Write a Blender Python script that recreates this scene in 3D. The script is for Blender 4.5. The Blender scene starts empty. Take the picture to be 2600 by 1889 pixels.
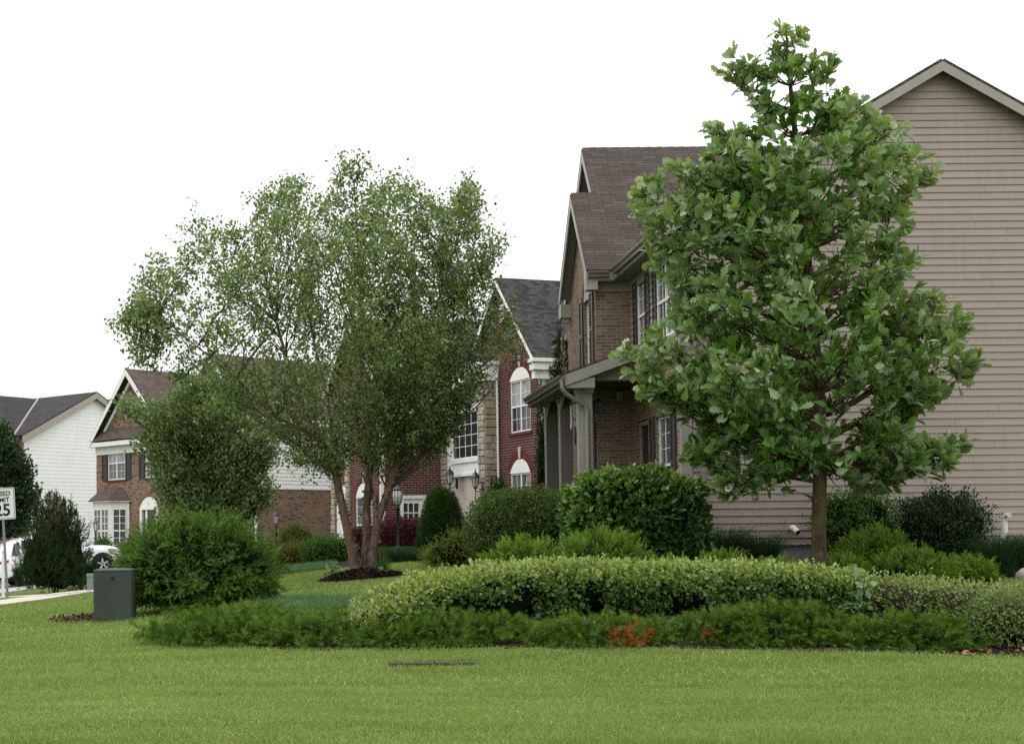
import bpy, math, random
import numpy as np
from mathutils import Vector, Matrix, noise as mnoise

random.seed(7)
RNG = np.random.default_rng(11)
SC = bpy.context.scene
COL = SC.collection
R = math.radians

# ------------------------------------------------------------------ camera
F, PX, PY, EYE = 3500.0, 810.0, 1202.0, 1.6          # focal length in photo pixels, principal point, eye height
CAMROT = (Matrix.Rotation(R(90 + 2.5), 3, 'X') @ Matrix.Rotation(R(-0.5), 3, 'Z'))
cd = bpy.data.cameras.new("camera")
cam = bpy.data.objects.new("camera", cd)
COL.objects.link(cam)
cam.matrix_world = Matrix.Translation((0, 0, EYE)) @ CAMROT.to_4x4()
cd.sensor_fit = 'HORIZONTAL'
cd.sensor_width = 36
cd.lens = 36 * F / 2600
cd.shift_x = (1300 - PX) / 2600
cd.shift_y = (PY - 944.5) / 2600
cd.clip_start = 0.1
cd.clip_end = 3000
SC.camera = cam

def at(px, py, Y):
    """world point seen at photo pixel (px,py) at depth Y"""
    d = CAMROT @ Vector(((px - PX) / F, (PY - py) / F, -1))
    s = Y / d.y
    return Vector((d.x * s, Y, EYE + d.z * s))
def AX(px, py, Y): return at(px, py, Y).x
def AZ(px, py, Y): return at(px, py, Y).z

# ------------------------------------------------------------------ tags
def tag(o, label=None, cat=None, group=None, kind=None):
    if label: o['label'] = label
    if cat: o['category'] = cat
    if group: o['group'] = group
    if kind: o['kind'] = kind
    return o
def thing(name, label, cat, loc=(0, 0, 0), rz=0, group=None):
    o = bpy.data.objects.new(name, None)
    o.empty_display_size = 0.2
    COL.objects.link(o)
    o.location = loc
    o.rotation_euler = (0, 0, rz)
    return tag(o, label, cat, group)
def copy_tree(o, parent=None):
    c = o.copy()
    COL.objects.link(c)
    if parent: c.parent = parent
    for ch in [x for x in bpy.data.objects if x.parent == o]:
        copy_tree(ch, c)
    return c

# ------------------------------------------------------------------ mesh builder
class MB:
    def __init__(s):
        s.v = []; s.f = []; s.sm = []
    def add(s, verts, faces, smooth=False):
        b = len(s.v)
        s.v += [tuple(p) for p in verts]
        for f in faces:
            s.f.append(tuple(i + b for i in f)); s.sm.append(smooth)
        return s
    def quad(s, a, b, c, d): return s.add([a, b, c, d], [(0, 1, 2, 3)])
    def poly(s, pts): return s.add(pts, [tuple(range(len(pts)))])
    def box(s, x0, x1, y0, y1, z0, z1):
        x0, x1 = min(x0, x1), max(x0, x1); y0, y1 = min(y0, y1), max(y0, y1); z0, z1 = min(z0, z1), max(z0, z1)
        return s.add([(x0,y0,z0),(x1,y0,z0),(x1,y1,z0),(x0,y1,z0),(x0,y0,z1),(x1,y0,z1),(x1,y1,z1),(x0,y1,z1)],
                     [(0,3,2,1),(4,5,6,7),(0,1,5,4),(1,2,6,5),(2,3,7,6),(3,0,4,7)])
    def fbox(s, fr, u0, u1, v0, v1, n0, n1):
        """box in a wall frame fr=(O,U,N): u along wall, v up, n outwards"""
        P = lambda u, v, n: fr[0] + fr[1] * u + fr[2] * n + Vector((0, 0, v))
        pts = [P(u0,v0,n0),P(u1,v0,n0),P(u1,v0,n1),P(u0,v0,n1),P(u0,v1,n0),P(u1,v1,n0),P(u1,v1,n1),P(u0,v1,n1)]
        return s.add(pts, [(0,3,2,1),(4,5,6,7),(0,1,5,4),(1,2,6,5),(2,3,7,6),(3,0,4,7)])
    def prism(s, pts, d):
        """extrude polygon pts (3d) by vector d"""
        n = len(pts); d = Vector(d)
        top = [Vector(p) + d for p in pts]
        fs = [tuple(range(n))[::-1], tuple(range(n, 2 * n))]
        fs += [(i, (i + 1) % n, n + (i + 1) % n, n + i) for i in range(n)]
        return s.add([Vector(p) for p in pts] + top, fs)
    def slab(s, a, b, c, d, t):
        a, b, c, d = map(Vector, (a, b, c, d))
        n = (b - a).cross(c - a).normalized()
        if n.z < 0: n = -n
        return s.prism([a, b, c, d], n * t)
    def tube(s, path, rads, seg=8, cap=True, smooth=True):
        path = [Vector(p) for p in path]
        if not hasattr(rads, '__len__'): rads = [rads] * len(path)
        vs, fs = [], []
        up = None
        for i, p in enumerate(path):
            t = (path[min(i + 1, len(path) - 1)] - path[max(i - 1, 0)]).normalized()
            if up is None:
                up = Vector((1, 0, 0)) if abs(t.x) < 0.9 else Vector((0, 1, 0))
            a = (up - t * up.dot(t)).normalized(); up = a
            b = t.cross(a)
            for k in range(seg):
                w = 2 * math.pi * k / seg
                vs.append(p + (a * math.cos(w) + b * math.sin(w)) * rads[i])
        for i in range(len(path) - 1):
            for k in range(seg):
                k2 = (k + 1) % seg
                fs.append((i*seg+k, i*seg+k2, (i+1)*seg+k2, (i+1)*seg+k))
        s.add(vs, fs, smooth)
        if cap:
            s.add(vs[:seg], [tuple(range(seg))[::-1]]); s.add(vs[-seg:], [tuple(range(seg))])
        return s
    def lathe(s, prof, c=(0, 0, 0), seg=16, smooth=True):
        vs, fs = [], []
        for r, z in prof:
            for k in range(seg):
                w = 2 * math.pi * k / seg
                vs.append((c[0] + r*math.cos(w), c[1] + r*math.sin(w), c[2] + z))
        for i in range(len(prof) - 1):
            for k in range(seg):
                k2 = (k + 1) % seg
                fs.append((i*seg+k, i*seg+k2, (i+1)*seg+k2, (i+1)*seg+k))
        return s.add(vs, fs, smooth)
    def build(s, name, mat, parent=None, bevel=0, label=None):
        me = bpy.data.meshes.new(name)
        me.from_pydata([tuple(v) for v in s.v], [], s.f)
        me.polygons.foreach_set('use_smooth', s.sm)
        uv = me.uv_layers.new(name='UVMap')
        Z = Vector((0, 0, 1))
        buf = []
        for p in me.polygons:
            n = p.normal
            if abs(n.z) > 0.97 or n.length < 0.5:
                for li in p.loop_indices:
                    c = me.vertices[me.loops[li].vertex_index].co; buf += [c.x, c.y]
            else:
                t = Z.cross(n).normalized(); b = n.cross(t)
                for li in p.loop_indices:
                    c = me.vertices[me.loops[li].vertex_index].co; buf += [c.dot(t), c.dot(b)]
        uv.data.foreach_set('uv', buf)
        me.materials.append(mat)
        o = bpy.data.objects.new(name, me)
        COL.objects.link(o)
        if parent: o.parent = parent
        if bevel:
            m = o.modifiers.new('b', 'BEVEL'); m.width = bevel; m.segments = 2; m.limit_method = 'ANGLE'
        if label: o['label'] = label
        return o

# ------------------------------------------------------------------ numpy cloud of leaves
class Cloud:
    def __init__(s): s.parts = []; s.nv = 0
    def raw(s, V, Fc, mi=0, tint=None):
        V = np.asarray(V, np.float32).reshape(-1, 3)
        if tint is None: tint = np.zeros(len(V), np.float32)
        s.parts.append((V, np.asarray(Fc, np.int64) + s.nv, mi, np.asarray(tint, np.float32)))
        s.nv += len(V)
    def leaves(s, P, D, N, S, T, Fc, mi=0, tint=None):
        """P positions, D direction of growth, N rough normal, S sizes, template T (k,3) with faces Fc"""
        P = np.asarray(P, float); n = len(P)
        if n == 0: return
        D = D / (np.linalg.norm(D, axis=1, keepdims=True) + 1e-9)
        B = np.cross(D, N); B /= (np.linalg.norm(B, axis=1, keepdims=True) + 1e-9)
        N2 = np.cross(B, D)
        S = np.broadcast_to(np.asarray(S, float), (n,))
        T = np.asarray(T, float)
        V = (P[:, None] + S[:, None, None] * (T[None, :, 0, None] * B[:, None] + T[None, :, 1, None] * D[:, None] + T[None, :, 2, None] * N2[:, None]))
        k = len(T)
        Fc = np.asarray(Fc, np.int64)
        Fa = (Fc[None] + (np.arange(n) * k)[:, None, None]).reshape(-1, Fc.shape[1])
        t = np.zeros(n) if tint is None else np.asarray(tint, float)
        s.raw(V.reshape(-1, 3), Fa, mi, np.repeat(t, k))
    def build(s, name, mats, parent=None, origin=(0, 0, 0), smooth=False, rz=0):
        V = np.concatenate([p[0] for p in s.parts]) - np.asarray(origin, np.float32)
        nl = sum(p[1].size for p in s.parts); nf = sum(len(p[1]) for p in s.parts)
        me = bpy.data.meshes.new(name)
        me.vertices.add(len(V)); me.vertices.foreach_set('co', V.astype(np.float32).ravel())
        me.loops.add(nl); me.loops.foreach_set('vertex_index', np.concatenate([p[1].ravel() for p in s.parts]).astype(np.int32))
        tot = np.concatenate([np.full(len(p[1]), p[1].shape[1]) for p in s.parts]).astype(np.int32)
        st = np.concatenate([[0], np.cumsum(tot)[:-1]]).astype(np.int32)
        me.polygons.add(nf); me.polygons.foreach_set('loop_start', st); me.polygons.foreach_set('loop_total', tot)
        me.polygons.foreach_set('material_index', np.concatenate([np.full(len(p[1]), p[2]) for p in s.parts]).astype(np.int32))
        if smooth: me.polygons.foreach_set('use_smooth', np.ones(nf, bool))
        a = me.attributes.new('tint', 'FLOAT', 'POINT')
        a.data.foreach_set('value', np.concatenate([p[3] for p in s.parts]))
        for m in mats: me.materials.append(m)
        me.update()
        me.validate()
        o = bpy.data.objects.new(name, me)
        COL.objects.link(o)
        if parent: o.parent = parent
        return o

# leaf templates -----------------------------------------------------
OVATE_T = [(0,0,0),(.26,.3,.04),(.27,.6,.05),(0,1,-.05),(-.27,.6,.05),(-.26,.3,.04),(0,.48,-.06)]
OVATE_F = [(6,0,1),(6,1,2),(6,2,3),(6,3,4),(6,4,5),(6,5,0)]
ROUND_T = [(0,0,0),(.34,.35,.05),(.36,.72,.06),(0,1,-.02),(-.36,.72,.06),(-.34,.35,.05),(0,.55,-.06)]
DIAM_T = [(0,0,0),(.36,.42,.07),(0,1,-.05),(-.36,.42,.07)]
DIAM_F = [(0,1,2),(0,2,3)]
BLADE_T = [(-.5,0,0),(.5,0,0),(.38,.55,.0),(-.38,.55,.0),(0,1,.0)]
def oak_template():
    ys = [.05,.20,.22,.36,.38,.54,.56,.72,.75,.88]
    ws = [.02,.12,.06,.23,.12,.32,.17,.25,.12,.11]
    T = [(0,0,0)]; Fc = []
    for y, w in zip(ys, ws):
        bend = -.16 * y * y
        T += [(0, y, bend - .03), (w, y + w * .42, bend + .05 * w / .3), (-w, y + w * .42, bend + .05 * w / .3)]
    T.append((0, 1, -.17))
    n = len(ys)
    for i in range(n - 1):
        a, b = 1 + 3 * i, 1 + 3 * (i + 1)
        Fc += [(a, a + 1, b + 1, b), (a + 2, a, b, b + 2)]
    return T, Fc
OAK_T, OAK_F = oak_template()
def spray_template(n=5, w=.055, L=.34):
    """a flat feathery conifer spray"""
    T = [(-w * .6, 0, 0), (w * .6, 0, 0), (0, 1, -.05)]; Fc = [(0, 1, 2)]
    for i in range(n):
        y = .1 + .75 * i / n
        for sgn in (-1, 1):
            b = len(T); l = L * (1 - .5 * i / n)
            T += [(0, y - w, 0), (0, y + w, 0), (sgn * l * .75, y + l * .8, .08)]
            Fc.append((b, b + 1, b + 2))
    return T, Fc
SPRAY_T, SPRAY_F = spray_template()
TUFT_T = []; TUFT_F = []
for i in range(7):
    a = (i - 3) * .26; b = len(TUFT_T)
    TUFT_T += [(-.03 + .02 * (i - 3), 0, 0), (.03 + .02 * (i - 3), 0, 0), (math.sin(a) * .9, math.cos(a) * (1 - .07 * abs(i - 3)), .12 * ((i % 2) * 2 - 1))]
    TUFT_F.append((b, b + 1, b + 2))

def unit(v): return v / (np.linalg.norm(v, axis=-1, keepdims=True) + 1e-9)
def rnd(n, s=1.0): return RNG.normal(0, s, (n, 3))
def in_poly(x, y, poly):
    poly = np.asarray(poly, float); c = np.zeros(len(x), bool); j = len(poly) - 1
    for i in range(len(poly)):
        xi, yi = poly[i]; xj, yj = poly[j]
        m = ((yi > y) != (yj > y)) & (x < (xj - xi) * (y - yi) / (yj - yi + 1e-12) + xi)
        c ^= m; j = i
    return c
def nz(p, sc, off=0.0): return mnoise.noise(Vector((p[0] * sc + off, p[1] * sc + off * .7, p[2] * sc - off)))
def nzv(P, sc, off=0.0): return np.array([nz(p, sc, off) for p in P])
# ------------------------------------------------------------------ materials
class NT:
    def __init__(s, name):
        s.m = bpy.data.materials.new(name); s.m.use_nodes = True
        s.t = s.m.node_tree; s.t.nodes.clear()
        s.out = s.n('ShaderNodeOutputMaterial')
    def n(s, typ, **kw):
        x = s.t.nodes.new(typ)
        for k, v in kw.items():
            if k in x.inputs: x.inputs[k].default_value = v
            else: setattr(x, k, v)
        return x
    def l(s, a, b): s.t.links.new(a, b)
    def mix(s, fac, a, b, blend='MIX'):
        x = s.n('ShaderNodeMix', data_type='RGBA', blend_type=blend)
        for sock, val in ((x.inputs[0], fac), (x.inputs[6], a), (x.inputs[7], b)):
            if hasattr(val, 'is_output'): s.l(val, sock)
            elif isinstance(val, (int, float)): sock.default_value = val
            else: sock.default_value = tuple(val) + (1,) if len(val) == 3 else val
        return x.outputs[2]
    def noise(s, vec, scale, detail=3, rough=.55):
        x = s.n('ShaderNodeTexNoise', Scale=scale, Detail=detail, Roughness=rough)
        if vec is not None: s.l(vec, x.inputs['Vector'])
        return x.outputs['Fac']
    def ramp(s, fac, stops):
        x = s.n('ShaderNodeValToRGB'); s.l(fac, x.inputs[0]); e = x.color_ramp.elements
        while len(e) < len(stops): e.new(.5)
        for el, (p, c) in zip(e, stops): el.position = p; el.color = tuple(c) + (1,) if len(c) == 3 else c
        return x.outputs[0]
    def math(s, op, a, b=None):
        x = s.n('ShaderNodeMath', operation=op)
        for sock, v in zip(x.inputs, (a, b)):
            if v is None: continue
            if hasattr(v, 'is_output'): s.l(v, sock)
            else: sock.default_value = v
        return x.outputs[0]
    def bsdf(s, col, rough=.6, spec=.3, metal=0, bump=None, bstr=.3, bdist=.02):
        b = s.n('ShaderNodeBsdfPrincipled')
        for sock, v in ((b.inputs['Base Color'], col), (b.inputs['Roughness'], rough)):
            if hasattr(v, 'is_output'): s.l(v, sock)
            else: sock.default_value = (tuple(v) + (1,)) if hasattr(v, '__len__') else v
        b.inputs['Specular IOR Level'].default_value = spec
        b.inputs['Metallic'].default_value = metal
        if bump is not None:
            x = s.n('ShaderNodeBump', Strength=bstr, Distance=bdist); s.l(bump, x.inputs['Height']); s.l(x.outputs[0], b.inputs['Normal'])
        return b
    def done(s, b):
        s.l(b.outputs[0], s.out.inputs[0]); return s.m

def m_paint(name, c, rough=.55, var=.12, spec=.3, scale=3.0, bump=0.0, streak=True):
    t = NT(name); g = t.n('ShaderNodeTexCoord')
    f = t.noise(g.outputs['Object'], scale, 5)
    if streak:
        mp = t.n('ShaderNodeMapping'); mp.inputs['Scale'].default_value = (4, 4, .35); t.l(g.outputs['Object'], mp.inputs[0])
        f = t.math('MULTIPLY', t.math('ADD', f, t.noise(mp.outputs[0], 2.2, 4)), .5)
    d = tuple(x * (1 - 2 * var) for x in c); e = tuple(min(1, x * (1 + var)) for x in c)
    col = t.ramp(f, [(.3, d), (.5, c), (.7, e)])
    fine = t.noise(g.outputs['Object'], 90, 2)
    return t.done(t.bsdf(col, rough, spec, bump=fine if bump else None, bstr=bump, bdist=.004))

def m_brick(name, c1, c2, mortar, bw=.203, bh=.0675, ms=.011, dark=.0, darkc=(.05, .03, .03)):
    t = NT(name); u = t.n('ShaderNodeUVMap')
    br = t.n('ShaderNodeTexBrick', offset=.5); t.l(u.outputs[0], br.inputs['Vector'])
    for k, v in (('Scale', 1), ('Mortar Size', ms / 2), ('Brick Width', bw), ('Row Height', bh), ('Mortar Smooth', .2), ('Bias', 0)): br.inputs[k].default_value = v
    br.inputs['Color1'].default_value = (0, 0, 0, 1); br.inputs['Color2'].default_value = (1, 1, 1, 1); br.inputs['Mortar'].default_value = (.5, .5, .5, 1)
    stops = [(0, c1), (.75, c2), (1, tuple(x * 1.15 for x in c2))]
    if dark: stops = [(0, darkc), (dark, darkc), (dark + .02, c1), (.8, c2), (1, tuple(x * 1.15 for x in c2))]
    bc = t.ramp(br.outputs['Color'], stops)
    n1 = t.noise(u.outputs[0], 40, 4); bc = t.mix(t.math('MULTIPLY', n1, .45), bc, tuple(x * .55 for x in c1))
    big = t.noise(u.outputs[0], .7, 4); mo = t.mix(big, mortar, tuple(x * .7 for x in mortar))
    col = t.mix(br.outputs['Fac'], bc, mo)
    col = t.mix(t.math('MULTIPLY', big, .35), col, tuple(x * .6 for x in c1))
    h = t.math('SUBTRACT', t.math('MULTIPLY', n1, .3), br.outputs['Fac'])
    return t.done(t.bsdf(col, .9, .1, bump=h, bstr=.6, bdist=.008))

def m_shingle(name, c1, c2, gap, w=.32, h=.14, lip=.25):
    t = NT(name); u = t.n('ShaderNodeUVMap')
    br = t.n('ShaderNodeTexBrick', offset=.37, offset_frequency=2); t.l(u.outputs[0], br.inputs['Vector'])
    for k, v in (('Scale', 1), ('Mortar Size', .006), ('Brick Width', w), ('Row Height', h), ('Mortar Smooth', .1)): br.inputs[k].default_value = v
    br.inputs['Color1'].default_value = (0, 0, 0, 1); br.inputs['Color2'].default_value = (1, 1, 1, 1)
    bc = t.ramp(br.outputs['Color'], [(0, c1), (.6, c2), (1, tuple(x * 1.25 for x in c2))])
    n1 = t.noise(u.outputs[0], 120, 2); bc = t.mix(t.math('MULTIPLY', n1, .5), bc, tuple(x * .55 for x in c1))
    big = t.noise(u.outputs[0], .5, 5); bc = t.mix(t.math('MULTIPLY', big, .5), bc, tuple(x * .7 for x in c1))
    col = t.mix(br.outputs['Fac'], bc, gap)
    hh = t.math('SUBTRACT', t.math('MULTIPLY', n1, .3), br.outputs['Fac'])
    return t.done(t.bsdf(col, .92, .1, bump=hh, bstr=.7, bdist=.01))

def m_leaf(name, dark, light, under=None, new=None, rough=.45, spec=.35, trans=.35, big=.6, ri=.7):
    """foliage: colour varies leaf by leaf and clump by clump; paler undersides; young growth through the 'tint' attribute"""
    t = NT(name); g = t.n('ShaderNodeNewGeometry'); tc = t.n('ShaderNodeTexCoord')
    cl = t.noise(tc.outputs['Object'], big, 3)
    f = t.math('ADD', t.math('MULTIPLY', g.outputs['Random Per Island'], ri), t.math('MULTIPLY', cl, .5))
    if ri < .5:
        mp = t.n('ShaderNodeMapping'); mp.inputs['Scale'].default_value = (.5, 2.2, 1); t.l(tc.outputs['Object'], mp.inputs[0])
        f = t.math('ADD', f, t.math('MULTIPLY', t.math('SUBTRACT', t.noise(mp.outputs[0], .9, 4), .3), 1.35))
    mid = tuple((a + b) / 2 for a, b in zip(dark, light))
    col = t.ramp(f, [(.12, dark), (.55, mid), (.98, light)])
    if new:
        a = t.n('ShaderNodeAttribute', attribute_name='tint')
        col = t.mix(a.outputs['Fac'], col, new)
    if under: col = t.mix(g.outputs['Backfacing'], col, under)
    b = t.bsdf(col, rough, spec)
    tr = t.n('ShaderNodeBsdfTranslucent')
    tcol = t.mix(1.0, col, (1.4, 1.38, .5), 'MULTIPLY'); t.l(tcol, tr.inputs[0])
    mx = t.n('ShaderNodeMixShader'); mx.inputs[0].default_value = trans
    t.l(b.outputs[0], mx.inputs[1]); t.l(tr.outputs[0], mx.inputs[2])
    return t.done(mx)

def m_core(name, c):  # very dark fill: shade inside the foliage put into its colour
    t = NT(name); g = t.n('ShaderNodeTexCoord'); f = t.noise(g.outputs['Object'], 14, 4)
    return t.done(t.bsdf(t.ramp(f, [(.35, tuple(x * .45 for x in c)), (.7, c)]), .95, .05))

def m_bark(name, c1, c2, c3=None, scale=9, patch=0):
    t = NT(name); g = t.n('ShaderNodeTexCoord')
    mp = t.n('ShaderNodeMapping'); mp.inputs['Scale'].default_value = (1, 1, .28); t.l(g.outputs['Object'], mp.inputs[0])
    f = t.noise(mp.outputs[0], scale * 2.2, 6, .65); f2 = t.noise(g.outputs['Object'], scale * .35, 4)
    col = t.ramp(f, [(.32, tuple(x * .4 for x in c1)), (.5, c1), (.68, c2)])
    if c3: col = t.mix(t.ramp(f2, [(.45, (0, 0, 0)), (.62, (1, 1, 1))]), col, c3)
    return t.done(t.bsdf(col, .9, .15, bump=f, bstr=.9, bdist=.03))

def m_glass(name, c, rough=.04, curtain=False):
    t = NT(name); g = t.n('ShaderNodeTexCoord')
    mp = t.n('ShaderNodeMapping'); mp.inputs['Scale'].default_value = (9, 9, .6); t.l(g.outputs['Object'], mp.inputs[0])
    f = t.noise(mp.outputs[0], 1.6, 3); f2 = t.noise(g.outputs['Object'], 1.3, 3)
    col = t.ramp(f if curtain else f2, [(.3, tuple(x * .5 for x in c)), (.7, tuple(min(1, x * 1.35) for x in c))])
    return t.done(t.bsdf(col, rough, .5, bump=f2, bstr=.03, bdist=.05))

def m_ground():
    t = NT('lawn'); g = t.n('ShaderNodeTexCoord')
    f = t.noise(g.outputs['Object'], .35, 5, .6); f2 = t.noise(g.outputs['Object'], 9, 5, .7); f3 = t.noise(g.outputs['Object'], 60, 4, .7)
    col = t.ramp(f, [(.3, (.062, .098, .02)), (.52, (.098, .14, .032)), (.72, (.15, .178, .058))])
    col = t.mix(t.math('MULTIPLY', f2, .55), col, (.065, .10, .02))
    col = t.mix(t.ramp(f3, [(.35, (0, 0, 0)), (.75, (.75, .75, .75))]), col, (.13, .17, .05))
    h = t.math('ADD', t.math('MULTIPLY', f3, .6), f2)
    return t.done(t.bsdf(col, .95, .05, bump=h, bstr=.8, bdist=.05))

def m_grain(name, stops, s1=6, s2=70, bump=.8, dist=.03, rough=.95):
    t = NT(name); g = t.n('ShaderNodeTexCoord')
    f = t.noise(g.outputs['Object'], s1, 5, .6); f2 = t.noise(g.outputs['Object'], s2, 4, .7)
    k = t.math('ADD', t.math('MULTIPLY', f, .45), t.math('MULTIPLY', f2, .55))
    return t.done(t.bsdf(t.ramp(k, stops), rough, .1, bump=k, bstr=bump, bdist=dist))

def m_islands(name, cols, rough=.9, bump=.6, scale=25):
    t = NT(name); g = t.n('ShaderNodeNewGeometry'); tc = t.n('ShaderNodeTexCoord')
    n = len(cols)
    c = t.ramp(g.outputs['Random Per Island'], [((i + .5) / n, c) for i, c in enumerate(cols)])
    f = t.noise(tc.outputs['Object'], scale, 5, .65)
    col = t.mix(t.math('MULTIPLY', f, .6), c, tuple(x * .5 for x in cols[0]))
    return t.done(t.bsdf(col, rough, .12, bump=f, bstr=bump, bdist=.02))

M = {}
def m_siding(name, c):
    t = NT(name); g = t.n('ShaderNodeTexCoord'); gi = t.n('ShaderNodeNewGeometry')
    mp = t.n('ShaderNodeMapping'); mp.inputs['Scale'].default_value = (5, 5, .3); t.l(g.outputs['Object'], mp.inputs[0])
    f = t.math('ADD', t.math('MULTIPLY', t.noise(mp.outputs[0], 1.6, 5), .5), t.math('MULTIPLY', t.noise(g.outputs['Object'], .6, 5), .5))
    col = t.ramp(f, [(.3, tuple(x * .86 for x in c)), (.5, c), (.72, tuple(x * 1.06 for x in c))])
    col = t.mix(t.math('MULTIPLY', gi.outputs['Random Per Island'], .5), col, tuple(x * .88 for x in c))
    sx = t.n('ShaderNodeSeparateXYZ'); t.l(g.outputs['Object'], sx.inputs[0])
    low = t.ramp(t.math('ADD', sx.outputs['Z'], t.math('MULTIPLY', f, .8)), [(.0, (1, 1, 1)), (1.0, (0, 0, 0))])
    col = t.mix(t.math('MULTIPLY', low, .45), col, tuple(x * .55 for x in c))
    return t.done(t.bsdf(col, .5, .25, bump=t.noise(g.outputs['Object'], 3, 3), bstr=.12, bdist=.02))
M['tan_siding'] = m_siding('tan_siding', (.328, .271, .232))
M['tan_siding_old'] = m_paint('tan_siding', (.335, .276, .236), .5, .07, .25, 1.2, .06)
M['white_siding'] = m_paint('white_siding', (.80, .79, .785), .5, .05, .25, 1.2)
M['grey_siding'] = m_paint('grey_siding', (.50, .48, .45), .5, .05, .25, 1.2)
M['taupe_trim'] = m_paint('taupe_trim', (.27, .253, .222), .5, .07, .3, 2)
M['taupe_shaded'] = m_paint('taupe_shaded', (.115, .102, .086), .55, .07, .3, 2)  # porch and eave shade put into a darker copy of the trim colour
M['rake_trim'] = m_paint('rake_trim', (.30, .278, .242), .5, .07, .3, 2)
M['gutter_brown'] = m_paint('gutter_brown', (.14, .125, .108), .42, .1, .4, 2)
M['downspout'] = m_paint('downspout', (.215, .20, .18), .45, .08, .4, 2)
M['soffit'] = m_paint('soffit', (.20, .185, .16), .6, .05, .2, 2)
M['dark_porch_floor'] = m_paint('dark_porch_floor', (.09, .08, .07), .7, .15, .2, 6)  # floor colour darkened to cut light bounced into the porch
M['porch_ceiling'] = m_paint('porch_ceiling', (.06, .053, .046), .7, .08, .2, 2)  # shade of the porch recess put into the ceiling colour
M['white_trim'] = m_paint('white_trim', (.74, .73, .70), .45, .05, .35, 2)
M['tan_rake'] = m_paint('tan_rake', (.36, .30, .26), .5, .05, .3, 2)
M['vinyl_white'] = m_paint('vinyl_white', (.78, .78, .77), .35, .03, .4, 2, streak=False)
M['tan_brick'] = m_brick('tan_brick', (.16, .103, .070), (.29, .205, .145), (.40, .34, .265), ms=.015)
M['red_brick'] = m_brick('red_brick', (.075, .024, .021), (.12, .04, .033), (.35, .27, .24), bw=.235, bh=.085, ms=.017)
M['brown_brick'] = m_brick('brown_brick', (.205, .125, .092), (.30, .195, .145), (.30, .23, .19), dark=.12, darkc=(.075, .05, .045))
M['soldier_red'] = m_islands('soldier_red', [(.11, .03, .026), (.14, .04, .033), (.17, .05, .04)])
M['soldier_tan'] = m_islands('soldier_tan', [(.2, .13, .08), (.26, .17, .105), (.3, .2, .13)])
M['stone'] = m_islands('stone', [(.36, .30, .225), (.45, .385, .30), (.30, .255, .20), (.50, .44, .35), (.40, .36, .30)], scale=14)
M['stone_mortar'] = m_grain('stone_mortar', [(.3, (.12, .10, .085)), (.7, (.2, .175, .15))])
M['keystone'] = m_paint('keystone', (.48, .42, .34), .8, .08, .15, 4)
M['brown_roof'] = m_shingle('brown_roof', (.078, .062, .053), (.112, .09, .076), (.03, .024, .021), w=.30, h=.09)
M['brown_roof_far'] = m_shingle('brown_roof_far', (.095, .07, .06), (.125, .095, .08), (.05, .038, .034), w=.3, h=.14)
M['grey_roof'] = m_shingle('grey_roof', (.032, .031, .031), (.085, .081, .078), (.018, .018, .018), w=.19, h=.115)
M['dark_roof'] = m_shingle('dark_roof', (.04, .038, .038), (.062, .058, .057), (.028, .027, .027), w=.3, h=.14)
M['shutter'] = m_paint('shutter', (.045, .043, .043), .45, .08, .35, 3, streak=False)
M['shutter_far'] = m_paint('shutter_far', (.022, .02, .026), .45, .08, .35, 3, streak=False)
M['glass'] = m_glass('glass', (.022, .025, .03))
M['glass_curtain'] = m_glass('glass_curtain', (.30, .31, .31), .08, True)
M['glass_dim'] = m_glass('glass_dim', (.10, .105, .11), .06, True)
M['dark_door'] = m_paint('dark_door', (.03, .018, .016), .4, .1, .4, 3, streak=False)
M['concrete'] = m_grain('concrete', [(.3, (.30, .285, .26)), (.7, (.43, .41, .38))], 2, 60, .3, .01)
M['sidewalk'] = m_grain('sidewalk', [(.3, (.36, .33, .285)), (.7, (.50, .46, .40))], 2, 60, .3, .01)
M['foundation'] = m_grain('foundation', [(.3, (.21, .20, .19)), (.7, (.31, .30, .28))], 1.5, 60, .3, .01)
M['asphalt'] = m_grain('asphalt', [(.3, (.04, .04, .042)), (.7, (.07, .07, .07))], 2, 90, .5, .01)
M['mulch'] = m_grain('mulch', [(.3, (.010, .007, .006)), (.5, (.028, .018, .014)), (.72, (.075, .05, .038))], 12, 45, 1, .06)
M['mulch_chip'] = m_islands('mulch_chip', [(.012, .008, .007), (.03, .019, .015), (.055, .036, .028), (.02, .013, .011)], bump=.2)
M['red_mulch'] = m_islands('red_mulch', [(.075, .045, .03), (.115, .072, .05), (.05, .03, .02), (.15, .10, .07)], bump=.2)
M['black_metal'] = m_paint('black_metal', (.014, .014, .015), .4, .15, .5, 8, streak=False)
M['bronze'] = m_paint('bronze', (.09, .05, .035), .45, .15, .5, 8, streak=False)
M['steel'] = m_paint('steel', (.20, .21, .20), .45, .15, .5, 6)
M['lamp_glass'] = m_paint('lamp_glass', (.42, .42, .40), .12, .1, .5, 6, streak=False)
M['lamp_glass_dark'] = m_paint('lamp_glass_dark', (.035, .035, .035), .12, .1, .5, 6, streak=False)
M['box_green'] = m_paint('box_green', (.040, .053, .040), .6, .14, .25, 2.5, .1)
M['sign_white'] = m_paint('sign_white', (.66, .69, .66), .4, .04, .3, 2, streak=False)
M['sign_black'] = m_paint('sign_black', (.012, .012, .013), .5, .02, .3, 2, streak=False)
M['car_white'] = m_paint('car_white', (.78, .79, .80), .18, .02, .6, 1, streak=False)
M['car_glass'] = m_glass('car_glass', (.04, .055, .05))
M['tyre'] = m_paint('tyre', (.012, .012, .012), .8, .1, .2, 8, streak=False)
M['alloy'] = m_paint('alloy', (.40, .40, .41), .3, .08, .6, 8, streak=False)
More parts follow.
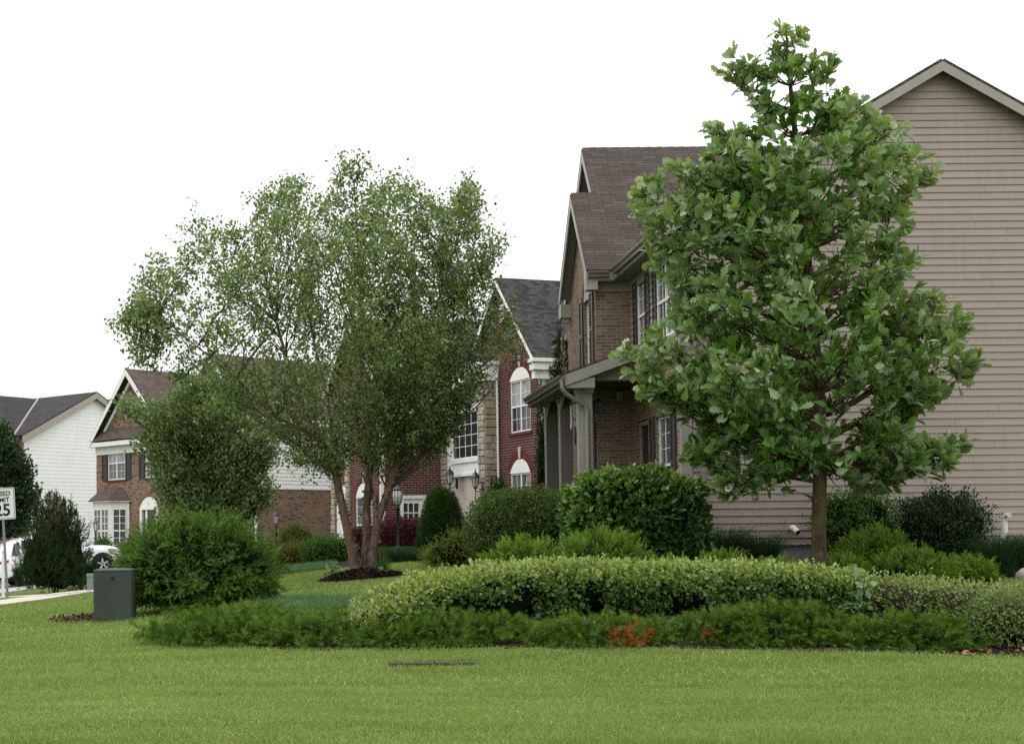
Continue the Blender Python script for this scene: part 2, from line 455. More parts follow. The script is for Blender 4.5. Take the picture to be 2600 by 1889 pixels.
M['tail_red'] = m_paint('tail_red', (.28, .012, .03), .2, .1, .6, 6, streak=False)
M['headlamp'] = m_paint('headlamp', (.32, .34, .35), .1, .2, .6, 20, streak=False)
M['pvc'] = m_paint('pvc', (.62, .63, .60), .35, .06, .4, 5, streak=False)
M['dark_hole'] = m_paint('dark_hole', (.01, .01, .01), .9, .1, .05, 5, streak=False)
M['wood_chime'] = m_paint('wood_chime', (.25, .15, .07), .6, .1, .3, 8)
M['chime_tube'] = m_paint('chime_tube', (.70, .70, .68), .3, .05, .5, 8)
M['boulder'] = m_grain('boulder', [(.3, (.22, .20, .17)), (.7, (.42, .39, .34))], 4, 50, .6, .03)
M['dry_leaf'] = m_islands('dry_leaf', [(.17, .07, .03), (.26, .13, .07), (.35, .24, .16), (.12, .05, .025)], bump=.1)
M['lawn'] = m_ground()
M['grass'] = m_leaf('grass', (.096, .165, .03), (.21, .285, .076), None, (.45, .47, .25), .6, .2, .3, .55, .35)
M['blue_grass'] = m_leaf('blue_grass', (.05, .11, .045), (.10, .175, .085), None, None, .6, .2, .3)
M['reed'] = m_leaf('reed', (.016, .042, .018), (.035, .08, .03), None, None, .6, .2, .3)
M['oak_leaf'] = m_leaf('oak_leaf', (.030, .095, .010), (.112, .235, .024), (.21, .30, .12), (.50, .56, .39), .36, .45, .26, .5)
M['birch_leaf'] = m_leaf('birch_leaf', (.055, .105, .024), (.155, .228, .07), (.26, .34, .16), None, .42, .4, .35, .6, .5)
M['far_leaf'] = m_leaf('far_leaf', (.045, .088, .026), (.115, .178, .055), (.16, .22, .09), (.28, .34, .17), .45, .35, .3, .8, .5)
M['dark_leaf'] = m_leaf('dark_leaf', (.012, .03, .01), (.03, .062, .02), None, None, .5, .3, .3, .6)
M['yew'] = m_leaf('yew', (.020, .058, .007), (.055, .12, .013), None, (.14, .235, .03), .55, .2, .25, 1.2)
M['juniper'] = m_leaf('juniper', (.014, .050, .004), (.050, .112, .009), None, (.155, .25, .028), .6, .15, .25, 1.6)
M['juniper_dead'] = m_leaf('juniper_dead', (.20, .06, .012), (.36, .13, .035), None, None, .7, .1, .2, 1.6)
M['arborvitae'] = m_leaf('arborvitae', (.010, .028, .007), (.028, .058, .014), None, (.12, .075, .04), .6, .15, .2, 1.0)
M['cypress'] = m_leaf('cypress', (.024, .08, .006), (.075, .165, .014), None, (.24, .34, .045), .55, .2, .3, 1.5)
M['gold_juniper'] = m_leaf('gold_juniper', (.075, .125, .015), (.19, .24, .03), None, None, .55, .2, .3, 1.5)
M['spruce'] = m_leaf('spruce', (.014, .048, .008), (.034, .095, .014), None, (.04, .04, .022), .6, .15, .2, 1.5)
M['euonymus'] = m_leaf('euonymus', (.016, .06, .008), (.055, .13, .014), None, (.20, .32, .07), .38, .4, .3, 1.2)
M['fine_leaf'] = m_leaf('fine_leaf', (.028, .055, .010), (.065, .11, .018), None, (.11, .15, .03), .5, .25, .3, 1.2)
M['hedge_leaf'] = m_leaf('hedge_leaf', (.034, .088, .014), (.098, .185, .036), (.17, .25, .09), (.37, .42, .10), .42, .4, .35, 1.2)
M['sparse_leaf'] = m_leaf('sparse_leaf', (.07, .11, .035), (.14, .205, .055), None, (.26, .31, .09), .5, .3, .3, 1.2)
M['barberry'] = m_leaf('barberry', (.035, .008, .010), (.085, .016, .02), None, None, .5, .25, .25, 1.5)
M['spirea'] = m_leaf('spirea', (.05, .075, .012), (.13, .15, .03), None, (.17, .06, .02), .5, .25, .3, 1.5)
M['bright_leaf'] = m_leaf('bright_leaf', (.025, .075, .010), (.07, .15, .022), None, None, .45, .3, .3, 1.5)
M['pale_leaf'] = m_leaf('pale_leaf', (.10, .19, .07), (.20, .29, .14), (.26, .33, .2), None, .5, .3, .35, 2)
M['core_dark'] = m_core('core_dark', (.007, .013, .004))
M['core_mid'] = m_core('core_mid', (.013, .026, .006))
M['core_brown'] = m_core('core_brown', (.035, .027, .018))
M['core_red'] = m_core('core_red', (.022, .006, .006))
M['oak_bark'] = m_bark('oak_bark', (.062, .046, .026), (.13, .104, .06), (.085, .074, .026), 8)
M['birch_bark'] = m_bark('birch_bark', (.11, .08, .06), (.235, .185, .15), (.15, .095, .065), 8)
M['twig'] = m_bark('twig', (.05, .038, .03), (.09, .07, .055), None, 10)
M['twig_grey'] = m_bark('twig_grey', (.06, .05, .05), (.12, .105, .10), None, 10)
# ------------------------------------------------------------------ ground
GP = []
def gp(px, py, Y):
    p = at(px, py, Y); GP.append((p.x, p.y, p.z))
for a in [(0,1889,9),(650,1889,9),(1300,1889,9),(1950,1889,9),(2600,1889,9),
          (400,1592,19),(520,1622,17.3),(700,1642,16),(1300,1656,14.8),(2000,1662,14.5),(2600,1664,14.4),
          (290,1578,21),(60,1562,24),(240,1530,28),(100,1515,34),(236,1503,33),(18,1520,33),
          (150,1500,42),(55,1490,49),(247,1460,49),(400,1402,58),(297,1405,61),(65,1402,72),
          (640,1400,54),(750,1428,45),(900,1420,42),(1012,1413,41),(1150,1422,36),(1100,1452,31),(945,1470,29),(720,1472,30),
          (650,1538,22),(850,1530,20.5),(1375,1400,41.5),
          (1800,1442,23.6),(2400,1442,23.6),(2550,1470,22),(1450,1420,26),(1250,1442,27),
          (1300,1562,16.5),(2200,1580,16.4),(2080,1458,20),(1500,1470,20),(2550,1600,16)]:
    gp(*a)
for a in [(0,0,0),(-8,2,0.0),(8,2,.1),(-14,15,.05),(16,12,.5),(22,24,1.0),(-12,24,.0),(-20,36,-.1),(-16,50,-.5)]: GP.append(a)
for k in range(14):
    a = 2 * math.pi * k / 14; GP.append((150 * math.cos(a), 40 + 150 * math.sin(a), .3))
GP = np.array(GP)
def _tps(r): return np.where(r > 1e-9, r * r * np.log(np.maximum(r, 1e-9)), 0)
def _fit():
    P = GP[:, :2] / 20; n = len(P)
    K = _tps(np.linalg.norm(P[:, None] - P[None], axis=2)) + np.eye(n) * 2e-3
    A = np.hstack([np.ones((n, 1)), P]); L = np.zeros((n + 3, n + 3))
    L[:n, :n] = K; L[:n, n:] = A; L[n:, :n] = A.T
    return np.linalg.solve(L, np.concatenate([GP[:, 2], np.zeros(3)]))
_W = _fit()
def gnd(x, y):
    x = np.atleast_1d(np.asarray(x, float)); y = np.atleast_1d(np.asarray(y, float))
    P = np.stack([x, y], 1) / 20; out = np.empty(len(P))
    for i in range(0, len(P), 40000):
        q = P[i:i + 40000]
        out[i:i + 40000] = _tps(np.linalg.norm(q[:, None] - GP[None, :, :2] / 20, axis=2)) @ _W[:-3] + _W[-3] + q @ _W[-2:]
    far = np.clip((np.hypot(x, y - 40) - 110) / 40, 0, 1)
    return np.clip(out, -1.5, 2.2) * (1 - far) + .3 * far
def g1(x, y): return float(gnd(x, y)[0])

def grid_sheet(name, xs, ys, mat, dz=0.0, keep=None):
    X, Y = np.meshgrid(xs, ys); Z = gnd(X.ravel(), Y.ravel()) + dz
    V = np.stack([X.ravel(), Y.ravel(), Z], 1); nx, ny = len(xs), len(ys)
    i = (np.arange(ny - 1)[:, None] * nx + np.arange(nx - 1)[None]).ravel()
    Fq = np.stack([i, i + 1, i + nx + 1, i + nx], 1)
    if keep is not None:
        c = V[Fq].mean(1); Fq = Fq[keep(c[:, 0], c[:, 1])]
        used = np.unique(Fq); mp = np.zeros(len(V), int); mp[used] = np.arange(len(used)); V = V[used]; Fq = mp[Fq]
    c = Cloud(); c.raw(V, Fq); return c.build(name, [mat], smooth=True)
def steps(a, b, h): return np.arange(a, b + h * .5, h)
gx_ = np.concatenate([steps(-900, -100, 100), steps(-80, -26, 4), steps(-24, 30, .5), steps(34, 90, 4), steps(110, 910, 100)])
gy_ = np.concatenate([steps(-200, -20, 30), steps(-10, 4, 2), steps(5, 80, .5), steps(84, 150, 6), steps(180, 1300, 140)])
tag(grid_sheet('lawn', gx_, gy_, M['lawn']), kind='structure')

def pxpoly(pts):
    """ground polygon from (photo px, depth) pairs"""
    out = []
    for px, Y in pts:
        out.append((AX(px, 1500, Y), Y))
    return out
BED = pxpoly([(400,18.9),(470,17.4),(610,16.1),(800,15.45),(1050,15.1),(1400,14.95),(1800,14.75),(2200,14.65),(2420,14.5),(2640,14.35)]) + \
      pxpoly([(2640,19.0),(2420,20.5),(2440,23.75),(1440,23.75),(1400,26.5),(1290,27),(1230,24.5),(1230,20.2),(1000,18.0),(860,18.6),(640,20.2),(480,20.6)])
bx = [p[0] for p in BED]; by = [p[1] for p in BED]
tag(grid_sheet('mulch_bed', steps(min(bx), max(bx), .1), steps(min(by), max(by), .1), M['mulch'], .014,
               lambda x, y: in_poly(x, y, BED)), kind='structure')
BED2 = pxpoly([(640,36),(760,36),(900,36),(1050,36.5),(1190,32),(1240,30),(1330,40),(1370,41.6),(1190,45.5),(1105,48),(960,45),(880,46.5),(840,51),(700,50),(640,48)])
bx = [p[0] for p in BED2]; by = [p[1] for p in BED2]
tag(grid_sheet('foundation_bed', steps(min(bx), max(bx), .2), steps(min(by), max(by), .2), M['mulch'], .014,
               lambda x, y: in_poly(x, y, BED2)), kind='structure')
# bare soil beside the utility box
pc = at(215, 1555, 22.2)
tag(grid_sheet('soil_patch', steps(pc.x - 1.0, pc.x + .55, .05), steps(pc.y - 1.1, pc.y + 1.0, .05), M['red_mulch'], .012,
               lambda x, y: ((x - pc.x - .1) / .62) ** 2 + ((y - pc.y) / .8) ** 2 + np.sin(9 * np.arctan2(y - pc.y, x - pc.x)) * .12 < 1), kind='structure')

def strip(name, pts, w, mat, th=.03):
    """a paved band following the ground, with a visible edge"""
    P = []
    for (x0, y0), (x1, y1) in zip(pts[:-1], pts[1:]):
        n = max(2, int(math.hypot(x1 - x0, y1 - y0) / .4))
        P += [(x0 + (x1 - x0) * k / n, y0 + (y1 - y0) * k / n) for k in range(n)]
    P.append(pts[-1]); V = []; Fc = []
    for i, (x, y) in enumerate(P):
        a = P[max(i - 1, 0)]; b = P[min(i + 1, len(P) - 1)]
        dx, dy = b[0] - a[0], b[1] - a[1]; l = math.hypot(dx, dy); nx, ny = -dy / l * w / 2, dx / l * w / 2
        for s in (-1, 1):
            xx, yy = x + nx * s, y + ny * s; z = g1(xx, yy)
            V += [(xx, yy, z - .05), (xx, yy, z + th)]
    for i in range(len(P) - 1):
        a, b = 4 * i, 4 * (i + 1)
        Fc += [(a + 1, b + 1, b + 3, a + 3), (a, b, b + 1, a + 1), (a + 3, b + 3, b + 2, a + 2)]
    m = MB(); m.add(V, Fc)
    return tag(m.build(name, mat), kind='structure')
def pts_of(l): return [(AX(px, 1510, Y), Y) for px, Y in l]
strip('sidewalk', pts_of([(-330,27.5),(-60,29.5),(60,30.8),(150,32.6),(250,34.6),(420,38)]), 1.5, M['sidewalk'], .03)
strip('footpath', pts_of([(-150,36.6),(20,35.8),(110,34.0),(165,32.6)]), 1.3, M['sidewalk'], .036)
strip('footpath', pts_of([(140,33.0),(200,36.5),(290,40)]), 1.3, M['sidewalk'], .033)
strip('driveway', pts_of([(-420,43.5),(-120,46.2),(60,48.4),(260,51.5),(380,55)]), 4.6, M['concrete'], .03)
strip('street', pts_of([(-1500,20),(-1500,40),(-1100,58),(-500,75),(-250,110)]), 8, M['asphalt'], .02)
# ------------------------------------------------------------------ houses
class House:
    def __init__(s, name, label, px, Y, zb, deg):
        p = at(px, 1355, Y); s.o = Vector((p.x, Y, zb)); s.a = R(deg)
        s.root = thing(name, label, 'house', s.o, s.a)
        s.rot = Matrix.Rotation(s.a, 3, 'Z'); s.inv = s.rot.transposed()
    def _ray(s, px, py):
        e = s.inv @ (Vector((0, 0, EYE)) - s.o); d = s.inv @ (at(px, py, 1.0) - Vector((0, 0, EYE)))
        return e, d
    def onx(s, px, py, x=0.0):
        e, d = s._ray(px, py); k = (x - e.x) / d.x; return e.y + d.y * k, e.z + d.z * k
    def ony(s, px, py, y=0.0):
        e, d = s._ray(px, py); k = (y - e.y) / d.y; return e.x + d.x * k, e.z + d.z * k
    def fx(s, x=0.0, y=0.0): return (Vector((x, y, 0)), Vector((0, 1, 0)), Vector((-1, 0, 0)))   # faces the street
    def fy(s, y=0.0, x=0.0): return (Vector((x, y, 0)), Vector((1, 0, 0)), Vector((0, -1, 0)))   # faces the neighbour nearer the camera

def wall(mb, fr, u0, u1, v0, v1, holes=(), depth=.12):
    us = sorted({u0, u1} | {h[0] for h in holes} | {h[1] for h in holes}); vs = sorted({v0, v1} | {h[2] for h in holes} | {h[3] for h in holes})
    P = lambda u, v, n=0: fr[0] + fr[1] * u + fr[2] * n + Vector((0, 0, v))
    for a, b in zip(us[:-1], us[1:]):
        for c, d in zip(vs[:-1], vs[1:]):
            m = ((a + b) / 2, (c + d) / 2)
            if any(h[0] < m[0] < h[1] and h[2] < m[1] < h[3] for h in holes): continue
            mb.quad(P(a, c), P(a, d), P(b, d), P(b, c))
    for h in holes:
        a, b, c, d = h
        for q in (((a,c),(a,d)), ((b,d),(b,c)), ((a,d),(b,d)), ((b,c),(a,c))):
            mb.quad(P(*q[0]), P(*q[0], -depth), P(*q[1], -depth), P(*q[1]))
def tri_wall(mb, fr, pts, t=.1):
    mb.prism([fr[0] + fr[1] * u + Vector((0, 0, v)) for u, v in pts], -fr[2] * t)
def laps(mb, fr, z0, z1, bounds, course=.127, lip=.017, holes=(), joint=0):
    rj = random.Random(5)
    P = lambda u, v, n: fr[0] + fr[1] * u + fr[2] * n + Vector((0, 0, v))
    k = 0
    while z0 + k * course < z1 - .01:
        a = z0 + k * course; b = min(a + course, z1); k += 1
        la, ra = bounds(a); lb, rb = bounds(b)
        if ra - la < .02: continue
        segs = [(la, ra, lb, rb)]
        m = (a + b) / 2
        for h in holes:
            if h[2] < m < h[3]:
                ns = []
                for s in segs:
                    if s[0] < h[0]: ns.append((s[0], min(s[1], h[0]), s[2], min(s[3], h[0])))
                    if s[1] > h[1]: ns.append((max(s[0], h[1]), s[1], max(s[2], h[1]), s[3]))
                segs = ns
        if joint:   # butt joints between panels
            ns = []
            for s in segs:
                x = s[0] + rj.uniform(.8, joint); prev = (s[0], s[2])
                while x < s[1] - .5: ns.append((prev[0], x - .0015, prev[1], x - .0015)); prev = (x + .0015, x + .0015); x += joint
                ns.append((prev[0], s[1], prev[1], s[3]))
            segs = ns
        for l0, r0, l1, r1 in segs:
            mid = a + course * .5
            mb.quad(P(l0, a, lip), P(l1, b, .003), P(r1, b, .003), P(r0, a, lip))
            mb.quad(P(l0, a, lip), P(r0, a, lip), P(r0, a, 0), P(l0, a, 0))

def window(h, fr, u0, u1, v0, v1, twin=False, cols=2, rows=2, n0=-.06, glass=('glass_dim', 'glass'), frame='white_trim', sill=None, mid=.5, muntin=.014):
    """double-hung window: frame with sashes and muntins, an upper and a lower pane"""
    m = MB(); t = .045
    fb = lambda a, b, c, d, x=0.0, y=.045: m.fbox(fr, a, b, c, d, n0 + x, n0 + y)
    fb(u0, u0 + t, v0, v1); fb(u1 - t, u1, v0, v1); fb(u0 + t, u1 - t, v1 - t, v1); fb(u0 + t, u1 - t, v0, v0 + t)
    vm = v0 + (v1 - v0) * mid
    bays = [(u0 + t, u1 - t)]
    if twin:
        um = (u0 + u1) / 2; fb(um - .035, um + .035, v0 + t, v1 - t, 0, .043); bays = [(u0 + t, um - .035), (um + .035, u1 - t)]
    for a, b in bays:
        if mid > 0: fb(a, b, vm - .025, vm + .025, 0, .04)
        secs = ((v0 + t, vm - .025), (vm + .025, v1 - t)) if mid > 0 else ((v0 + t, v1 - t),)
        for c, d in secs:
            for i in range(1, cols): u = a + (b - a) * i / cols; fb(u - muntin / 2, u + muntin / 2, c, d, .005, .024)
            for i in range(1, rows): v = c + (d - c) * i / rows; fb(a, b, v - muntin / 2, v + muntin / 2, .006, .022)
    w = m.build('window', M[frame], h.root)
    if mid > 0:
        MB().fbox(fr, u0 + .02, u1 - .02, vm, v1 - .02, n0 + .004, n0 + .012).build('upper_pane', M[glass[0]], w)
        MB().fbox(fr, u0 + .02, u1 - .02, v0 + .02, vm, n0 + .002, n0 + .010).build('lower_pane', M[glass[1]], w)
    else:
        MB().fbox(fr, u0 + .02, u1 - .02, v0 + .02, v1 - .02, n0 + .002, n0 + .010).build('pane', M[glass[0]], w)
    if sill: MB().fbox(fr, u0 - .1, u1 + .1, v0 - .09, v0 - .002, -.05, .045).build('sill', M[sill], w)
    return w
def shutter(h, fr, u0, u1, v0, v1, mat='shutter'):
    m = MB(); t = .05
    m.fbox(fr, u0, u1, v0, v1, .004, .022)
    for a, b, c, d in ((u0, u0 + t, v0, v1), (u1 - t, u1, v0, v1), (u0 + t, u1 - t, v1 - .07, v1), (u0 + t, u1 - t, v0, v0 + .07), (u0 + t, u1 - t, (v0 + v1) / 2 - .04, (v0 + v1) / 2 + .04)):
        m.fbox(fr, a, b, c, d, .024, .042)
    return m.build('shutter', M[mat], h.root)
def arch_pts(uc, v, hw, rise, n=12):
    """segmental arch points from right to left"""
    r = (hw * hw + rise * rise) / (2 * rise); cz = v + rise - r
    a0 = math.asin(min(1, hw / r))
    if rise > hw: a0 = math.pi - a0
    return [(uc + r * math.sin(a0 - 2 * a0 * k / n), cz + r * math.cos(a0 - 2 * a0 * k / n)) for k in range(n + 1)], r, cz, a0
def arch_panel(h, fr, uc, v, hw, rise, mat='white_trim', n0=-.02, n1=.02, name='arch_panel'):
    pts, *_ = arch_pts(uc, v, hw, rise)
    MB().prism([fr[0] + fr[1] * u + fr[2] * n0 + Vector((0, 0, z)) for u, z in pts], fr[2] * (n1 - n0)).build(name, M[mat], h.root)
def soldier_arch(h, fr, uc, v, hw, rise, w=.22, mat='soldier_red', key='keystone', n1=.022, nb=None):
    pts, r, cz, a0 = arch_pts(uc, v, hw, rise)
    m = MB(); nb = nb or int(2 * a0 * r / .085)
    P = lambda a, q, n: fr[0] + fr[1] * (uc + q * math.sin(a)) + fr[2] * n + Vector((0, 0, cz + q * math.cos(a)))
    da = 2 * a0 / nb
    for k in range(nb):
        a = -a0 + da * k + da * .04; b = a + da * .92
        m.prism([P(a, r + .012, -.03), P(a, r + w, -.03), P(b, r + w, -.03), P(b, r + .012, -.03)], fr[2] * (n1 + .03))
    m.build('brick_arch', M[mat], h.root)
    if key:
        MB().prism([fr[0] + fr[1] * (uc + u) + fr[2] * (-.02) + Vector((0, 0, z)) for u, z in ((-.06, v + rise + .0), (.06, v + rise + .0), (.09, v + rise + w + .1), (-.09, v + rise + w + .1))], fr[2] * (n1 + .04)).build('keystone', M[key], h.root)
def ashlar(h, boxes, name='stone_pier'):
    """irregular stone veneer: boxes = list of (frame, u0,u1,v0,v1)"""
    m = MB(); back = MB(); rr = random.Random(3)
    for fr, u0, u1, v0, v1 in boxes:
        back.fbox(fr, u0, u1, v0, v1, -.02, .004)
        z = v0
        while z < v1 - .03:
            hgt = min(rr.choice([.14, .2, .2, .26]), v1 - z); u = u0
            while u < u1 - .02:
                w = min(rr.uniform(.16, .46), u1 - u)
                if u1 - u - w < .1: w = u1 - u
                g = .008; n = .02 + rr.random() * .03
                a, b, c, d = u + g, u + w - g, z + g, z + hgt - g
                P = lambda uu, vv, nn: fr[0] + fr[1] * uu + fr[2] * nn + Vector((0, 0, vv))
                j = lambda: rr.uniform(-.012, .012); e = .02
                m.add([P(a,c,.005),P(b,c,.005),P(b,d,.005),P(a,d,.005), P(a+e+j(),c+e+j(),n),P(b-e+j(),c+e+j(),n+j()*.5),P(b-e+j(),d-e+j(),n),P(a+e+j(),d-e+j(),n+j()*.5)],
                      [(4,5,6,7),(0,1,5,4),(1,2,6,5),(2,3,7,6),(3,0,4,7)])
                u += w
            z += hgt
    o = m.build(name, M['stone'], h.root)
    back.build('mortar_backing', M['stone_mortar'], o)
    return o
def rake_board(m, y0, y1, pts, depth=.2):
    """board under a sloping roof edge; pts are the (x,z) points of the roof line seen along y"""
    for (xa, za), (xb, zb) in zip(pts[:-1], pts[1:]):
        m.prism([Vector((xa, y0, za)), Vector((xb, y0, zb)), Vector((xb, y0, zb - depth)), Vector((xa, y0, za - depth))], (0, y1 - y0, 0))
def rake_board_x(m, x0, x1, pts, depth=.2):
    for (ya, za), (yb, zb) in zip(pts[:-1], pts[1:]):
        m.prism([Vector((x0, ya, za)), Vector((x0, yb, zb)), Vector((x0, yb, zb - depth)), Vector((x0, ya, za - depth))], (x1 - x0, 0, 0))
def front_gable(m, x0, x1, yc, zr, hw, ze, t=.05):
    """two roof slabs of a street-facing gable: ridge along x"""
    m.slab((x0, yc - hw, ze), (x1, yc - hw, ze), (x1, yc, zr), (x0, yc, zr), t)
    m.slab((x0, yc + hw, ze), (x0, yc, zr), (x1, yc, zr), (x1, yc + hw, ze), t)
def gutter(m, a, b, w=.11, h=.12, side=(-1, 0)):
    """open K-style gutter from a to b (top back edge), side = outward dir"""
    a = Vector(a); b = Vector(b); s = Vector((side[0], side[1], 0)); Zv = Vector((0, 0, 1))
    prof = [(0, 0), (0, -h), (w * .55, -h), (w * .62, -h * .62), (w * .95, -h * .3), (w, 0), (w - .014, 0), (w * .85, -h * .3), (w * .5, -h * .85), (.01, -h * .85), (.01, 0)]
    pa = [a + s * u + Zv * v for u, v in prof]
    m.prism(pa, b - a)

# ---------------------------------------------------------------- house 1: tan siding, brick front, porch
H = House('tan_house', 'large tan house with lapped siding gable wall, brown shingle roof and brick porch front', 1731, 23.8, 1.0, 0)
H.o.x = 6.27; H.root.location = H.o
zf = H.ony(1850, 1385, 0)[1]
xpk, zpk = H.ony(2394, 155, -.25)
ze = H.onx(1570, 679, -.385)[1] + .03
sl = (zpk - ze) / (xpk + .385)
HW = 2 * xpk
MB().box(.02, HW - .02, .02, 11.9, -.6, zf).build('foundation', M['foundation'], H.root)
m = MB(); fr = H.fy(0)
under = lambda z: (z - ze + .06) / sl - .385
def b_side(z):
    l = .20; r = HW - .2
    if z > ze: l = max(l, under(z)); r = min(r, HW - under(z))
    return l, r
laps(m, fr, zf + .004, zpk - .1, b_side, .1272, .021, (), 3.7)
m.build('side_siding', M['tan_siding'], H.root)
tri_wall(m := MB(), H.fy(.004), [(.02, zf), (HW - .02, zf), (HW - .02, ze), (xpk, zpk - .08), (.02, ze)], .05); m.build('side_sheathing', M['tan_siding'], H.root)
MB().box(0, .185, -.03, .1, -.1, ze - .16).build('corner_trim', M['taupe_trim'], H.root); MB().box(HW - .185, HW, -.03, .1, -.1, ze - .16).build('corner_trim', M['taupe_trim'], H.root)
# brick street front beside the door
fF = H.fx(0)
wy0, wz1 = H.onx(1705, 1050, 0); wy1, _ = H.onx(1664, 1050, 0); wz1 += .02; wz0 = wz1 - 1.8
dy0 = H.onx(1646, 1100, 0)[0]; dy1 = H.onx(1616, 1100, 0)[0]; dz1 = H.onx(1640, 1063, 0)[1]
yr = 3.6
wall(m := MB(), fF, .10, yr, -.4, 3.72, [(wy0, wy1, wz0, wz1), (dy0, dy1, .32, dz1)], .14); m.build('brick_front', M['tan_brick'], H.root)
window(H, fF, wy0, wy1, wz0, wz1, twin=False, cols=3, rows=3, n0=-.1, glass=('glass_dim', 'glass'), sill=None)
shutter(H, fF, wy0 - .34, wy0 - .02, wz0 - .03, wz1 + .03); shutter(H, fF, wy1 + .02, wy1 + .34, wz0 - .03, wz1 + .03)
m = MB().fbox(fF, dy0 + .02, dy0 + .1, .32, dz1 - .02, -.13, -.05).fbox(fF, dy1 - .1, dy1 - .02, .32, dz1 - .02, -.13, -.05).fbox(fF, dy0 + .1, dy1 - .1, dz1 - .1, dz1 - .02, -.13, -.05)
dr = MB().fbox(fF, dy0 + .1, dy1 - .1, .32, dz1 - .1, -.12, -.09).build('front_door', M['dark_door'], H.root)
m.build('door_frame', M['taupe_trim'], dr)
MB().lathe([(0, -.03), (.025, -.02), (.03, 0), (.02, .03), (0, .035)], tuple(fF[0] + fF[1] * (dy0 + .17) + fF[2] * (-.05) + Vector((0, 0, 1.35))), 8).build('door_handle', M['bronze'], dr)
# upper storey in siding with two shuttered windows
uz0 = 3.72; uz1 = ze - .14
A0, az1 = H.onx(1640, 724, 0); A1, _ = H.onx(1620, 724, 0); B0, bz1 = H.onx(1713, 655, 0); B1, bz1b = H.onx(1669, 679, 0)
az1 = bz1 = bz1b; az0 = az1 - 1.38
hol = [(A0, A1, az0, az1), (B0, B1, az0, az1)]
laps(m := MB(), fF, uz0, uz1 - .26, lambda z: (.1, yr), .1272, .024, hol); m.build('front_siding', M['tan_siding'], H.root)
wall(m := MB(), H.fx(.004), .1, yr, uz0, uz1, hol, .1); m.build('front_sheathing', M['tan_siding'], H.root)
MB().fbox(fF, .1, yr, uz1 - .26, uz1, .0, .028).build('frieze_board', M['taupe_trim'], H.root)
window(H, fF, A0, A1, az0, az1, cols=2, rows=2, n0=-.03, glass=('glass_dim', 'glass'))
window(H, fF, B0, B1, az0, az1, twin=True, cols=2, rows=2, n0=-.03, glass=('glass_dim', 'glass'))
for a, b in ((A0 - .36, A0 - .03), (A1 + .03, A1 + .34), (B0 - .36, B0 - .03), (B1 + .03, B1 + .3)): shutter(H, fF, a, b, az0 - .03, az1 + .03)
# brick bay under the street-facing gable
xb = -.71; y2 = 6.5; yc = 5.05
e_y = 3.3; ez2 = H.onx(1495, 686, -.94)[1] + .02
zs = H.onx(1462, 478, -.94)[1]
yc = H.onx(1462, 478, -.94)[0]; yc = min(max(yc, 4.9), 5.3); p_ = (zs - ez2) / (yc - e_y)
yB = 2 * yc - e_y
tw0 = 5.05 - .45; tw1 = 5.05 + .45
ty1, tzs = H.onx(1482, 770, xb); ty0, _ = H.onx(1499, 770, xb)
tz0 = tzs - 1.45; tz1 = tzs
lz0, lz1 = .95, 2.78
fB = H.fx(xb); uc = (ty0 + ty1) / 2
m = MB()
wall(m, fB, yr, y2, -.4, ez2, [(ty0, ty1, tz0, tz1), (ty0, ty1, lz0, lz1)], .13)
tri_wall(m, fB, [(yr, ez2), (y2, ez2), (yc, ez2 + p_ * (yc - yr) - .05)], .1)
wall(m, H.fy(yr, xb), 0, -xb, -.4, ez2 - .1)
wall(m, H.fy(y2, xb), 0, -xb, -.4, ez2)
wall(m, fF, y2, 11.9, -.4, 5.6)
m.build('brick_bay', M['tan_brick'], H.root)
window(H, fB, ty0, ty1, tz0, tz1, twin=False, cols=2, rows=2, n0=-.11)
arch_panel(H, fB, uc, tz1 + .003, (ty1 - ty0) / 2, .34, 'taupe_trim', -.09, .006)
soldier_arch(H, fB, uc, tz1, (ty1 - ty0) / 2, .34, .2, 'soldier_tan', 'keystone')
window(H, fB, ty0, ty1, lz0, lz1, cols=2, rows=2, n0=-.11)
for a, b in ((ty0 - .36, ty0 - .03), (ty1 + .03, ty1 + .36)):
    shutter(H, fB, a, b, tz0, tz1 + .1); shutter(H, fB, a, b, lz0, lz1)
MB().fbox(H.fy(yr, xb), 0, -xb, ez2 - .36, ez2 - .1, .0, .03).build('frieze_board', M['taupe_trim'], H.root)
# roof
m = MB(); xg = -.94; xg2 = -.48; YB2 = yc + 1.05; ZB2 = ez2 + p_ * (YB2 - e_y)
m.slab((-.385, -.25, ze), (-.385, e_y, ze), (xpk, e_y, zpk), (xpk, -.25, zpk), .05)
m.slab((0, e_y, ze + .385 * sl), (0, 12, ze + .385 * sl), (xpk, 12, zpk), (xpk, e_y, zpk), .05)
m.slab((HW + .385, -.25, ze), (xpk, -.25, zpk), (xpk, 12, zpk), (HW + .385, 12, ze), .05)
m.slab((xg, e_y, ez2), (6.5, e_y, ez2), (6.5, yc, zs), (xg, yc, zs), .05)
m.slab((xg2, yc, zs), (6.5, yc, zs), (6.5, YB2, ZB2), (xg2, YB2, ZB2), .05)
m.slab((xg, yB, ez2), (xg, yc, zs), (3.0, yc, zs), (3.0, yB, ez2), .05)
m.slab((xg2, YB2 + (YB2 - e_y), ez2), (xg2, YB2, ZB2), (6.5, YB2, ZB2), (6.5, YB2 + (YB2 - e_y), ez2), .05)
roof = m.build('roof', M['brown_roof'], H.root)
m = MB()
k = .02
while k < 6.4 - xg2:   # ridge cap shingles
    x = xg2 + k; m.prism([Vector((x, YB2 - .13, ZB2 - .085)), Vector((x, YB2, ZB2 + .062)), Vector((x, YB2 + .13, ZB2 - .085))], (.3, 0, .012)); k += .24
m.build('ridge_cap', M['brown_roof'], roof); m = MB()
k = .02
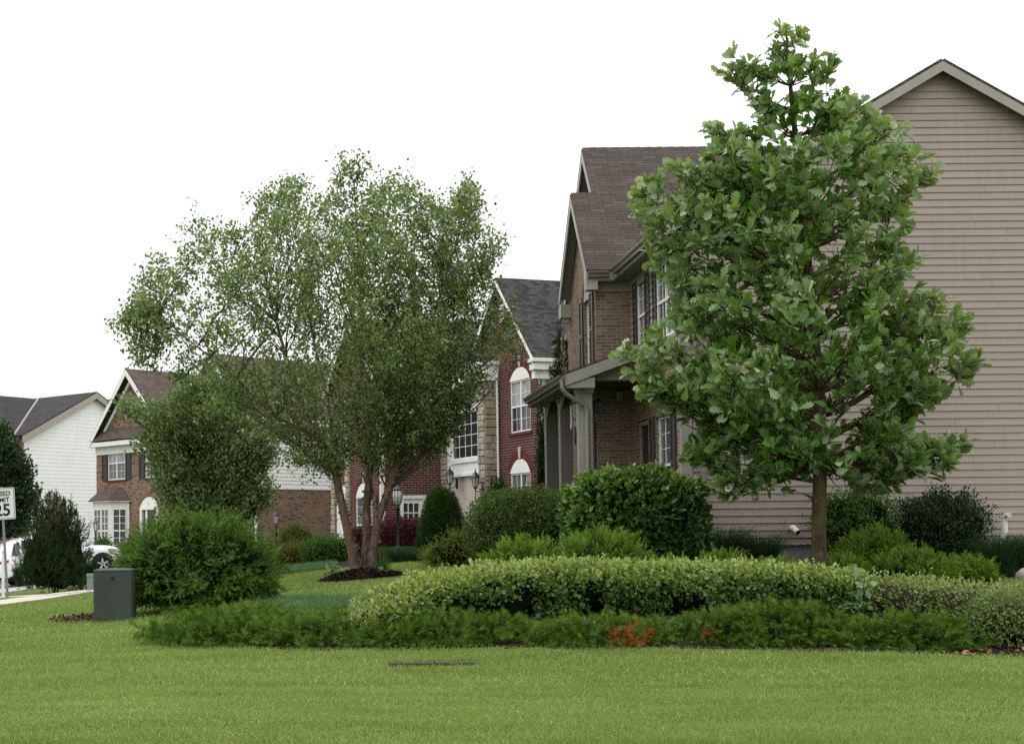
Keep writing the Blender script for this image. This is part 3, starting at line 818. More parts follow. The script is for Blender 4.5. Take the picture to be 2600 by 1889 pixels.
while k < .5:
    x = xg + k; m.prism([Vector((x, yc - .13, zs - .085)), Vector((x, yc, zs + .062)), Vector((x, yc + .13, zs - .085))], (.3, 0, .012)); k += .24
m.build('ridge_cap', M['brown_roof'], roof)
m = MB(); rake_board(m, -.25, -.222, [(-.385, ze - .003), (xpk, zpk - .003), (HW + .385, ze - .003)], .17); m.build('rake_board', M['rake_trim'], H.root)
m = MB(); rake_board_x(m, xg, xg + .028, [(e_y, ez2 - .003), (yc, zs - .003), (yB, ez2 - .003)], .24); m.build('gable_trim', M['rake_trim'], H.root); m = MB()
rake_board_x(m, xg2, xg2 + .028, [(yc + .03, zs + .02), (YB2, ZB2 - .003), (YB2 + (YB2 - e_y), ez2 - .003)], .24); m.build('gable_trim', M['rake_trim'], H.root)
MB().box(xg, xb, yB - .28, yB, ez2 - .46, ez2 - .17).build('cornice_return', M['rake_trim'], H.root); m = MB().box(xg, xb - .003, e_y + .02, e_y + .27, ez2 - .36, ez2 - .15)
m.build('cornice_return', M['rake_trim'], H.root)
m = MB(); m.slab((xg + .03, e_y + .05, ez2 - .04), (xb, e_y + .05, ez2 - .04), (xb, yc, zs - .1), (xg + .03, yc, zs - .1), .02)
m.slab((xg + .03, yB - .05, ez2 - .04), (xg + .03, yc, zs - .1), (xb, yc, zs - .1), (xb, yB - .05, ez2 - .04), .02)
m.box(-.38, .0, -.2, yr, ze - .19, ze - .165).box(xb, -.38, e_y + .03, yr, ez2 - .19, ez2 - .165)
m.slab((xg2 + .03, YB2 - .9, ZB2 - 1.2), (.02, YB2 - .9, ZB2 - 1.2), (.02, YB2, ZB2 - .1), (xg2 + .03, YB2, ZB2 - .1), .02)
m.slab((xg2 + .03, YB2 + 2.4, ZB2 - 2.95), (xg2 + .03, YB2, ZB2 - .1), (.02, YB2, ZB2 - .1), (.02, YB2 + 2.4, ZB2 - 2.95), .02)
m.build('soffit', M['soffit'], H.root)
tri_wall(m := MB(), H.fx(-.1), [(yc - .2, zs - .2 * p_ - .2), (yc + 2.6, zs - .9), (YB2, ZB2 - .12)], .05); m.build('gable_siding', M['taupe_shaded'], H.root)
m = MB().box(-.38, -.355, -.22, e_y, ze - .17, ze - .01).box(xg + .03, -.38, e_y + .015, e_y + .04, ez2 - .17, ez2 - .01)
m.build('fascia', M['taupe_trim'], H.root)
m = MB(); gutter(m, (-.385, -.25, ze - .0), (-.385, e_y - .115, ze - .0)); gutter(m, (xg + .02, e_y, ez2), (-.5, e_y, ez2), side=(0, -1))
m.build('gutter', M['gutter_brown'], H.root)
# downspout on the side wall
dx0 = H.ony(1777, 1200, 0)[0]; dx1 = H.ony(1789, 1200, 0)[0]; dc = (dx0 + dx1) / 2
m = MB().box(dx0, dx1, -.09, -.025, .12, ze - .5).box(dx0 - .008, dx1 + .008, -.10, -.02, 2.95, 2.99)
m.prism([Vector((dx0, -.09, .12)), Vector((dx0, -.025, .12)), Vector((dx0, -.12, .02)), Vector((dx0, -.2, .04))], (dx1 - dx0, 0, 0))
m.build('downspout', M['downspout'], H.root)
# porch
xc0, xc1 = -1.44, -1.20; zc = 3.44; pz = .30
cy = [H.onx(1473, 1150, xc0)[0], H.onx(1425, 1150, xc0)[0], H.onx(1389, 1150, xc0)[0]]; cw = .24
yP0 = cy[0] - .3; yP1 = cy[2] + cw + .28
zpe = H.onx(1432, 953, -1.75)[1]; zpw = H.onx(1548.5, 916, -.71)[1]; spp = (zpw - zpe) / 1.04
porch_top = lambda x: zpe + (x + 1.75) * spp
for y in cy:
    m = MB().box(xc0, xc1, y, y + cw, pz, zc)
    if y == cy[0]: m.box(xc0 - .03, xc1 + .03, y - .03, y + cw + .03, zc - .28, zc - .02)
    m.box(xc0 - .03, xc1 + .03, y - .03, y + cw + .03, pz, pz + .2).build('porch_column', M['taupe_trim'] if y == cy[0] else M['taupe_shaded'], H.root)
    MB().box(xc0 - .012, xc0 - .002, y + .01, y + cw - .01, pz + .2, zc - .28).build('column_lit_face', M['rake_trim'], H.root)  # lighter strip painting the light that falls on the street side
m = MB()
for a, b in ((cy[0] + cw, cy[1]), (cy[1] + cw, cy[2])):
    hw = (b - a) / 2; ucc = (a + b) / 2
    pts, *_ = arch_pts(ucc, zc - .42, hw, .34, 14)
    poly = [(xc0 + .02, b, zc + .02), (xc0 + .02, b, zc - .42)] + [(xc0 + .02, u, z) for u, z in pts][1:-1] + [(xc0 + .02, a, zc - .42), (xc0 + .02, a, zc + .02)]
    for (u0, z0), (u1, z1) in zip(pts[:-1], pts[1:]):
        m.prism([Vector((xc0 - .004, u0, z0)), Vector((xc0 - .004, u1, z1)), Vector((xc0 - .004, u1, zc)), Vector((xc0 - .004, u0, zc))], (.035, 0, 0))
m.box(xc0 - .004, xc0 + .031, cy[0], cy[2] + cw, zc, zpe - .02)
m.build('arched_beam', M['taupe_trim'], H.root)
MB().box(xc0 + .033, xc1, cy[0], cy[2] + cw, zc + .001, zpe - .02).build('header_beam', M['taupe_shaded'], H.root)
yb = cy[0] + .012
m = MB(); zb_ = H.ony(1560, 965, yb)[1]
m.prism([Vector((xc1 + .001, yb, zb_)), Vector((-.002, yb, zb_)), Vector((-.002, yb, porch_top(0) - .06)), Vector((xc1 + .001, yb, porch_top(xc1) - .06))], (0, .2, 0))
m.build('side_beam', M['taupe_trim'], H.root)
m = MB(); m.slab((-1.75, yP0, zpe), (-1.75, yr, zpe), (-.003, yr, porch_top(0)), (-.003, yP0, porch_top(0)), .04)
m.slab((-1.75, yr, zpe), (-1.75, yP1, zpe), (xb - .003, yP1, porch_top(xb)), (xb - .003, yr, porch_top(xb)), .04)
m.build('porch_roof', M['brown_roof'], H.root)
m = MB(); rake_board(m, yP0, yP0 + .028, [(-1.75, zpe - .003), (-.003, porch_top(0) - .003)], .20); m.build('porch_rake', M['taupe_trim'], H.root); m = MB(); m.box(-1.72, xc1, yP0 + .03, yP0 + .05, zpe - .24, zpe - .05); m.build('eave_return', M['taupe_trim'], H.root); m = MB(); rake_board(m, yP1 - .028, yP1, [(-1.75, zpe - .003), (xb, porch_top(xb) - .003)], .2)
m.build('porch_rake', M['taupe_trim'], H.root)
m = MB().box(-1.75, -1.72, yP0 + .03, yP1 - .03, zpe - .19, zpe - .01).box(-1.72, xc0 - .001, yP0 + .06, yP1 - .03, zpe - .2, zpe - .18); m.build('porch_soffit', M['taupe_shaded'], H.root)
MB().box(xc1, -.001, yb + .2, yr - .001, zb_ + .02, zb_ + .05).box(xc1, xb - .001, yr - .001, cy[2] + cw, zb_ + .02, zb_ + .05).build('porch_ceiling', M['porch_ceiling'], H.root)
m = MB(); gutter(m, (-1.75, yP0 - .02, zpe), (-1.75, yP1, zpe)); m.build('porch_gutter', M['gutter_brown'], H.root)
gx, gy, gz = -1.80, yP0 + .03, zpe - .11
dsx = xc0 + .13; dsy = cy[0] - .05
m = MB().tube([(gx, gy, gz + .03), (gx, gy, gz - .1), (gx + .02, gy, gz - .17), (gx + .08, gy + .03, gz - .24), (dsx - .06, dsy - .02, gz - .42), (dsx, dsy, gz - .5), (dsx, dsy, gz - .7), (dsx, dsy, .3)], .043, 6)
m.build('porch_downspout', M['downspout'], H.root)
MB().box(xc0 - .1, -.002, cy[0] - .1, yr - .01, -.4, pz).box(xc0 - .1, xb - .002, yr - .01, cy[2] + .4, -.4, pz).build('porch_floor', M['dark_porch_floor'], H.root)
HOUSE1 = H

# ---------------------------------------------------------------- house 2: red brick with stone tower
H = House('red_brick_house', 'red brick house with stone entry pier, dark grey roof and white trim', 1375, 41.5, 1.0, 17.5)
fF = H.fx(0)
pe = H.onx(1268, 1150, 0)[0]                       # brick meets the stone pier
wy0 = H.onx(1347.5, 1050, 0)[0]; wy1 = H.onx(1297, 1050, 0)[0]; wz1 = H.onx(1320, 965, 0)[1]; wz0 = H.onx(1320, 1097, 0)[1]
lw0 = H.onx(1348, 1250, 0)[0]; lw1 = H.onx(1298, 1250, 0)[0]; lz1 = H.onx(1322, 1201, 0)[1]; lz0 = lz1 - 1.5
xo = -.3
eg_y, eg_z = H.onx(1353, 908, xo); gyc, gz = H.onx(1256.5, 708, xo)
eg_y = min(eg_y, -.1); hwg = gyc - eg_y; slg = (gz - eg_z) / hwg
yw = 7.0
m = MB()
wall(m, fF, 0, pe, -.5, eg_z - .1, [(wy0, wy1, wz0, wz1), (lw0, lw1, lz0, lz1)], .1)
tri_wall(m, fF, [(0, eg_z - .1), (2 * gyc, eg_z - .1), (2 * gyc, eg_z + .05), (gyc, gz - .12), (0, eg_z + .05)], .1)
xw = H.ony(968, 1200, yw)[0]
yS1 = H.onx(1155, 1200, 0)[0]; yS2 = H.onx(1143, 1200, 0)[0]
wall(m, fF, yS2, yw, -.5, eg_z - .1)
fW = H.fy(yw, xw)
sx0 = H.ony(1016, 1290, yw)[0] - xw; sx1 = H.ony(1082, 1290, yw)[0] - xw; sz1 = H.ony(1050, 1257, yw)[1]
wall(m, fW, 0, -xw, -.5, eg_z - .1, [(sx0, sx1, .0, sz1)], .08)
fX = H.fx(xw)
ax0 = H.onx(945, 1300, xw)[0]; ax1 = H.onx(905, 1300, xw)[0]; az1 = H.onx(925, 1262, xw)[1]
ay = H.onx(890, 1250, xw)[0]
wall(m, fX, yw, ay, -.5, eg_z - .1, [(ax0, ax1, -.1, az1)], .08)
wall(m, fX, ay + .4, 12.4, 2.4, eg_z - .1)
tri_wall(m, fX, [(yw, eg_z - .1), (12.4, eg_z - .1), (12.4, eg_z + .05), (9.7, eg_z + 2.4), (yw, eg_z + .05)], .1)
wall(m, H.fx(0), 12.4, 14.0, -.5, eg_z)
m.build('brick_wall', M['red_brick'], H.root)
window(H, fF, wy0, wy1, wz0, wz1, twin=True, cols=2, rows=2, n0=-.06, glass=('glass_curtain', 'glass'), sill='soldier_red', mid=.5)
arch_panel(H, fF, (wy0 + wy1) / 2, wz1 + .003, (wy1 - wy0) / 2 + .02, .40)
soldier_arch(H, fF, (wy0 + wy1) / 2, wz1, (wy1 - wy0) / 2, .42, .24)
window(H, fF, lw0, lw1, lz0, lz1, twin=True, cols=2, rows=2, n0=-.06, glass=('glass_dim', 'glass'), sill='soldier_red', mid=.5)
arch_panel(H, fF, (lw0 + lw1) / 2, lz1 + .003, (lw1 - lw0) / 2 + .02, .44)
soldier_arch(H, fF, (lw0 + lw1) / 2, lz1, (lw1 - lw0) / 2, .46, .26)
# gable vent
vy, vz = H.onx(1276, 795, 0)
m = MB()
for i in range(7): m.fbox(fF, vy - .16, vy + .16, vz - .3 + i * .085, vz - .3 + i * .085 + .06, .0, .03)
m.build('gable_vent', M['white_trim'], H.root)
# stone entry: near pier, far pier
xp = -.5; pt = eg_z - .35
py1 = pe + .52
ashlar(H, [((Vector((xp, pe, 0)), Vector((1, 0, 0)), Vector((0, -1, 0))), 0, .5, -.4, pt), (H.fx(xp), pe, py1, -.4, pt), ((Vector((xp, py1, 0)), Vector((1, 0, 0)), Vector((0, 1, 0))), 0, .5, -.4, pt)], 'stone_pier')
ashlar(H, [(H.fx(xp + .2), yS1, yS2 + .25, -.4, pt), ((Vector((xp + .2, yS1, 0)), Vector((1, 0, 0)), Vector((0, -1, 0))), 0, .3, -.4, pt)], 'stone_pier')
MB().box(xp - .04, 0, pe - .04, yS2 + .3, pt, pt + .5).box(xp - .12, 0, pe - .1, yS2 + .36, pt + .5, pt + .62).build('entry_cornice', M['white_trim'], H.root)
# white entrance with a tall window above the door
xe = -.22; fE = H.fx(xe)
e0, e1 = py1, yS1
tz0_ = H.onx(1190, 1163, xe)[1]; tzm = H.onx(1190, 1037, xe)[1]; tzt = pt - .1; dzt = H.onx(1190, 1208, xe)[1]
m = MB().fbox(fE, e0, e0 + .22, -.4, pt, -.1, .06).fbox(fE, e1 - .3, e1, -.4, pt, -.1, .06).fbox(fE, e0 + .22, e1 - .3, dzt, tz0_, -.1, .0).fbox(fE, e0 + .22, e1 - .3, dzt, dzt + .1, .0, .05).fbox(fE, e0 + .22, e1 - .3, tz0_ - .14, tz0_, .0, .05).fbox(fE, e0 + .22, e1 - .3, tzm - .1, tzm + .1, -.1, .03)
m.build('entry_surround', M['white_trim'], H.root)
window(H, fE, e0 + .22, e1 - .3, tz0_, tzm - .1, cols=5, rows=4, n0=-.06, glass=('glass', 'glass'), mid=0, muntin=.022)
window(H, fE, e0 + .22, e1 - .3, tzm + .1, tzt, cols=5, rows=2, n0=-.06, glass=('glass_curtain', 'glass'), mid=0, muntin=.022)
d = MB().fbox(fE, e0 + .22, e1 - .3, -.3, dzt, -.12, -.08)
for a in (0, 1):
    for b in (0, 1):
        u = e0 + .5 + a * .62; v = .3 + b * 1.0
        d.fbox(fE, u, u + .45, v, v + .75, -.08, -.062)
d = d.build('front_door', M['keystone'], H.root)
# side service door
d = MB().fbox(fW, sx0, sx0 + .12, 0, sz1, -.06, .03).fbox(fW, sx1 - .12, sx1, 0, sz1, -.06, .03).fbox(fW, sx0 + .12, sx1 - .12, sz1 - .12, sz1, -.06, .03)
d.fbox(fW, sx0 + .12, sx1 - .12, 0, sz1 - .12, -.06, -.03); g0, g1_ = H.ony(1023, 1290, yw)[0] - xw, H.ony(1064, 1290, yw)[0] - xw
zt = H.ony(1050, 1276, yw)[1]; zb2 = zt - .70
d = d.build('service_door', M['white_trim'], H.root)
MB().fbox(fW, g0, g1_, zb2, zt, -.029, -.02).build('door_pane', M['glass'], d)
m = MB()
for i in range(4): u = g0 + (g1_ - g0) * i / 3; m.fbox(fW, u - .018, u + .018, zb2, zt, -.019, -.005)
for i in range(3): v = zb2 + (zt - zb2) * i / 2; m.fbox(fW, g0, g1_, v - .018, v + .018, -.018, -.006)
m.build('door_muntin', M['white_trim'], d)
# wing: arched window panel, garage door, stone piers, white corner board
window(H, fX, ax0, ax1, -.1, az1, cols=2, rows=3, n0=-.05, glass=('glass_dim', 'glass_dim'))
arch_panel(H, fX, (ax0 + ax1) / 2, az1 + .003, (ax1 - ax0) / 2, .5)
soldier_arch(H, fX, (ax0 + ax1) / 2, az1, (ax1 - ax0) / 2, .52, .24)
MB().box(xw - .035, xw + .12, yw - .035, yw + .1, -.4, eg_z - .1).build('corner_board', M['white_trim'], H.root)
ashlar(H, [(H.fx(xw - .05), ay, ay + .42, -.4, eg_z - .3), ((Vector((xw - .05, ay, 0)), Vector((1, 0, 0)), Vector((0, -1, 0))), 0, .06, -.4, eg_z - .3)], 'stone_pier')
ashlar(H, [(H.fx(xw - .05), 12.0, 12.4, -.4, eg_z - .3)], 'stone_pier')
gd = MB().fbox(fX, ay + .42, 12.0, -.4, 2.4, -.1, -.04)
for i in range(4):
    for j in range(4): gd.fbox(fX, ay + .5 + i * .45, ay + .5 + i * .45 + .38, -.05 + j * .6, -.05 + j * .6 + .5, -.04, -.02)
gd.build('garage_door', M['white_trim'], H.root)
window(H, fX, ay + .9, ay + 1.9, 3.3, 4.8, twin=False, n0=.01, glass=('glass_dim', 'glass'))
for u in (ay + .56, ay + 1.94): shutter(H, fX, u, u + .3, 3.3, 4.8)
# grey siding body, seen from the neighbour's side
xs1 = 9.0; fS = H.fy(.05)
rs = .62; xm = 4.4; zm = eg_z + (xm + .3) * rs
laps(m := MB(), fS, -.4, zm, lambda z: (.20 if z < eg_z else max(.2, (z - eg_z + .1) / rs - .3), 8.8 if z < eg_z else min(8.8, 9.1 - (z - eg_z + .1) / rs)), .127, .017)
m.build('side_siding', M['grey_siding'], H.root)
tri_wall(m := MB(), H.fy(.055), [(.1, -.5), (8.9, -.5), (8.9, eg_z), (xm, zm - .12), (.1, eg_z)], .05); m.build('side_sheathing', M['grey_siding'], H.root)
MB().box(.0, .22, -.01, .06, -.4, eg_z - .5).build('corner_board', M['white_trim'], H.root)
m = MB(); front_gable(m, xo, 5.0, gyc, gz, hwg, eg_z)
m.slab((-.3, 2 * gyc, eg_z), (-.3, 14.2, eg_z), (xm, 14.2, zm), (xm, 2 * gyc, zm), .05)
m.slab((.6, -.25, eg_z + .9 * rs), (.6, 2 * gyc, eg_z + .9 * rs), (xm, 2 * gyc, zm), (xm, -.25, zm), .05)
m.slab((9.1, -.25, eg_z), (xm, -.25, zm), (xm, 14.2, zm), (9.1, 14.2, eg_z), .05)
front_gable(m, xw - .3, 3.6, 9.7, eg_z + 2.55, 3.0, eg_z)
m.build('roof', M['grey_roof'], H.root)
m = MB(); rake_board_x(m, xo, xo + .03, [(eg_y, eg_z - .003), (gyc, gz - .003), (2 * gyc - eg_y, eg_z - .003)], .19)
m.build('white_rake_trim', M['white_trim'], H.root); m = MB(); rake_board_x(m, xw - .3, xw - .27, [(6.7, eg_z - .003), (9.7, eg_z + 2.547), (12.7, eg_z - .003)], .24)
m.build('white_rake_trim', M['white_trim'], H.root); m = MB(); rake_board(m, -.25, -.22, [(.55, eg_z + .85 * rs - .003), (xm, zm - .003), (9.1, eg_z - .003)], .26)
m.build('white_rake_trim', M['white_trim'], H.root); m = MB(); m.box(xo - .02, .5, eg_y - .14, .0, eg_z - .36, eg_z - .03).box(xo + .05, .42, eg_y, .0, eg_z - .62, eg_z - .36).box(xo - .08, .58, eg_y - .22, .0, eg_z - .13, eg_z - .02)
m.build('cornice_return', M['white_trim'], H.root)
m = MB(); m.box(-.4, -.3, 2 * gyc + .2, yw - .4, eg_z - .13, eg_z).build('gutter', M['white_trim'], H.root)
MB().tube([(.45, -.16, eg_z - .36), (.45, -.12, eg_z - .5), (.3, -.06, eg_z - .75), (.3, -.06, -.3)], .04, 6).build('downspout', M['white_trim'], H.root)
MB().tube([(-.07, pe - .05, pt + .3), (-.07, pe - .05, -.3)], .045, 6).build('downspout', M['white_trim'], H.root)
HOUSE2 = H
def lantern_mesh(s=1.0, arm=True):
    """coach lantern hung on a bracket: frame/roof and the glass apart; origin at bracket plate, lantern towards -x"""
    fm = MB(); o = -.2 if arm else 0
    fm.lathe([(0, .30), (.012, .29), (.018, .24), (.03, .22), (.06, .19), (.115, .12), (.125, .10), (.1, .095), (.0, .095)], (o, 0, 0), 6, False)
    fm.lathe([(.0, -.20), (.03, -.185), (.055, -.15), (.06, -.14), (.0, -.138)], (o, 0, 0), 6, False)
    for k in range(6):
        a = math.pi / 3 * k
        fm.tube([(o + .1 * math.cos(a), .1 * math.sin(a), .1), (o + .058 * math.cos(a), .058 * math.sin(a), -.14)], .008, 4, False)
    if arm:
        fm.box(-.02, .0, -.05, .05, -.28, -.02)
        fm.tube([(-.01, 0, -.1), (-.07, 0, -.22), (-.15, 0, -.25), (-.2, 0, -.22), (-.2, 0, -.18)], .012, 6)
        fm.tube([(-.2, 0, -.2), (-.2, 0, -.5)], .01, 5)
    gm = MB().lathe([(.088, .094), (.05, -.137)], (o, 0, 0), 6, False)
    return fm, gm
def scale_mb(m, s):
    m.v = [(x * s, y * s, z * s) for x, y, z in m.v]; return m
def wall_lantern(h, x, y, z, s=1.3, mat='lamp_glass'):
    fm, gm = lantern_mesh()
    for mm in (fm, gm): scale_mb(mm, s); mm.v = [(a + x, b + y, c + z) for a, b, c in mm.v]
    f = fm.build('wall_lantern', M['black_metal'], h.root); gm.build('lantern_glass', M[mat], f)
ly, lz = H.onx(1208, 1222, xp - .28); wall_lantern(H, xp - .02, ly, lz, 1.35)
ly, lz = H.onx(1143, 1213, xp + .2 - .28); wall_lantern(H, xp + .18, ly, lz, 1.35)
ly, lz = H.onx(937, 1257, xw - .28); wall_lantern(H, xw, ly, lz, 1.35)
ly, lz = H.onx(848, 1278, xw - .33); wall_lantern(H, xw - .06, ay + .2, lz, 1.3)

# ---------------------------------------------------------------- house 3: brown brick, two front gables, bay window
zb3 = .75
H = House('brown_brick_house', 'brown brick house with bay window and two front gables behind the small tree', 643, 55.0, zb3, 42)
fF = H.fx(0)
sz = H.ony(700, 1238, 0)[1]; ezs = H.ony(720, 1063, -.3)[1]
Lf = H.onx(245, 1250, 0)[0]
xo = -.35
g1y, g1z = H.onx(319, 938, xo); g1e, g1ez = H.onx(231, 1117, xo); g1h = g1e - g1y
g2y, g2z = H.onx(526, 898, xo); g2e = -.35; g2h = g2y - g2e; g2ez = ezs
aw0 = H.onx(318, 1180, 0)[0]; aw1 = H.onx(275, 1180, 0)[0]; aw_t = H.onx(297, 1133, 0)[1]; aw_b = H.onx(297, 1218, 0)[1]
bw0 = H.onx(412, 1180, 0)[0]; bw1 = H.onx(370, 1180, 0)[0]
dd0 = H.onx(402, 1300, 0)[0]; dd1 = H.onx(357, 1300, 0)[0]; ddt = H.onx(375, 1286, 0)[1]
cw0, cw1 = 1.6, 3.1
m = MB()
ftop = g1ez - .35
wall(m, fF, 0, Lf, -.6, ftop, [(aw0, aw1, aw_b, aw_t), (bw0, bw1, aw_b, aw_t), (dd0, dd1, -.3, ddt), (cw0, cw1, .4, 2.0)], .1)
gz0 = g1ez + .55
tri_wall(m, H.fx(.0), [(g1y - g1h + .5, gz0 - .3), (g1y + g1h - .5, gz0 - .3), (g1y, g1z - .15)], .1)
tri_wall(m, H.fx(.0), [(g2y - g2h + .3, ftop), (g2y + g2h - .3, ftop), (g2y + g2h - .3, g2ez + .1), (g2y, g2z - .15), (g2y - g2h + .3, g2ez + .1)], .1)
wall(m, H.fy(0), 0, 12, -.6, sz)
m.build('brick_wall', M['brown_brick'], H.root)
laps(m := MB(), H.fy(0), sz, ezs - .1, lambda z: (.1, 12), .15, .02); m.build('side_siding', M['white_siding'], H.root)
tri_wall(m := MB(), H.fy(.004), [(.05, sz), (12, sz), (12, ezs), (.05, ezs)], .05); m.build('side_sheathing', M['white_siding'], H.root)
MB().box(-.03, .12, -.03, .1, sz, ezs).box(.12, 12, -.03, .0, sz - .06, sz).build('corner_board', M['white_trim'], H.root)
window(H, fF, aw0, aw1, aw_b, aw_t, twin=True, cols=2, rows=2, n0=-.05, glass=('glass_curtain', 'glass_dim'), sill='soldier_red')
window(H, fF, bw0, bw1, aw_b, aw_t, twin=True, cols=2, rows=2, n0=-.05, glass=('glass_dim', 'glass_dim'), sill='soldier_red')
window(H, fF, cw0, cw1, .4, 2.0, twin=True, cols=2, rows=2, n0=-.05, glass=('glass_dim', 'glass_dim'), sill='soldier_red')
for a0, a1 in ((aw0, aw1), (bw0, bw1)):
    for u in (a0 - .48, a1 + .05): shutter(H, fF, u, u + .43, aw_b - .02, aw_t + .03, 'shutter_far')
d = MB().fbox(fF, dd0, dd0 + .14, -.3, ddt, -.08, .05).fbox(fF, dd1 - .14, dd1, -.3, ddt, -.08, .05).fbox(fF, dd0 + .14, dd1 - .14, ddt - .14, ddt, -.08, .05).fbox(fF, dd0 + .14, dd0 + .3, -.3, ddt - .14, -.08, -.02).fbox(fF, dd1 - .5, dd1 - .36, -.3, ddt - .14, -.08, -.01).build('door_surround', M['white_trim'], H.root)
MB().fbox(fF, dd1 - .36, dd1 - .14, -.3, ddt - .14, -.07, -.05).build('sidelight', M['glass_dim'], d)
MB().fbox(fF, dd0 + .3, dd1 - .5, -.3, ddt - .14, -.07, -.05).build('front_door', M['glass'], d)
arch_panel(H, fF, (dd0 + dd1) / 2, ddt + .003, (dd1 - dd0) / 2, .42)
soldier_arch(H, fF, (dd0 + dd1) / 2, ddt, (dd1 - dd0) / 2, .44, .22, 'soldier_tan', None)
# bay window
b0 = H.onx(328, 1330, 0)[0]; b1 = H.onx(246, 1330, 0)[0]; bt = H.onx(297, 1273, -.5)[1]; bz = -.5
pts = [(0, b0), (-.6, b0 + .6), (-.6, b1 - .6), (0, b1)]
m = MB().prism([Vector((x, y, bz)) for x, y in pts], (0, 0, bt - bz)); bay = m.build('bay_window', M['white_trim'], H.root)
g = MB(); mu = MB()
for (xa, ya), (xb_, yb_) in zip(pts[:-1], pts[1:]):
    O = Vector((xa, ya, 0)); U = Vector((xb_ - xa, yb_ - ya, 0)); L = U.length; U.normalize(); N = Vector((-U.y, U.x, 0))
    if N.x > 0: N = -N
    fr_ = (O, U, N); q = .14; zt_ = bt - .33
    n = 2 if L > 1.1 else 1; ww = (L - 2 * q - (n - 1) * .1) / n
    for i in range(n):
        a = q + i * (ww + .1)
        g.fbox(fr_, a, a + ww, .1, zt_, .004, .012)
        for k in range(3): u = a + ww * k / 2; mu.fbox(fr_, u - .02, u + .02, .1, zt_, .013, .03)
        for k in range(7): v = .1 + (zt_ - .1) * k / 6; mu.fbox(fr_, a, a + ww, v - (.03 if k in (0, 3, 6) else .012), v + (.03 if k in (0, 3, 6) else .012), .014, .028)
g.build('pane', M['glass_dim'], bay); mu.build('muntin', M['white_trim'], bay)
rz1 = H.onx(290, 1238, -.05)[1]
ep = [(0.02, b0 - .2), (-.78, b0 + .5), (-.78, b1 - .5), (0.02, b1 + .2)]; tp = [(0.0, b0 + .55), (-.08, b0 + .7), (-.08, b1 - .7), (0.0, b1 - .55)]
m = MB()
for i in range(3): m.slab((*ep[i], bt + .03), (*ep[i + 1], bt + .03), (*tp[i + 1], rz1), (*tp[i], rz1), .03)
m.build('bay_roof', M['brown_roof_far'], H.root)
MB().prism([Vector((x, y, bt)) for x, y in ep], (0, 0, .028)).build('bay_fascia', M['white_trim'], H.root)
# cornice and pent roof
MB().box(-.06, .0, .05, Lf, ftop - .35, ftop).box(xo, .0, g2e, Lf + .2, ftop, ftop + .2).build('cornice', M['white_trim'], H.root)
m = MB(); m.slab((xo - .02, g1y - g1h, g1ez - .1), (xo - .02, g1y + g1h, g1ez - .1), (.0, g1y + g1h - .35, gz0 - .1), (.0, g1y - g1h + .35, gz0 - .1), .03)
m.build('pent_roof', M['brown_roof_far'], H.root)
m = MB(); front_gable(m, xo, 6.0, g1y, g1z, g1h + .15, g1ez - .1); front_gable(m, xo, 12.3, g2y, g2z, g2h, g2ez)
m.build('roof', M['brown_roof_far'], H.root)
m = MB(); rake_board_x(m, xo - .03, xo, [(g1y - g1h, g1ez + .07), (g1y, g1z), (g1y + g1h + .1, g1ez - .05)], .27); m.build('white_rake_trim', M['white_trim'], H.root); m = MB()
rake_board_x(m, xo - .03, xo, [(g2y - g2h, g2ez), (g2y, g2z), (g2y + g2h, g2ez)], .25); m.build('white_rake_trim', M['white_trim'], H.root); m = MB()
rake_board_x(m, -.1, -.02, [(g1y - g1h + .5, g1ez + .1), (g1y, g1z - .35), (g1y + g1h - .35, g1ez + .1)], .2); m.build('white_rake_trim', M['white_trim'], H.root); m = MB()
m.box(-.3, 12, -.37, -.34, ezs - .2, ezs).box(-.02, 12, -.34, 0, ezs - .22, ezs - .2)
m.build('eave_fascia', M['white_trim'], H.root)
vy, vz = H.onx(535, 975, 0)
m = MB()
for i in range(7): m.fbox(fF, vy - .22, vy + .22, vz - .35 + i * .1, vz - .35 + i * .1 + .07, .0, .03)
m.build('gable_vent', M['white_trim'], H.root)
MB().tube([(.08, -.1, ezs), (.08, -.07, ezs - .3), (.08, -.07, -.5)], .06, 6).build('downspout', M['white_trim'], H.root)

# ---------------------------------------------------------------- house 4: white siding, dark roof
H = House('white_sided_house', 'pale house with white lapped siding end wall and dark grey roof at far left', 62, 72.0, .7, 50)
ezz = H.ony(63, 1107, -.3)[1]; hx, hz = H.ony(246, 997, -.3); rs = (hz - ezz) / (hx + .35)
laps(m := MB(), H.fy(0), -.4, hz, lambda z: ((.0, 2 * hx) if z < ezz else (max(0, (z - ezz + .12) / rs - .35), min(2 * hx, 2 * hx + .35 - (z - ezz + .12) / rs))), .2, .014)
m.build('side_siding', M['white_siding'], H.root)
tri_wall(m := MB(), H.fy(.01), [(.0, -.6), (2 * hx, -.6), (2 * hx, ezz), (hx, hz - .12), (0, ezz)], .05); m.build('side_sheathing', M['white_siding'], H.root)
m = MB(); wall(m, H.fx(0), .05, 11, -.6, ezz)
gyc, gz = 4.6, H.onx(135, 988, 1.5)[1]; gh = 4.2; gs = (gz - ezz) / gh
tri_wall(m, H.fx(-.02), [(gyc - gh + .3, ezz - .1), (gyc + gh - .3, ezz - .1), (gyc, gz - .2)], .1)
m.build('brick_wall', M['brown_brick'], H.root)
m = MB(); m.slab((-.35, -.3, ezz), (-.35, 11, ezz), (hx, 11, hz), (hx, -.3, hz), .06); m.slab((2 * hx + .35, -.3, ezz), (hx, -.3, hz), (hx, 11, hz), (2 * hx + .35, 11, ezz), .06)
front_gable(m, -.4, 6.5, gyc, gz, gh, ezz + .02)
m.build('roof', M['dark_roof'], H.root)
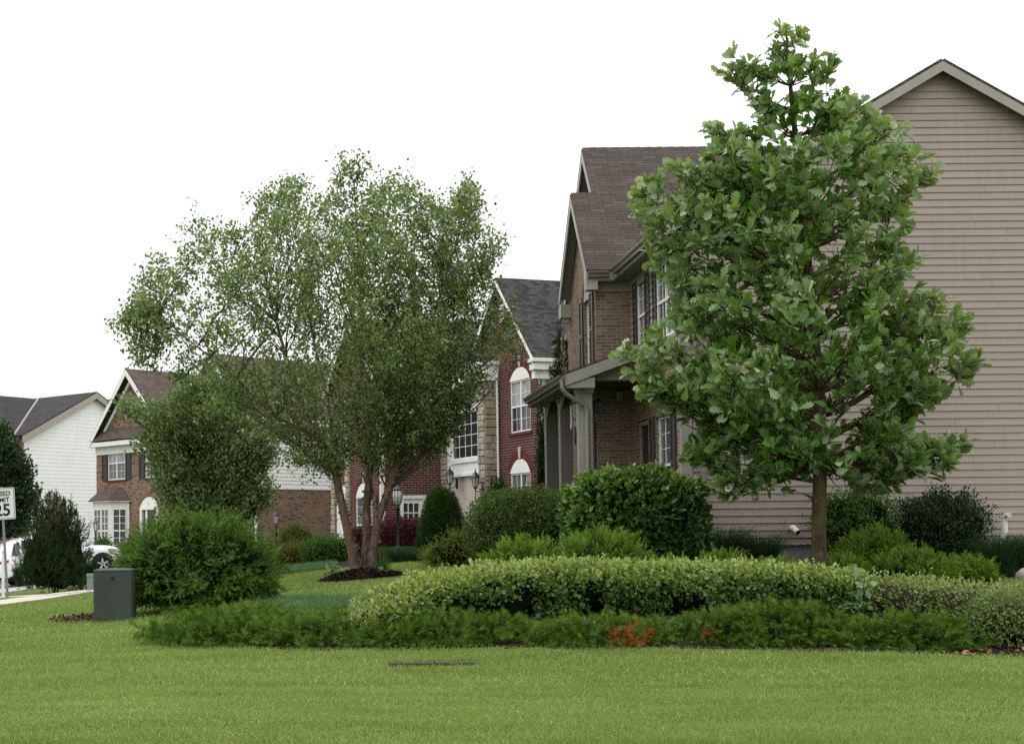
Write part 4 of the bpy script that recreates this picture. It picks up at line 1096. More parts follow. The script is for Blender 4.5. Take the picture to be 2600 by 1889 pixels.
m = MB(); rake_board(m, -.3, -.26, [(-.35, ezz - .003), (hx, hz - .003), (2 * hx + .35, ezz - .003)], .32); m.build('tan_rake_trim', M['tan_rake'], H.root); m = MB()
rake_board_x(m, -.43, -.4, [(gyc - gh, ezz), (gyc, gz - .003), (gyc + gh, ezz)], .3)
m.build('tan_rake_trim', M['tan_rake'], H.root)
xi = (gz - ezz) / rs - .35
vz = lambda x: ezz + (x + .35) * rs
va = []
for q in (0.0, .98):
    x = -.35 + (min(xi, hx) + .35) * q; z = vz(x); y = gyc - (gz - z) / gs
    va.append(Vector((x, y, z + .09)))
MB().tube(va, .06, 4, True, False).build('valley_flashing', M['tan_rake'], H.root)
window(H, H.fx(0), 1.6, 3.2, 3.2, 4.7, twin=True, n0=.01); window(H, H.fx(0), 5.5, 7.1, 3.2, 4.7, twin=True, n0=.01)
# ------------------------------------------------------------------ vegetation helpers
V2 = 2600 / 2268.0
def view_poly(pts, Y):
    """outline traced on the photo (2268 px wide) turned into metres (x,z) at depth Y"""
    out = []
    for x, y in pts:
        p = at(x * V2, y * V2, Y); out.append((p.x, p.z))
    return np.array(out)
def sample_volume(poly, Y, n, squash=.9, nscale=.9, thr=-.12, shell=.35, maxd=None, seed=0.0):
    """points in a rounded 3-D volume whose side view is the outline; noise opens gaps between limbs"""
    x0, z0 = poly.min(0); x1, z1 = poly.max(0)
    zg = np.linspace(z0, z1, 80); xs = np.linspace(x0, x1, 160); cen = np.zeros(80); hw = np.zeros(80)
    for i, z in enumerate(zg):
        ins = xs[in_poly(xs, np.full(160, z), poly)]
        if len(ins): cen[i] = ins.mean(); hw[i] = (ins[-1] - ins[0]) / 2
    ker = np.ones(9) / 9; hs = np.convolve(np.pad(hw, 4, 'edge'), ker, 'valid'); cs = np.convolve(np.pad(cen, 4, 'edge'), ker, 'valid')
    out = []
    tot = 0
    while tot < n:
        m = n * 4
        x = RNG.uniform(x0, x1, m); z = RNG.uniform(z0, z1, m); k = in_poly(x, z, poly); x = x[k]; z = z[k]
        w = np.interp(z, zg, hs); c = np.interp(z, zg, cs)
        hd = squash * np.sqrt(np.clip(w * w - (x - c) ** 2, .02 * w * w, None))
        if maxd: hd = np.minimum(hd, maxd)
        u = RNG.uniform(-1, 1, len(x)); u = np.sign(u) * np.abs(u) ** (1 - shell)
        P = np.stack([x, Y + u * hd, z], 1)
        P = P[nzv(P, nscale, seed) > thr]
        out.append(P); tot += len(P)
    return np.concatenate(out)[:n], (zg, cs, hs)
def sticks(c, A, B, ra, rb, mi=0):
    """many thin tapering three-sided sticks"""
    A = np.asarray(A, float); B = np.asarray(B, float); n = len(A)
    if n == 0: return
    ra = np.broadcast_to(np.asarray(ra, float), (n,)); rb = np.broadcast_to(np.asarray(rb, float), (n,))
    d = unit(B - A); r = unit(np.cross(d, np.array([.31, .52, .79]))); s = np.cross(d, r)
    V = np.empty((n, 6, 3))
    for k in range(3):
        w = 2 * math.pi * k / 3; o = r * math.cos(w) + s * math.sin(w)
        V[:, k] = A + o * ra[:, None]; V[:, 3 + k] = B + o * rb[:, None]
    Fc = np.array([(0, 1, 4, 3), (1, 2, 5, 4), (2, 0, 3, 5)])
    c.raw(V.reshape(-1, 3), (Fc[None] + (np.arange(n) * 6)[:, None, None]).reshape(-1, 4), mi)
def bez(a, b, c, n=7):
    a, b, c = Vector(a), Vector(b), Vector(c)
    return [a * (1 - t) ** 2 + b * 2 * t * (1 - t) + c * t * t for t in [i / (n - 1) for i in range(n)]]
def wiggle(path, amp, seed):
    rr = random.Random(seed); out = [path[0]]
    for p in path[1:-1]: out.append(p + Vector((rr.uniform(-amp, amp), rr.uniform(-amp, amp), rr.uniform(-amp, amp) * .5)))
    return out + [path[-1]]
def limb_network(trunk_paths, tips, nlimb, base_r, drop=.5, seed=1, minz=None):
    """limbs from the trunk towards chosen crown points; returns list of (path, radii)"""
    rr = random.Random(seed); T = [Vector(p) for tp in trunk_paths for p in tp]
    res = []; idx = rr.sample(range(len(tips)), min(nlimb, len(tips)))
    for i in idx:
        e = Vector(tips[i])
        best = None
        for t in T:
            if minz is not None and t.z < minz: continue
            h = math.hypot(e.x - t.x, e.y - t.y); want = e.z - drop * h
            sc = abs(t.z - want) + .35 * h
            if best is None or sc < best[0]: best = (sc, t)
        t = best[1]; mid = (t + e) / 2 + Vector((0, 0, -.12 * (e - t).length + .1))
        p = wiggle(bez(t, mid, e, 7), .03 * (e - t).length, i)
        r0 = base_r * min(1, .35 + .25 * (e - t).length)
        res.append((p, [r0 * (1 - .85 * k / 6) for k in range(7)]))
    return res
def edge_ends(poly, Y, step, inset, prof, dy=.3, keep=None):
    """branch tips spread along the outline, pulled in a little towards the stem"""
    seg = np.linalg.norm(np.roll(poly, -1, 0) - poly, axis=1); L = seg.sum(); cum = np.concatenate([[0], np.cumsum(seg)]); q = np.arange(0, L, step); c = np.vstack([poly, poly[:1]])
    x = np.interp(q, cum, c[:, 0]); z = np.interp(q, cum, c[:, 1]); cx = np.interp(z, prof[0], prof[1]); dx = cx - x; dz = -.35 * np.abs(dx) - .05; n = np.hypot(dx, dz) + 1e-6
    x = x + dx / n * inset; z = z + dz / n * inset * .6
    P = np.stack([x, Y + RNG.uniform(-dy, dy, len(x)), z], 1)
    return P if keep is None else P[keep(P)]
def grow_to(trunk_paths, ends, base_r, drop, sag=.08, seed=2, rmin=.004):
    """one limb from the nearest fitting stem point to every end"""
    T = np.array([tuple(q) for tp in trunk_paths for a, b in zip(tp[:-1], tp[1:]) for q in (a, a.lerp(b, .33), a.lerp(b, .66))] + [tuple(tp[-1]) for tp in trunk_paths]); res = []
    for i, e in enumerate(ends):
        h = np.hypot(T[:, 0] - e[0], T[:, 1] - e[1]); sc = np.abs(T[:, 2] - (e[2] - drop * h)) + .42 * h; t = Vector(T[sc.argmin()]); e = Vector(e); L = (e - t).length
        mid = (t + e) / 2 + Vector((0, 0, -sag * L)); pth = wiggle(bez(t, mid, e, 8), .022 * L, i + seed * 1000); r0 = max(rmin, base_r * min(1, .25 + .22 * L))
        res.append((pth, [max(.0025, r0 * (1 - .88 * k / 7)) for k in range(8)]))
    return res
def plume(limbs, n, t0, jit, pw=.8):
    """points and growth directions along the outer part of every limb"""
    P = []; D = []
    for path, _ in limbs:
        A = np.array([tuple(q) for q in path]); L = np.linalg.norm(A[-1] - A[0]); m = max(3, int(n * min(1.4, .35 + .5 * L)))
        t = (t0 + (1 - t0) * RNG.random(m) ** pw) * (len(A) - 1); t[0] = len(A) - 1.01; k = np.clip(t.astype(int), 0, len(A) - 2); f = (t - k)[:, None]
        P.append(A[k] * (1 - f) + A[k + 1] * f + RNG.normal(0, 1, (m, 3)) * (jit * (1.25 - .75 * t / (len(A) - 1)))[:, None]); D.append(unit(A[k + 1] - A[k]))
    return np.concatenate(P), np.concatenate(D)
def twig_to_limbs(cl, limbs, P, r=.006, frac=1.0):
    Q = np.array([tuple(p) for path, _ in limbs for p in path])
    sel = P[RNG.random(len(P)) < frac]
    A = np.empty_like(sel)
    for i in range(0, len(sel), 2000):
        q = sel[i:i + 2000]; D = np.linalg.norm((q[:, None] - Q[None]) + np.array([0, 0, -.2]), axis=2); A[i:i + 2000] = Q[D.argmin(1)]
    Mi = (A + sel) / 2 + rnd(len(sel), .05)
    sticks(cl, A, Mi, r * 1.4, r); sticks(cl, Mi, sel, r, r * .5)
def make_tree(name, label, cat, base, trunk_paths, trunk_radii, bark, limbs, twigP, leafcloud, leafmat, twig_r=.006, twig_frac=1.0, flare=1.0, group=None, twigmat='twig'):
    root = thing(name, label, cat, base, 0, group); b = Vector(base)
    m = MB()
    for p, r in zip(trunk_paths, trunk_radii): m.tube([Vector(q) - b for q in p], r, 12)
    for p, r in limbs: m.tube([q - b for q in p], r, 6, False)
    m.build('trunk', M[bark], root)
    c = Cloud(); twig_to_limbs(c, limbs, twigP, twig_r, twig_frac)
    if c.parts: c.build('twigs', [M[twigmat]], root, base)
    leafcloud.build('crown', [M[leafmat]], root, base)
    return root

# ---------------------------------------------------------------- oak
OY = 20.0
OAK = view_poly([(1733,42),(1745,75),(1768,58),(1784,80),(1795,100),(1832,128),(1862,180),(1850,235),(1878,262),(1903,225),(1925,200),(1948,222),(1955,262),(2000,292),(2012,335),(2062,352),(2066,392),(2035,432),(1985,450),(1992,520),(2048,540),(2040,575),(1995,592),(1985,650),(2052,648),(2118,668),(2135,725),(2150,790),(2170,822),(2152,850),(2085,832),(2085,872),(2020,905),(1992,945),(2060,985),(2150,962),(2152,985),(2110,1020),(2070,1045),(2015,1048),(1960,1090),(1885,1072),(1830,1030),(1740,1052),(1690,1075),(1600,1102),(1575,1062),(1530,1030),(1528,990),(1575,935),(1560,915),(1500,920),(1440,885),(1412,850),(1355,790),(1390,768),(1440,735),(1485,690),(1490,620),(1440,575),(1420,520),(1408,440),(1420,362),(1450,392),(1482,460),(1530,420),(1572,398),(1530,408),(1484,362),(1520,350),(1560,380),(1600,365),(1540,320),(1558,282),(1640,285),(1700,270),(1640,215),(1605,165),(1618,118),(1665,140),(1712,150),(1708,100)], OY)
BB = at(2078, 1452, OY); BB.z = g1(BB.x, OY) - .03
tipz = AZ(1990, 60, OY)
trunk = [BB, at(2079, 1400, OY), at(2080, 1300, OY), at(2082, 1180, OY), at(2078, 1000, OY), at(2060, 780, OY), at(2040, 560, OY), at(2020, 350, OY), at(2000, 150, OY), at(1995, 60, OY)]
trad = [.13, .108, .10, .097, .095, .078, .06, .042, .022, .008]
P, prof = sample_volume(OAK, OY, 430, .74, 1.0, -.25, .15)
shellP, _ = sample_volume(OAK, OY, 135, .86, .9, -.6, .72)
ctr = np.stack([np.interp(shellP[:, 2], prof[0], prof[1]), np.full(len(shellP), OY), shellP[:, 2] - .1], 1)
ends = np.concatenate([edge_ends(OAK, OY, .34, .26, prof, .3), shellP - unit(shellP - ctr) * .22])
long_ends = edge_ends(OAK, OY, .62, .02, prof, .25)
limbs = grow_to([trunk[3:]], ends, .034, .62, .10)
PP, PD = plume(limbs, 8, .42, .09)
limb2 = grow_to([trunk[3:]], long_ends, .03, .62, .08, 9); P2, D2 = plume(limb2, 13, .55, .06, .75); PP = np.concatenate([PP, P2]); PD = np.concatenate([PD, D2]); limbs += limb2
k_in = in_poly(PP[:, 0], PP[:, 2], OAK); k_in &= RNG.random(len(PP)) > .28 * np.clip((PP[:, 2] - 3.5) / 4, 0, 1); PP = PP[k_in]; PD = PD[k_in]
hb = at(2066, 1222, OY); he = at(1905, 1195, OY)
limbs.append(([hb, at(2020, 1215, OY), at(1975, 1206, OY), at(1930, 1202, OY), he], [.035, .027, .023, .016, .009]))
limbs.append(([at(2066, 1275, OY), at(2060, 1262, OY), at(2035, 1252, OY), at(2005, 1245, OY)], [.03, .022, .004, .003]))
cl = Cloud()
def oak_leaves(P, D0, per, tmul=1.0):
    n = len(P); c = np.interp(P[:, 2], prof[0], prof[1]); hwz = np.interp(P[:, 2], prof[0], prof[2])
    out = np.stack([P[:, 0] - c, P[:, 1] - OY, np.full(n, .0)], 1); rr_ = np.linalg.norm(out, axis=1) / (hwz + .15)
    d0 = unit(D0 * .7 + np.array([-.10, -.05, .5]) + rnd(n, .2))
    i = np.repeat(np.arange(n), per); m = len(i)
    d = unit(d0[i] * .8 + rnd(m, .55) + np.array([0, 0, -.1]))
    pos = P[i] + d0[i] * RNG.uniform(-.10, .02, (m, 1)) + rnd(m, .02)
    nrm = unit(unit(out)[i] * .5 + np.array([-.1, -.3, .6]) + rnd(m, .5))
    hgt = np.clip((P[i, 2] - 3.2) / 5.5, 0, 1)
    pale = (RNG.random(n) < .18 + .5 * np.clip((P[:, 2] - 3.0) / 6, 0, 1)) * RNG.uniform(.35, 1, n) * np.clip((rr_ - .35) * 2.2, 0, 1)
    tint = np.clip(np.maximum(np.clip(rr_[i] - .45, 0, 1) * (.3 + 1.6 * hgt), pale[i]) * RNG.uniform(.3, 1, m) + (RNG.random(m) < .06) * .5, 0, 1) * tmul  # outer and upper leaves painted paler as highlights; some sprays pale from wind
    cl.leaves(pos, d, nrm, RNG.uniform(.14, .255, m), OAK_T, OAK_F, 0, tint)
oak_leaves(PP, PD, 6)
fd = unit(P - np.stack([np.interp(P[:, 2], prof[0], prof[1]), np.full(len(P), OY), P[:, 2] - .5], 1))
oak_leaves(P, fd, 7, .4)
sp = np.array([tuple(at(2003, 1243, OY))]); oak_leaves(sp, np.array([[-1., 0, .4]]), 5)
P = np.concatenate([P, PP])
make_tree('oak_tree', 'young oak with large lobed leaves and a single trunk in front of the tan siding', 'tree', BB, [trunk], [trad], 'oak_bark', limbs, P, cl, 'oak_leaf', .005, .6)

# ---------------------------------------------------------------- river birch, three stems
BY = 29.0
RNG = np.random.default_rng(23)
BIRCH = view_poly([(232,730),(262,700),(300,690),(282,618),(330,590),(330,555),(398,520),(432,445),(450,490),(492,520),(506,490),(540,520),(572,470),(565,405),(600,420),(648,388),(680,405),(690,455),(725,440),(740,372),(775,342),(815,352),(832,395),(862,420),(880,400),(925,405),(950,450),(985,470),(1010,440),(1022,392),(1050,392),(1062,470),(1100,520),(1132,508),(1112,560),(1085,600),(1098,660),(1150,700),(1168,790),(1140,812),(1085,800),(1070,850),(1030,905),(1000,985),(930,990),(880,1020),(850,1045),(790,1005),(735,1040),(690,1020),(640,1030),(600,985),(590,930),(560,905),(520,905),(440,850),(360,835),(270,790),(300,762)], BY)
bb = at(922, 1468, BY); bb.z = g1(bb.x, BY) - .02
def pxs(l): return [at(x, y, BY + dy) for x, y, dy in l]
stems = [pxs([(905,1470,0),(895,1400,-.05),(872,1300,-.1),(852,1205,-.1),(835,1160,0),(800,1105,.1),(762,1010,.2),(725,900,.3),(690,780,.3),(665,660,.2),(640,560,.1)]),
         pxs([(930,1472,.1),(932,1380,.15),(930,1290,.2),(940,1180,.3),(935,1090,.4),(920,960,.5),(915,830,.5),(912,700,.5),(905,560,.4),(897,420,.3)]),
         pxs([(945,1472,-.1),(948,1400,-.15),(960,1320,-.25),(985,1245,-.35),(1005,1190,-.45),(1030,1110,-.6),(1050,1010,-.7),(1080,880,-.8),(1120,740,-.9),(1165,600,-.9),(1190,470,-.8)]),
         pxs([(838,1165,0),(812,1120,-.4),(770,1090,-.7),(700,1060,-.9),(600,960,-1.0),(500,880,-1.1),(400,800,-1.1)]),
         pxs([(858,1210,0),(850,1130,.4),(830,1000,.8),(800,880,1.1),(770,740,1.3),(742,600,1.3),(720,500,1.2)])]
srad = [[.13,.105,.088,.08,.07,.056,.044,.036,.025,.016,.006], [.14,.106,.085,.073,.062,.048,.037,.03,.018,.006], [.13,.10,.082,.073,.063,.05,.04,.033,.022,.013,.005],
        [.062,.046,.037,.029,.021,.014,.006], [.06,.046,.036,.027,.02,.013,.006]]
shellP, prof = sample_volume(BIRCH, BY, 560, .8, .9, -.6, .35, seed=4.0)
def airy(P):
    left = np.interp(P[:, 0], [AX(260, 800, BY), AX(700, 800, BY), AX(860, 800, BY), AX(1080, 800, BY), AX(1280, 800, BY)], [.60, .72, 1.0, .95, .7]); low = np.clip((AZ(600, 760, BY) - P[:, 2]) / 1.0, 0, 1) * (P[:, 0] < AX(800, 900, BY))
    return RNG.random(len(P)) < left * (1 - .35 * low)
ends = np.concatenate([edge_ends(BIRCH, BY, .17, .10, prof, .5, airy), shellP[airy(shellP)]])
limbs = grow_to([s_[3:] for s_ in stems], ends, .019, .95, .04, 5, .004)
P, PD = plume(limbs, 14, .28, .21, .9)
k_in = in_poly(P[:, 0], P[:, 2], BIRCH) | (RNG.random(len(P)) < .12); P = P[k_in]; PD = PD[k_in]
cl = Cloud(); per = 9; n = len(P); i = np.repeat(np.arange(n), per); m = n * per
d = unit(PD[i] * .35 + rnd(m, .6) + np.array([0, 0, -.3]))
pos = P[i] + rnd(m, .075)
cl.leaves(pos, d, unit(np.array([0, -.5, .5]) + rnd(m, .6)), RNG.uniform(.055, .10, m), DIAM_T, DIAM_F, 0)
print('birch leaves', m, 'limbs', len(limbs))
make_tree('birch_tree', 'airy three-stemmed birch with peeling bark growing in a black mulch ring', 'tree', bb, stems, srad, 'birch_bark', limbs, P, cl, 'birch_leaf', .004, .6)
# peeling bark curls on the stems
bk = Cloud(); A = []; Dv = []; Nv = []
rr = random.Random(5)
for s_, r_ in zip(stems[:3], srad[:3]):
    for k in range(5):
        for _ in range(16):
            t = rr.random(); p = s_[k].lerp(s_[k + 1], t); r = r_[k]; w = rr.uniform(0, 2 * math.pi)
            nn = Vector((math.cos(w), math.sin(w), 0)); A.append(p + nn * r * .97); Nv.append(nn); Dv.append(Vector((-math.sin(w), math.cos(w), rr.uniform(-.5, .5))) + nn * rr.uniform(.1, .7))
bk.leaves(np.array([tuple(a) for a in A]), np.array([tuple(a) for a in Dv]), np.array([tuple(a) for a in Nv]), RNG.uniform(.05, .12, len(A)), [(-.3,0,0),(.3,0,0),(.25,.6,.12),(-.2,.6,.12),(.1,1,.35)], [(0,1,2,3),(3,2,4,4)][:1], 0)
broot = [o for o in bpy.data.objects if o.name == 'birch_tree'][0]
bk.build('peeling_bark', [M['birch_bark']], broot, bb)['kind'] = 'stuff'

# ---------------------------------------------------------------- small tree behind the bush, dark tree at the left edge
def simple_tree(name, label, poly, Y, basepx, n, per, ls, leafmat, sq=.85, thr=-.2, stem_r=.1, topf=.85, nl=26, ns=.9, T=DIAM_T, Fc=DIAM_F, seed=9.0, edge=0):
    pl = view_poly(poly, Y); P, prof = sample_volume(pl, Y, n, sq, ns, thr, .3, seed=seed); PDd = None
    b = at(basepx, 1400, Y); b.z = g1(b.x, Y) - .03
    zt = pl[:, 1].max(); zz = np.linspace(b.z, b.z + (zt - b.z) * topf, 7)
    cx = np.interp(zz, prof[0], prof[1]); cx[:2] = b.x; cx = (cx + b.x) / 2
    tr = [Vector((x, Y, z)) for x, z in zip(cx, zz)]; tr[0] = b
    if edge:
        ends = np.concatenate([edge_ends(pl, Y, edge, .12, prof, .4), P[:nl]]); limbs = grow_to([tr[1:]], ends, stem_r * .3, .8, .03, 7)
        P2, PDd = plume(limbs, 15, .3, .24); PDd = np.concatenate([PDd, unit(rnd(max(0, len(P) - nl)))]); P = np.concatenate([P2, P[nl:]]); k_in = in_poly(P[:, 0], P[:, 2], pl); P = P[k_in]; PDd = PDd[k_in]; n = len(P)
    else: limbs = limb_network([tr[2:]], P, nl, stem_r * .45, .8, 4)
    cl = Cloud(); i = np.repeat(np.arange(n), per); m = n * per
    c0 = np.stack([np.interp(P[:, 2], prof[0], prof[1]), np.full(n, Y), P[:, 2] - .9], 1); d0 = unit(P - c0)
    d = unit((d0 if PDd is None else PDd + np.array([0, 0, .25]))[i] + rnd(m, .5)); pos = P[i] + rnd(m, ls * 1.3)
    cl.leaves(pos, d, unit(np.array([0, -.4, .6]) + rnd(m, .5)), RNG.uniform(.7, 1.25, m) * ls, T, Fc, 0, (RNG.random(m) < .5) * RNG.random(m) * np.clip(np.linalg.norm((P - c0)[:, :2], axis=1) / (np.interp(P[:, 2], prof[0], prof[2]) + .2) - .45, 0, 1)[i] * 1.8)
    return make_tree(name, label, 'tree', b, [tr], [[stem_r * (1 - .9 * k / 6) for k in range(7)]], 'oak_bark', limbs, P, cl, leafmat, .008, .5)
simple_tree('ornamental_tree', 'small bushy tree with pale shoot tips in front of the brown brick house',
            [(245,892),(290,880),(330,905),(352,905),(385,862),(420,835),(470,842),(520,860),(560,880),(598,920),(610,985),(598,1050),(605,1095),(570,1135),(520,1165),(400,1160),(350,1150),(362,1105),(335,1040),(330,1000),(290,990),(300,965),(335,965),(330,935),(285,920)], 40, 505, 300, 9, .105, 'far_leaf', thr=-.5, nl=190, edge=.26, stem_r=.085)
simple_tree('dark_tree', 'dark leafy tree behind the speed limit sign at the left edge',
            [(-90,945),(-40,930),(0,945),(25,990),(48,1015),(60,1045),(55,1070),(76,1095),(62,1130),(50,1180),(-60,1190),(-110,1100),(-110,1000)], 50, -30, 2300, 12, .13, 'dark_leaf', thr=-.3)

RNG = np.random.default_rng(31)
# ---------------------------------------------------------------- shrubs
def dome(n, sq=1.0, zlo=-.25):
    """directions on a dome"""
    d = unit(rnd(n * 3)); d = d[d[:, 2] > zlo][:n]
    return d
def shrub(name, label, cat, px0, px1, ytop, Y, mat, T, Fc, size, dens, depth=.85, core='core_dark', group=None, up=.5, out=.7, jit=.35, lump=.16, ls=2.2, pw=2.0, zc=.42,
          tint=None, tip=0.0, point=0.0, seed=0.0, corek=.84, lean=(0, 0), layers=(.80, 1.04), nrmup=.4, ybase=None, per=1, spread=.0, frond=None, dead=None, deadmat=None):
    cxp = (px0 + px1) / 2; W = (AX(px1, 1400, Y) - AX(px0, 1400, Y)) / 2; c = at(cxp, 1400, Y); z0 = g1(c.x, Y) - .03
    zt = AZ(cxp, ytop, Y); Hh = zt - z0; base = Vector((c.x, Y, z0)); Dp = W * depth
    root = thing(name, label, cat, base, 0, group)
    cen = np.array([c.x, Y, z0 + Hh * zc]); up_r = Hh * (1 - zc); dn_r = Hh * zc
    def surf(d, k):
        nn = np.abs(d) ** pw; rad = 1 / (nn.sum(1) ** (1 / pw))
        q = d * rad[:, None]
        rz = np.where(q[:, 2] > 0, up_r, dn_r)
        taper = 1 - point * np.clip(q[:, 2] + .15, 0, 1)
        L = 1 + lump * np.array([nz(v, ls, seed) + .5 * nz(v, ls * 2.3, seed + 7) for v in d])
        s = k * L
        return cen + np.stack([q[:, 0] * W * s * taper + lean[0] * q[:, 2], q[:, 1] * Dp * s * taper + lean[1] * q[:, 2], q[:, 2] * rz * s], 1)
    area = 2 * math.pi * ((W * Dp) ** .8 + 2 * (W * Hh * .7) ** .8) / 3 * 1.15
    n = int(dens * area)
    d = dome(n, zlo=-.75); n = len(d); k = layers[0] + (layers[1] - layers[0]) * RNG.random(n) ** .7
    P = surf(d, k); P[:, 2] = np.maximum(P[:, 2], z0 + .01)
    nr = unit(np.stack([d[:, 0] / W, d[:, 1] / Dp, d[:, 2] / max(up_r, .1)], 1))
    i = np.repeat(np.arange(n), per); m = n * per
    D = unit(nr[i] * out + np.array([0, 0, up]) + rnd(m, jit))
    N = unit(nr[i] + np.array([0, -.1, nrmup]) + rnd(m, .3))
    pos = P[i] + (rnd(m, spread) if spread else 0)
    tt = np.zeros(m) if tint is None else tint(pos)
    if tip: tt = np.clip(tt + tip * np.clip((k[i] - .93) / .1, 0, 1) * np.clip(d[i, 2] + .35, 0, 1) * RNG.random(m), 0, 1)
    sz_ = RNG.uniform(.65, 1.3, m) * size
    if frond:
        # each point becomes a leafy shoot: sprays along an arching axis, paler towards its tip
        L, ns = frond; j = np.repeat(np.arange(m), ns); t = np.tile((np.arange(ns) + .5) / ns, m); q = len(j)
        Lm = L * RNG.uniform(.55, 1.25, m)
        side = unit(np.cross(D, N)); s_ = RNG.choice([-1, 1], q) * RNG.uniform(.2, 1, q)
        pos = pos[j] + D[j] * ((t - .45) * Lm[j])[:, None] + side[j] * (s_ * (1 - t) * Lm[j] * .28)[:, None] + rnd(q, .006); pos[:, 2] = np.maximum(pos[:, 2], z0 + .01)
        D = unit(D[j] + side[j] * (s_ * .55)[:, None] + rnd(q, .22) + np.array([0, 0, -.1])); N = unit(N[j] + rnd(q, .3))
        tt = np.clip(tip * (.15 + .85 * t ** 1.5) * RNG.uniform(.45, 1, m)[j] * RNG.uniform(.6, 1, q) + (tint(pos) if tint is not None else 0), 0, 1)
        sz_ = sz_[j] * (1.05 - .45 * t)
    cl = Cloud()
    if dead is not None:
        dk = dead(pos) > .4
        cl.leaves(pos[dk], D[dk], N[dk], sz_[dk], T, Fc, 2, tt[dk]); pos, D, N, sz_, tt = pos[~dk], D[~dk], N[~dk], sz_[~dk], tt[~dk]
    cl.leaves(pos, D, N, sz_, T, Fc, 0, tt)
    # inner mass, its very dark colour standing in for shade between the shoots
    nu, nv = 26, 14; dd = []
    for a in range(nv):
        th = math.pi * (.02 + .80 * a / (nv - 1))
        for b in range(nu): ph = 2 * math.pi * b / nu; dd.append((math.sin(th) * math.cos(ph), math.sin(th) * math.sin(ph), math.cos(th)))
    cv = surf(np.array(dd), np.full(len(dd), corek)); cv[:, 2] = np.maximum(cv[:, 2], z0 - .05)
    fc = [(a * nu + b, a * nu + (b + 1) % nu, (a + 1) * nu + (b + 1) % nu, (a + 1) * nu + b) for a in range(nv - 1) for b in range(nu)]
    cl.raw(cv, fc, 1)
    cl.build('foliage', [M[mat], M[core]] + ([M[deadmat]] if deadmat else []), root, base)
    m_ = MB(); rr = random.Random(int(px0))
    for q in range(5):
        a = rr.uniform(0, 6.28); e = Vector((math.cos(a) * W * .45, math.sin(a) * Dp * .45, Hh * rr.uniform(.4, .65)))
        m_.tube([Vector((math.cos(a) * .04, math.sin(a) * .04, -.02)), e * .5 + Vector((0, 0, .05)), e], [.022, .014, .006], 5)
    m_.build('stem', M['twig'], root)
    return root

shrub('yew_bush', 'large rounded dark green conifer bush beside the green utility box', 'bush', 296, 708, 1310, 22.4, 'yew', SPRAY_T, SPRAY_F, .11, 240, .8, 'core_dark', up=.12, out=.8, jit=.34, lump=.28, ls=3.2, pw=2.1, zc=.36, tip=1.0, seed=2.0, corek=.84, frond=(.26, 9), layers=(.82, 1.01))
bt = lambda P: np.clip((nzv(P, 1.6, 3.0) - .05) * 2.5, 0, 1) * np.clip((P[:, 2] - 1.3) / .8, 0, 1) * .4
shrub('upright_juniper', 'dark upright juniper with brown wispy tips in front of the white car', 'bush', 42, 238, 1290, 38, 'arborvitae', SPRAY_T, SPRAY_F, .17, 70, .85, 'core_dark', up=.9, out=.5, jit=.28, lump=.22, ls=2.4, pw=2.3, zc=.36, point=.35, tint=bt, seed=5.0, frond=(.45, 8), corek=.82)
# wispy leader shoots of that juniper
def spires(root, Y, specs, mat, size=.12, dens=130):
    cl = Cloud(); b = Vector(root.location)
    for px, y0, y1, w in specs:
        a = at(px, y0, Y); e = at(px - 4, y1, Y); n = int(dens * (e - a).length)
        t = RNG.random(n); P = np.array(a)[None] * (1 - t[:, None]) + np.array(e)[None] * t[:, None] + rnd(n) * (w * (1 - .8 * t))[:, None]
        cl.leaves(P, unit(np.array([0, 0, 1.0]) + rnd(n, .35)), unit(rnd(n)), RNG.uniform(.7, 1.3, n) * size, SPRAY_T, SPRAY_F, 0, (RNG.random(n) < .3) * .3)
    cl.build('leader_shoot', [M[mat]], root, b)
spires(bpy.data.objects['upright_juniper'], 38, [(104,1330,1248,.13),(128,1320,1254,.11),(146,1340,1256,.12),(165,1350,1272,.10),(184,1345,1276,.11),(90,1350,1290,.12),(195,1370,1300,.1)], 'arborvitae', .16, 150)

TUFT = (TUFT_T, TUFT_F)
def jt(px0, px1, y0, y1, Y):
    """dead orange-brown patch on a juniper"""
    a = at(px0, y0, Y); b = at(px1, y1, Y)
    def f(P):
        k = np.exp(-((P[:, 0] - (a.x + b.x) / 2) / (abs(b.x - a.x) / 2)) ** 2 - ((P[:, 2] - (a.z + b.z) / 2) / (abs(b.z - a.z) / 2 + .02)) ** 2)
        return (k * (.6 + 1.5 * nzv(P, 8, 1.0)) > .56).astype(float) * RNG.uniform(.5, 1, len(P))
    return f
def juniper(px0, px1, ytop, Y, depth, label, tint=None, seed=0.0, lean=(0, 0)):
    return shrub('spreading_juniper', label, 'ground juniper', px0 - 25, px1 + 25, ytop + 6, Y, 'juniper', TUFT_T, TUFT_F, .095, 330, depth, 'core_dark', 'low spreading junipers along the front of the bed', up=.08, out=.75, jit=.34, lump=.28, ls=4.0, pw=1.6, zc=.15, tip=1.0, dead=tint, deadmat='juniper_dead', seed=seed, layers=(.74, 1.05), lean=lean, corek=.76, frond=(.18, 8))
juniper(385, 850, 1535, 17.1, .78, 'low spreading juniper at the left end of the bed, beside the dark conifer bush', seed=1.0)
juniper(660, 1040, 1556, 16.25, .62, 'low spreading juniper just left of where the rounded-leaf hedge begins', seed=3.0)
juniper(905, 1395, 1556, 15.5, .34, 'low spreading juniper mound behind the metal grate in the lawn', seed=5.0)
juniper(1330, 1725, 1562, 15.2, .40, 'low spreading juniper with a dead orange-brown patch', jt(1500, 1715, 1575, 1650, 15.0), seed=7.0)
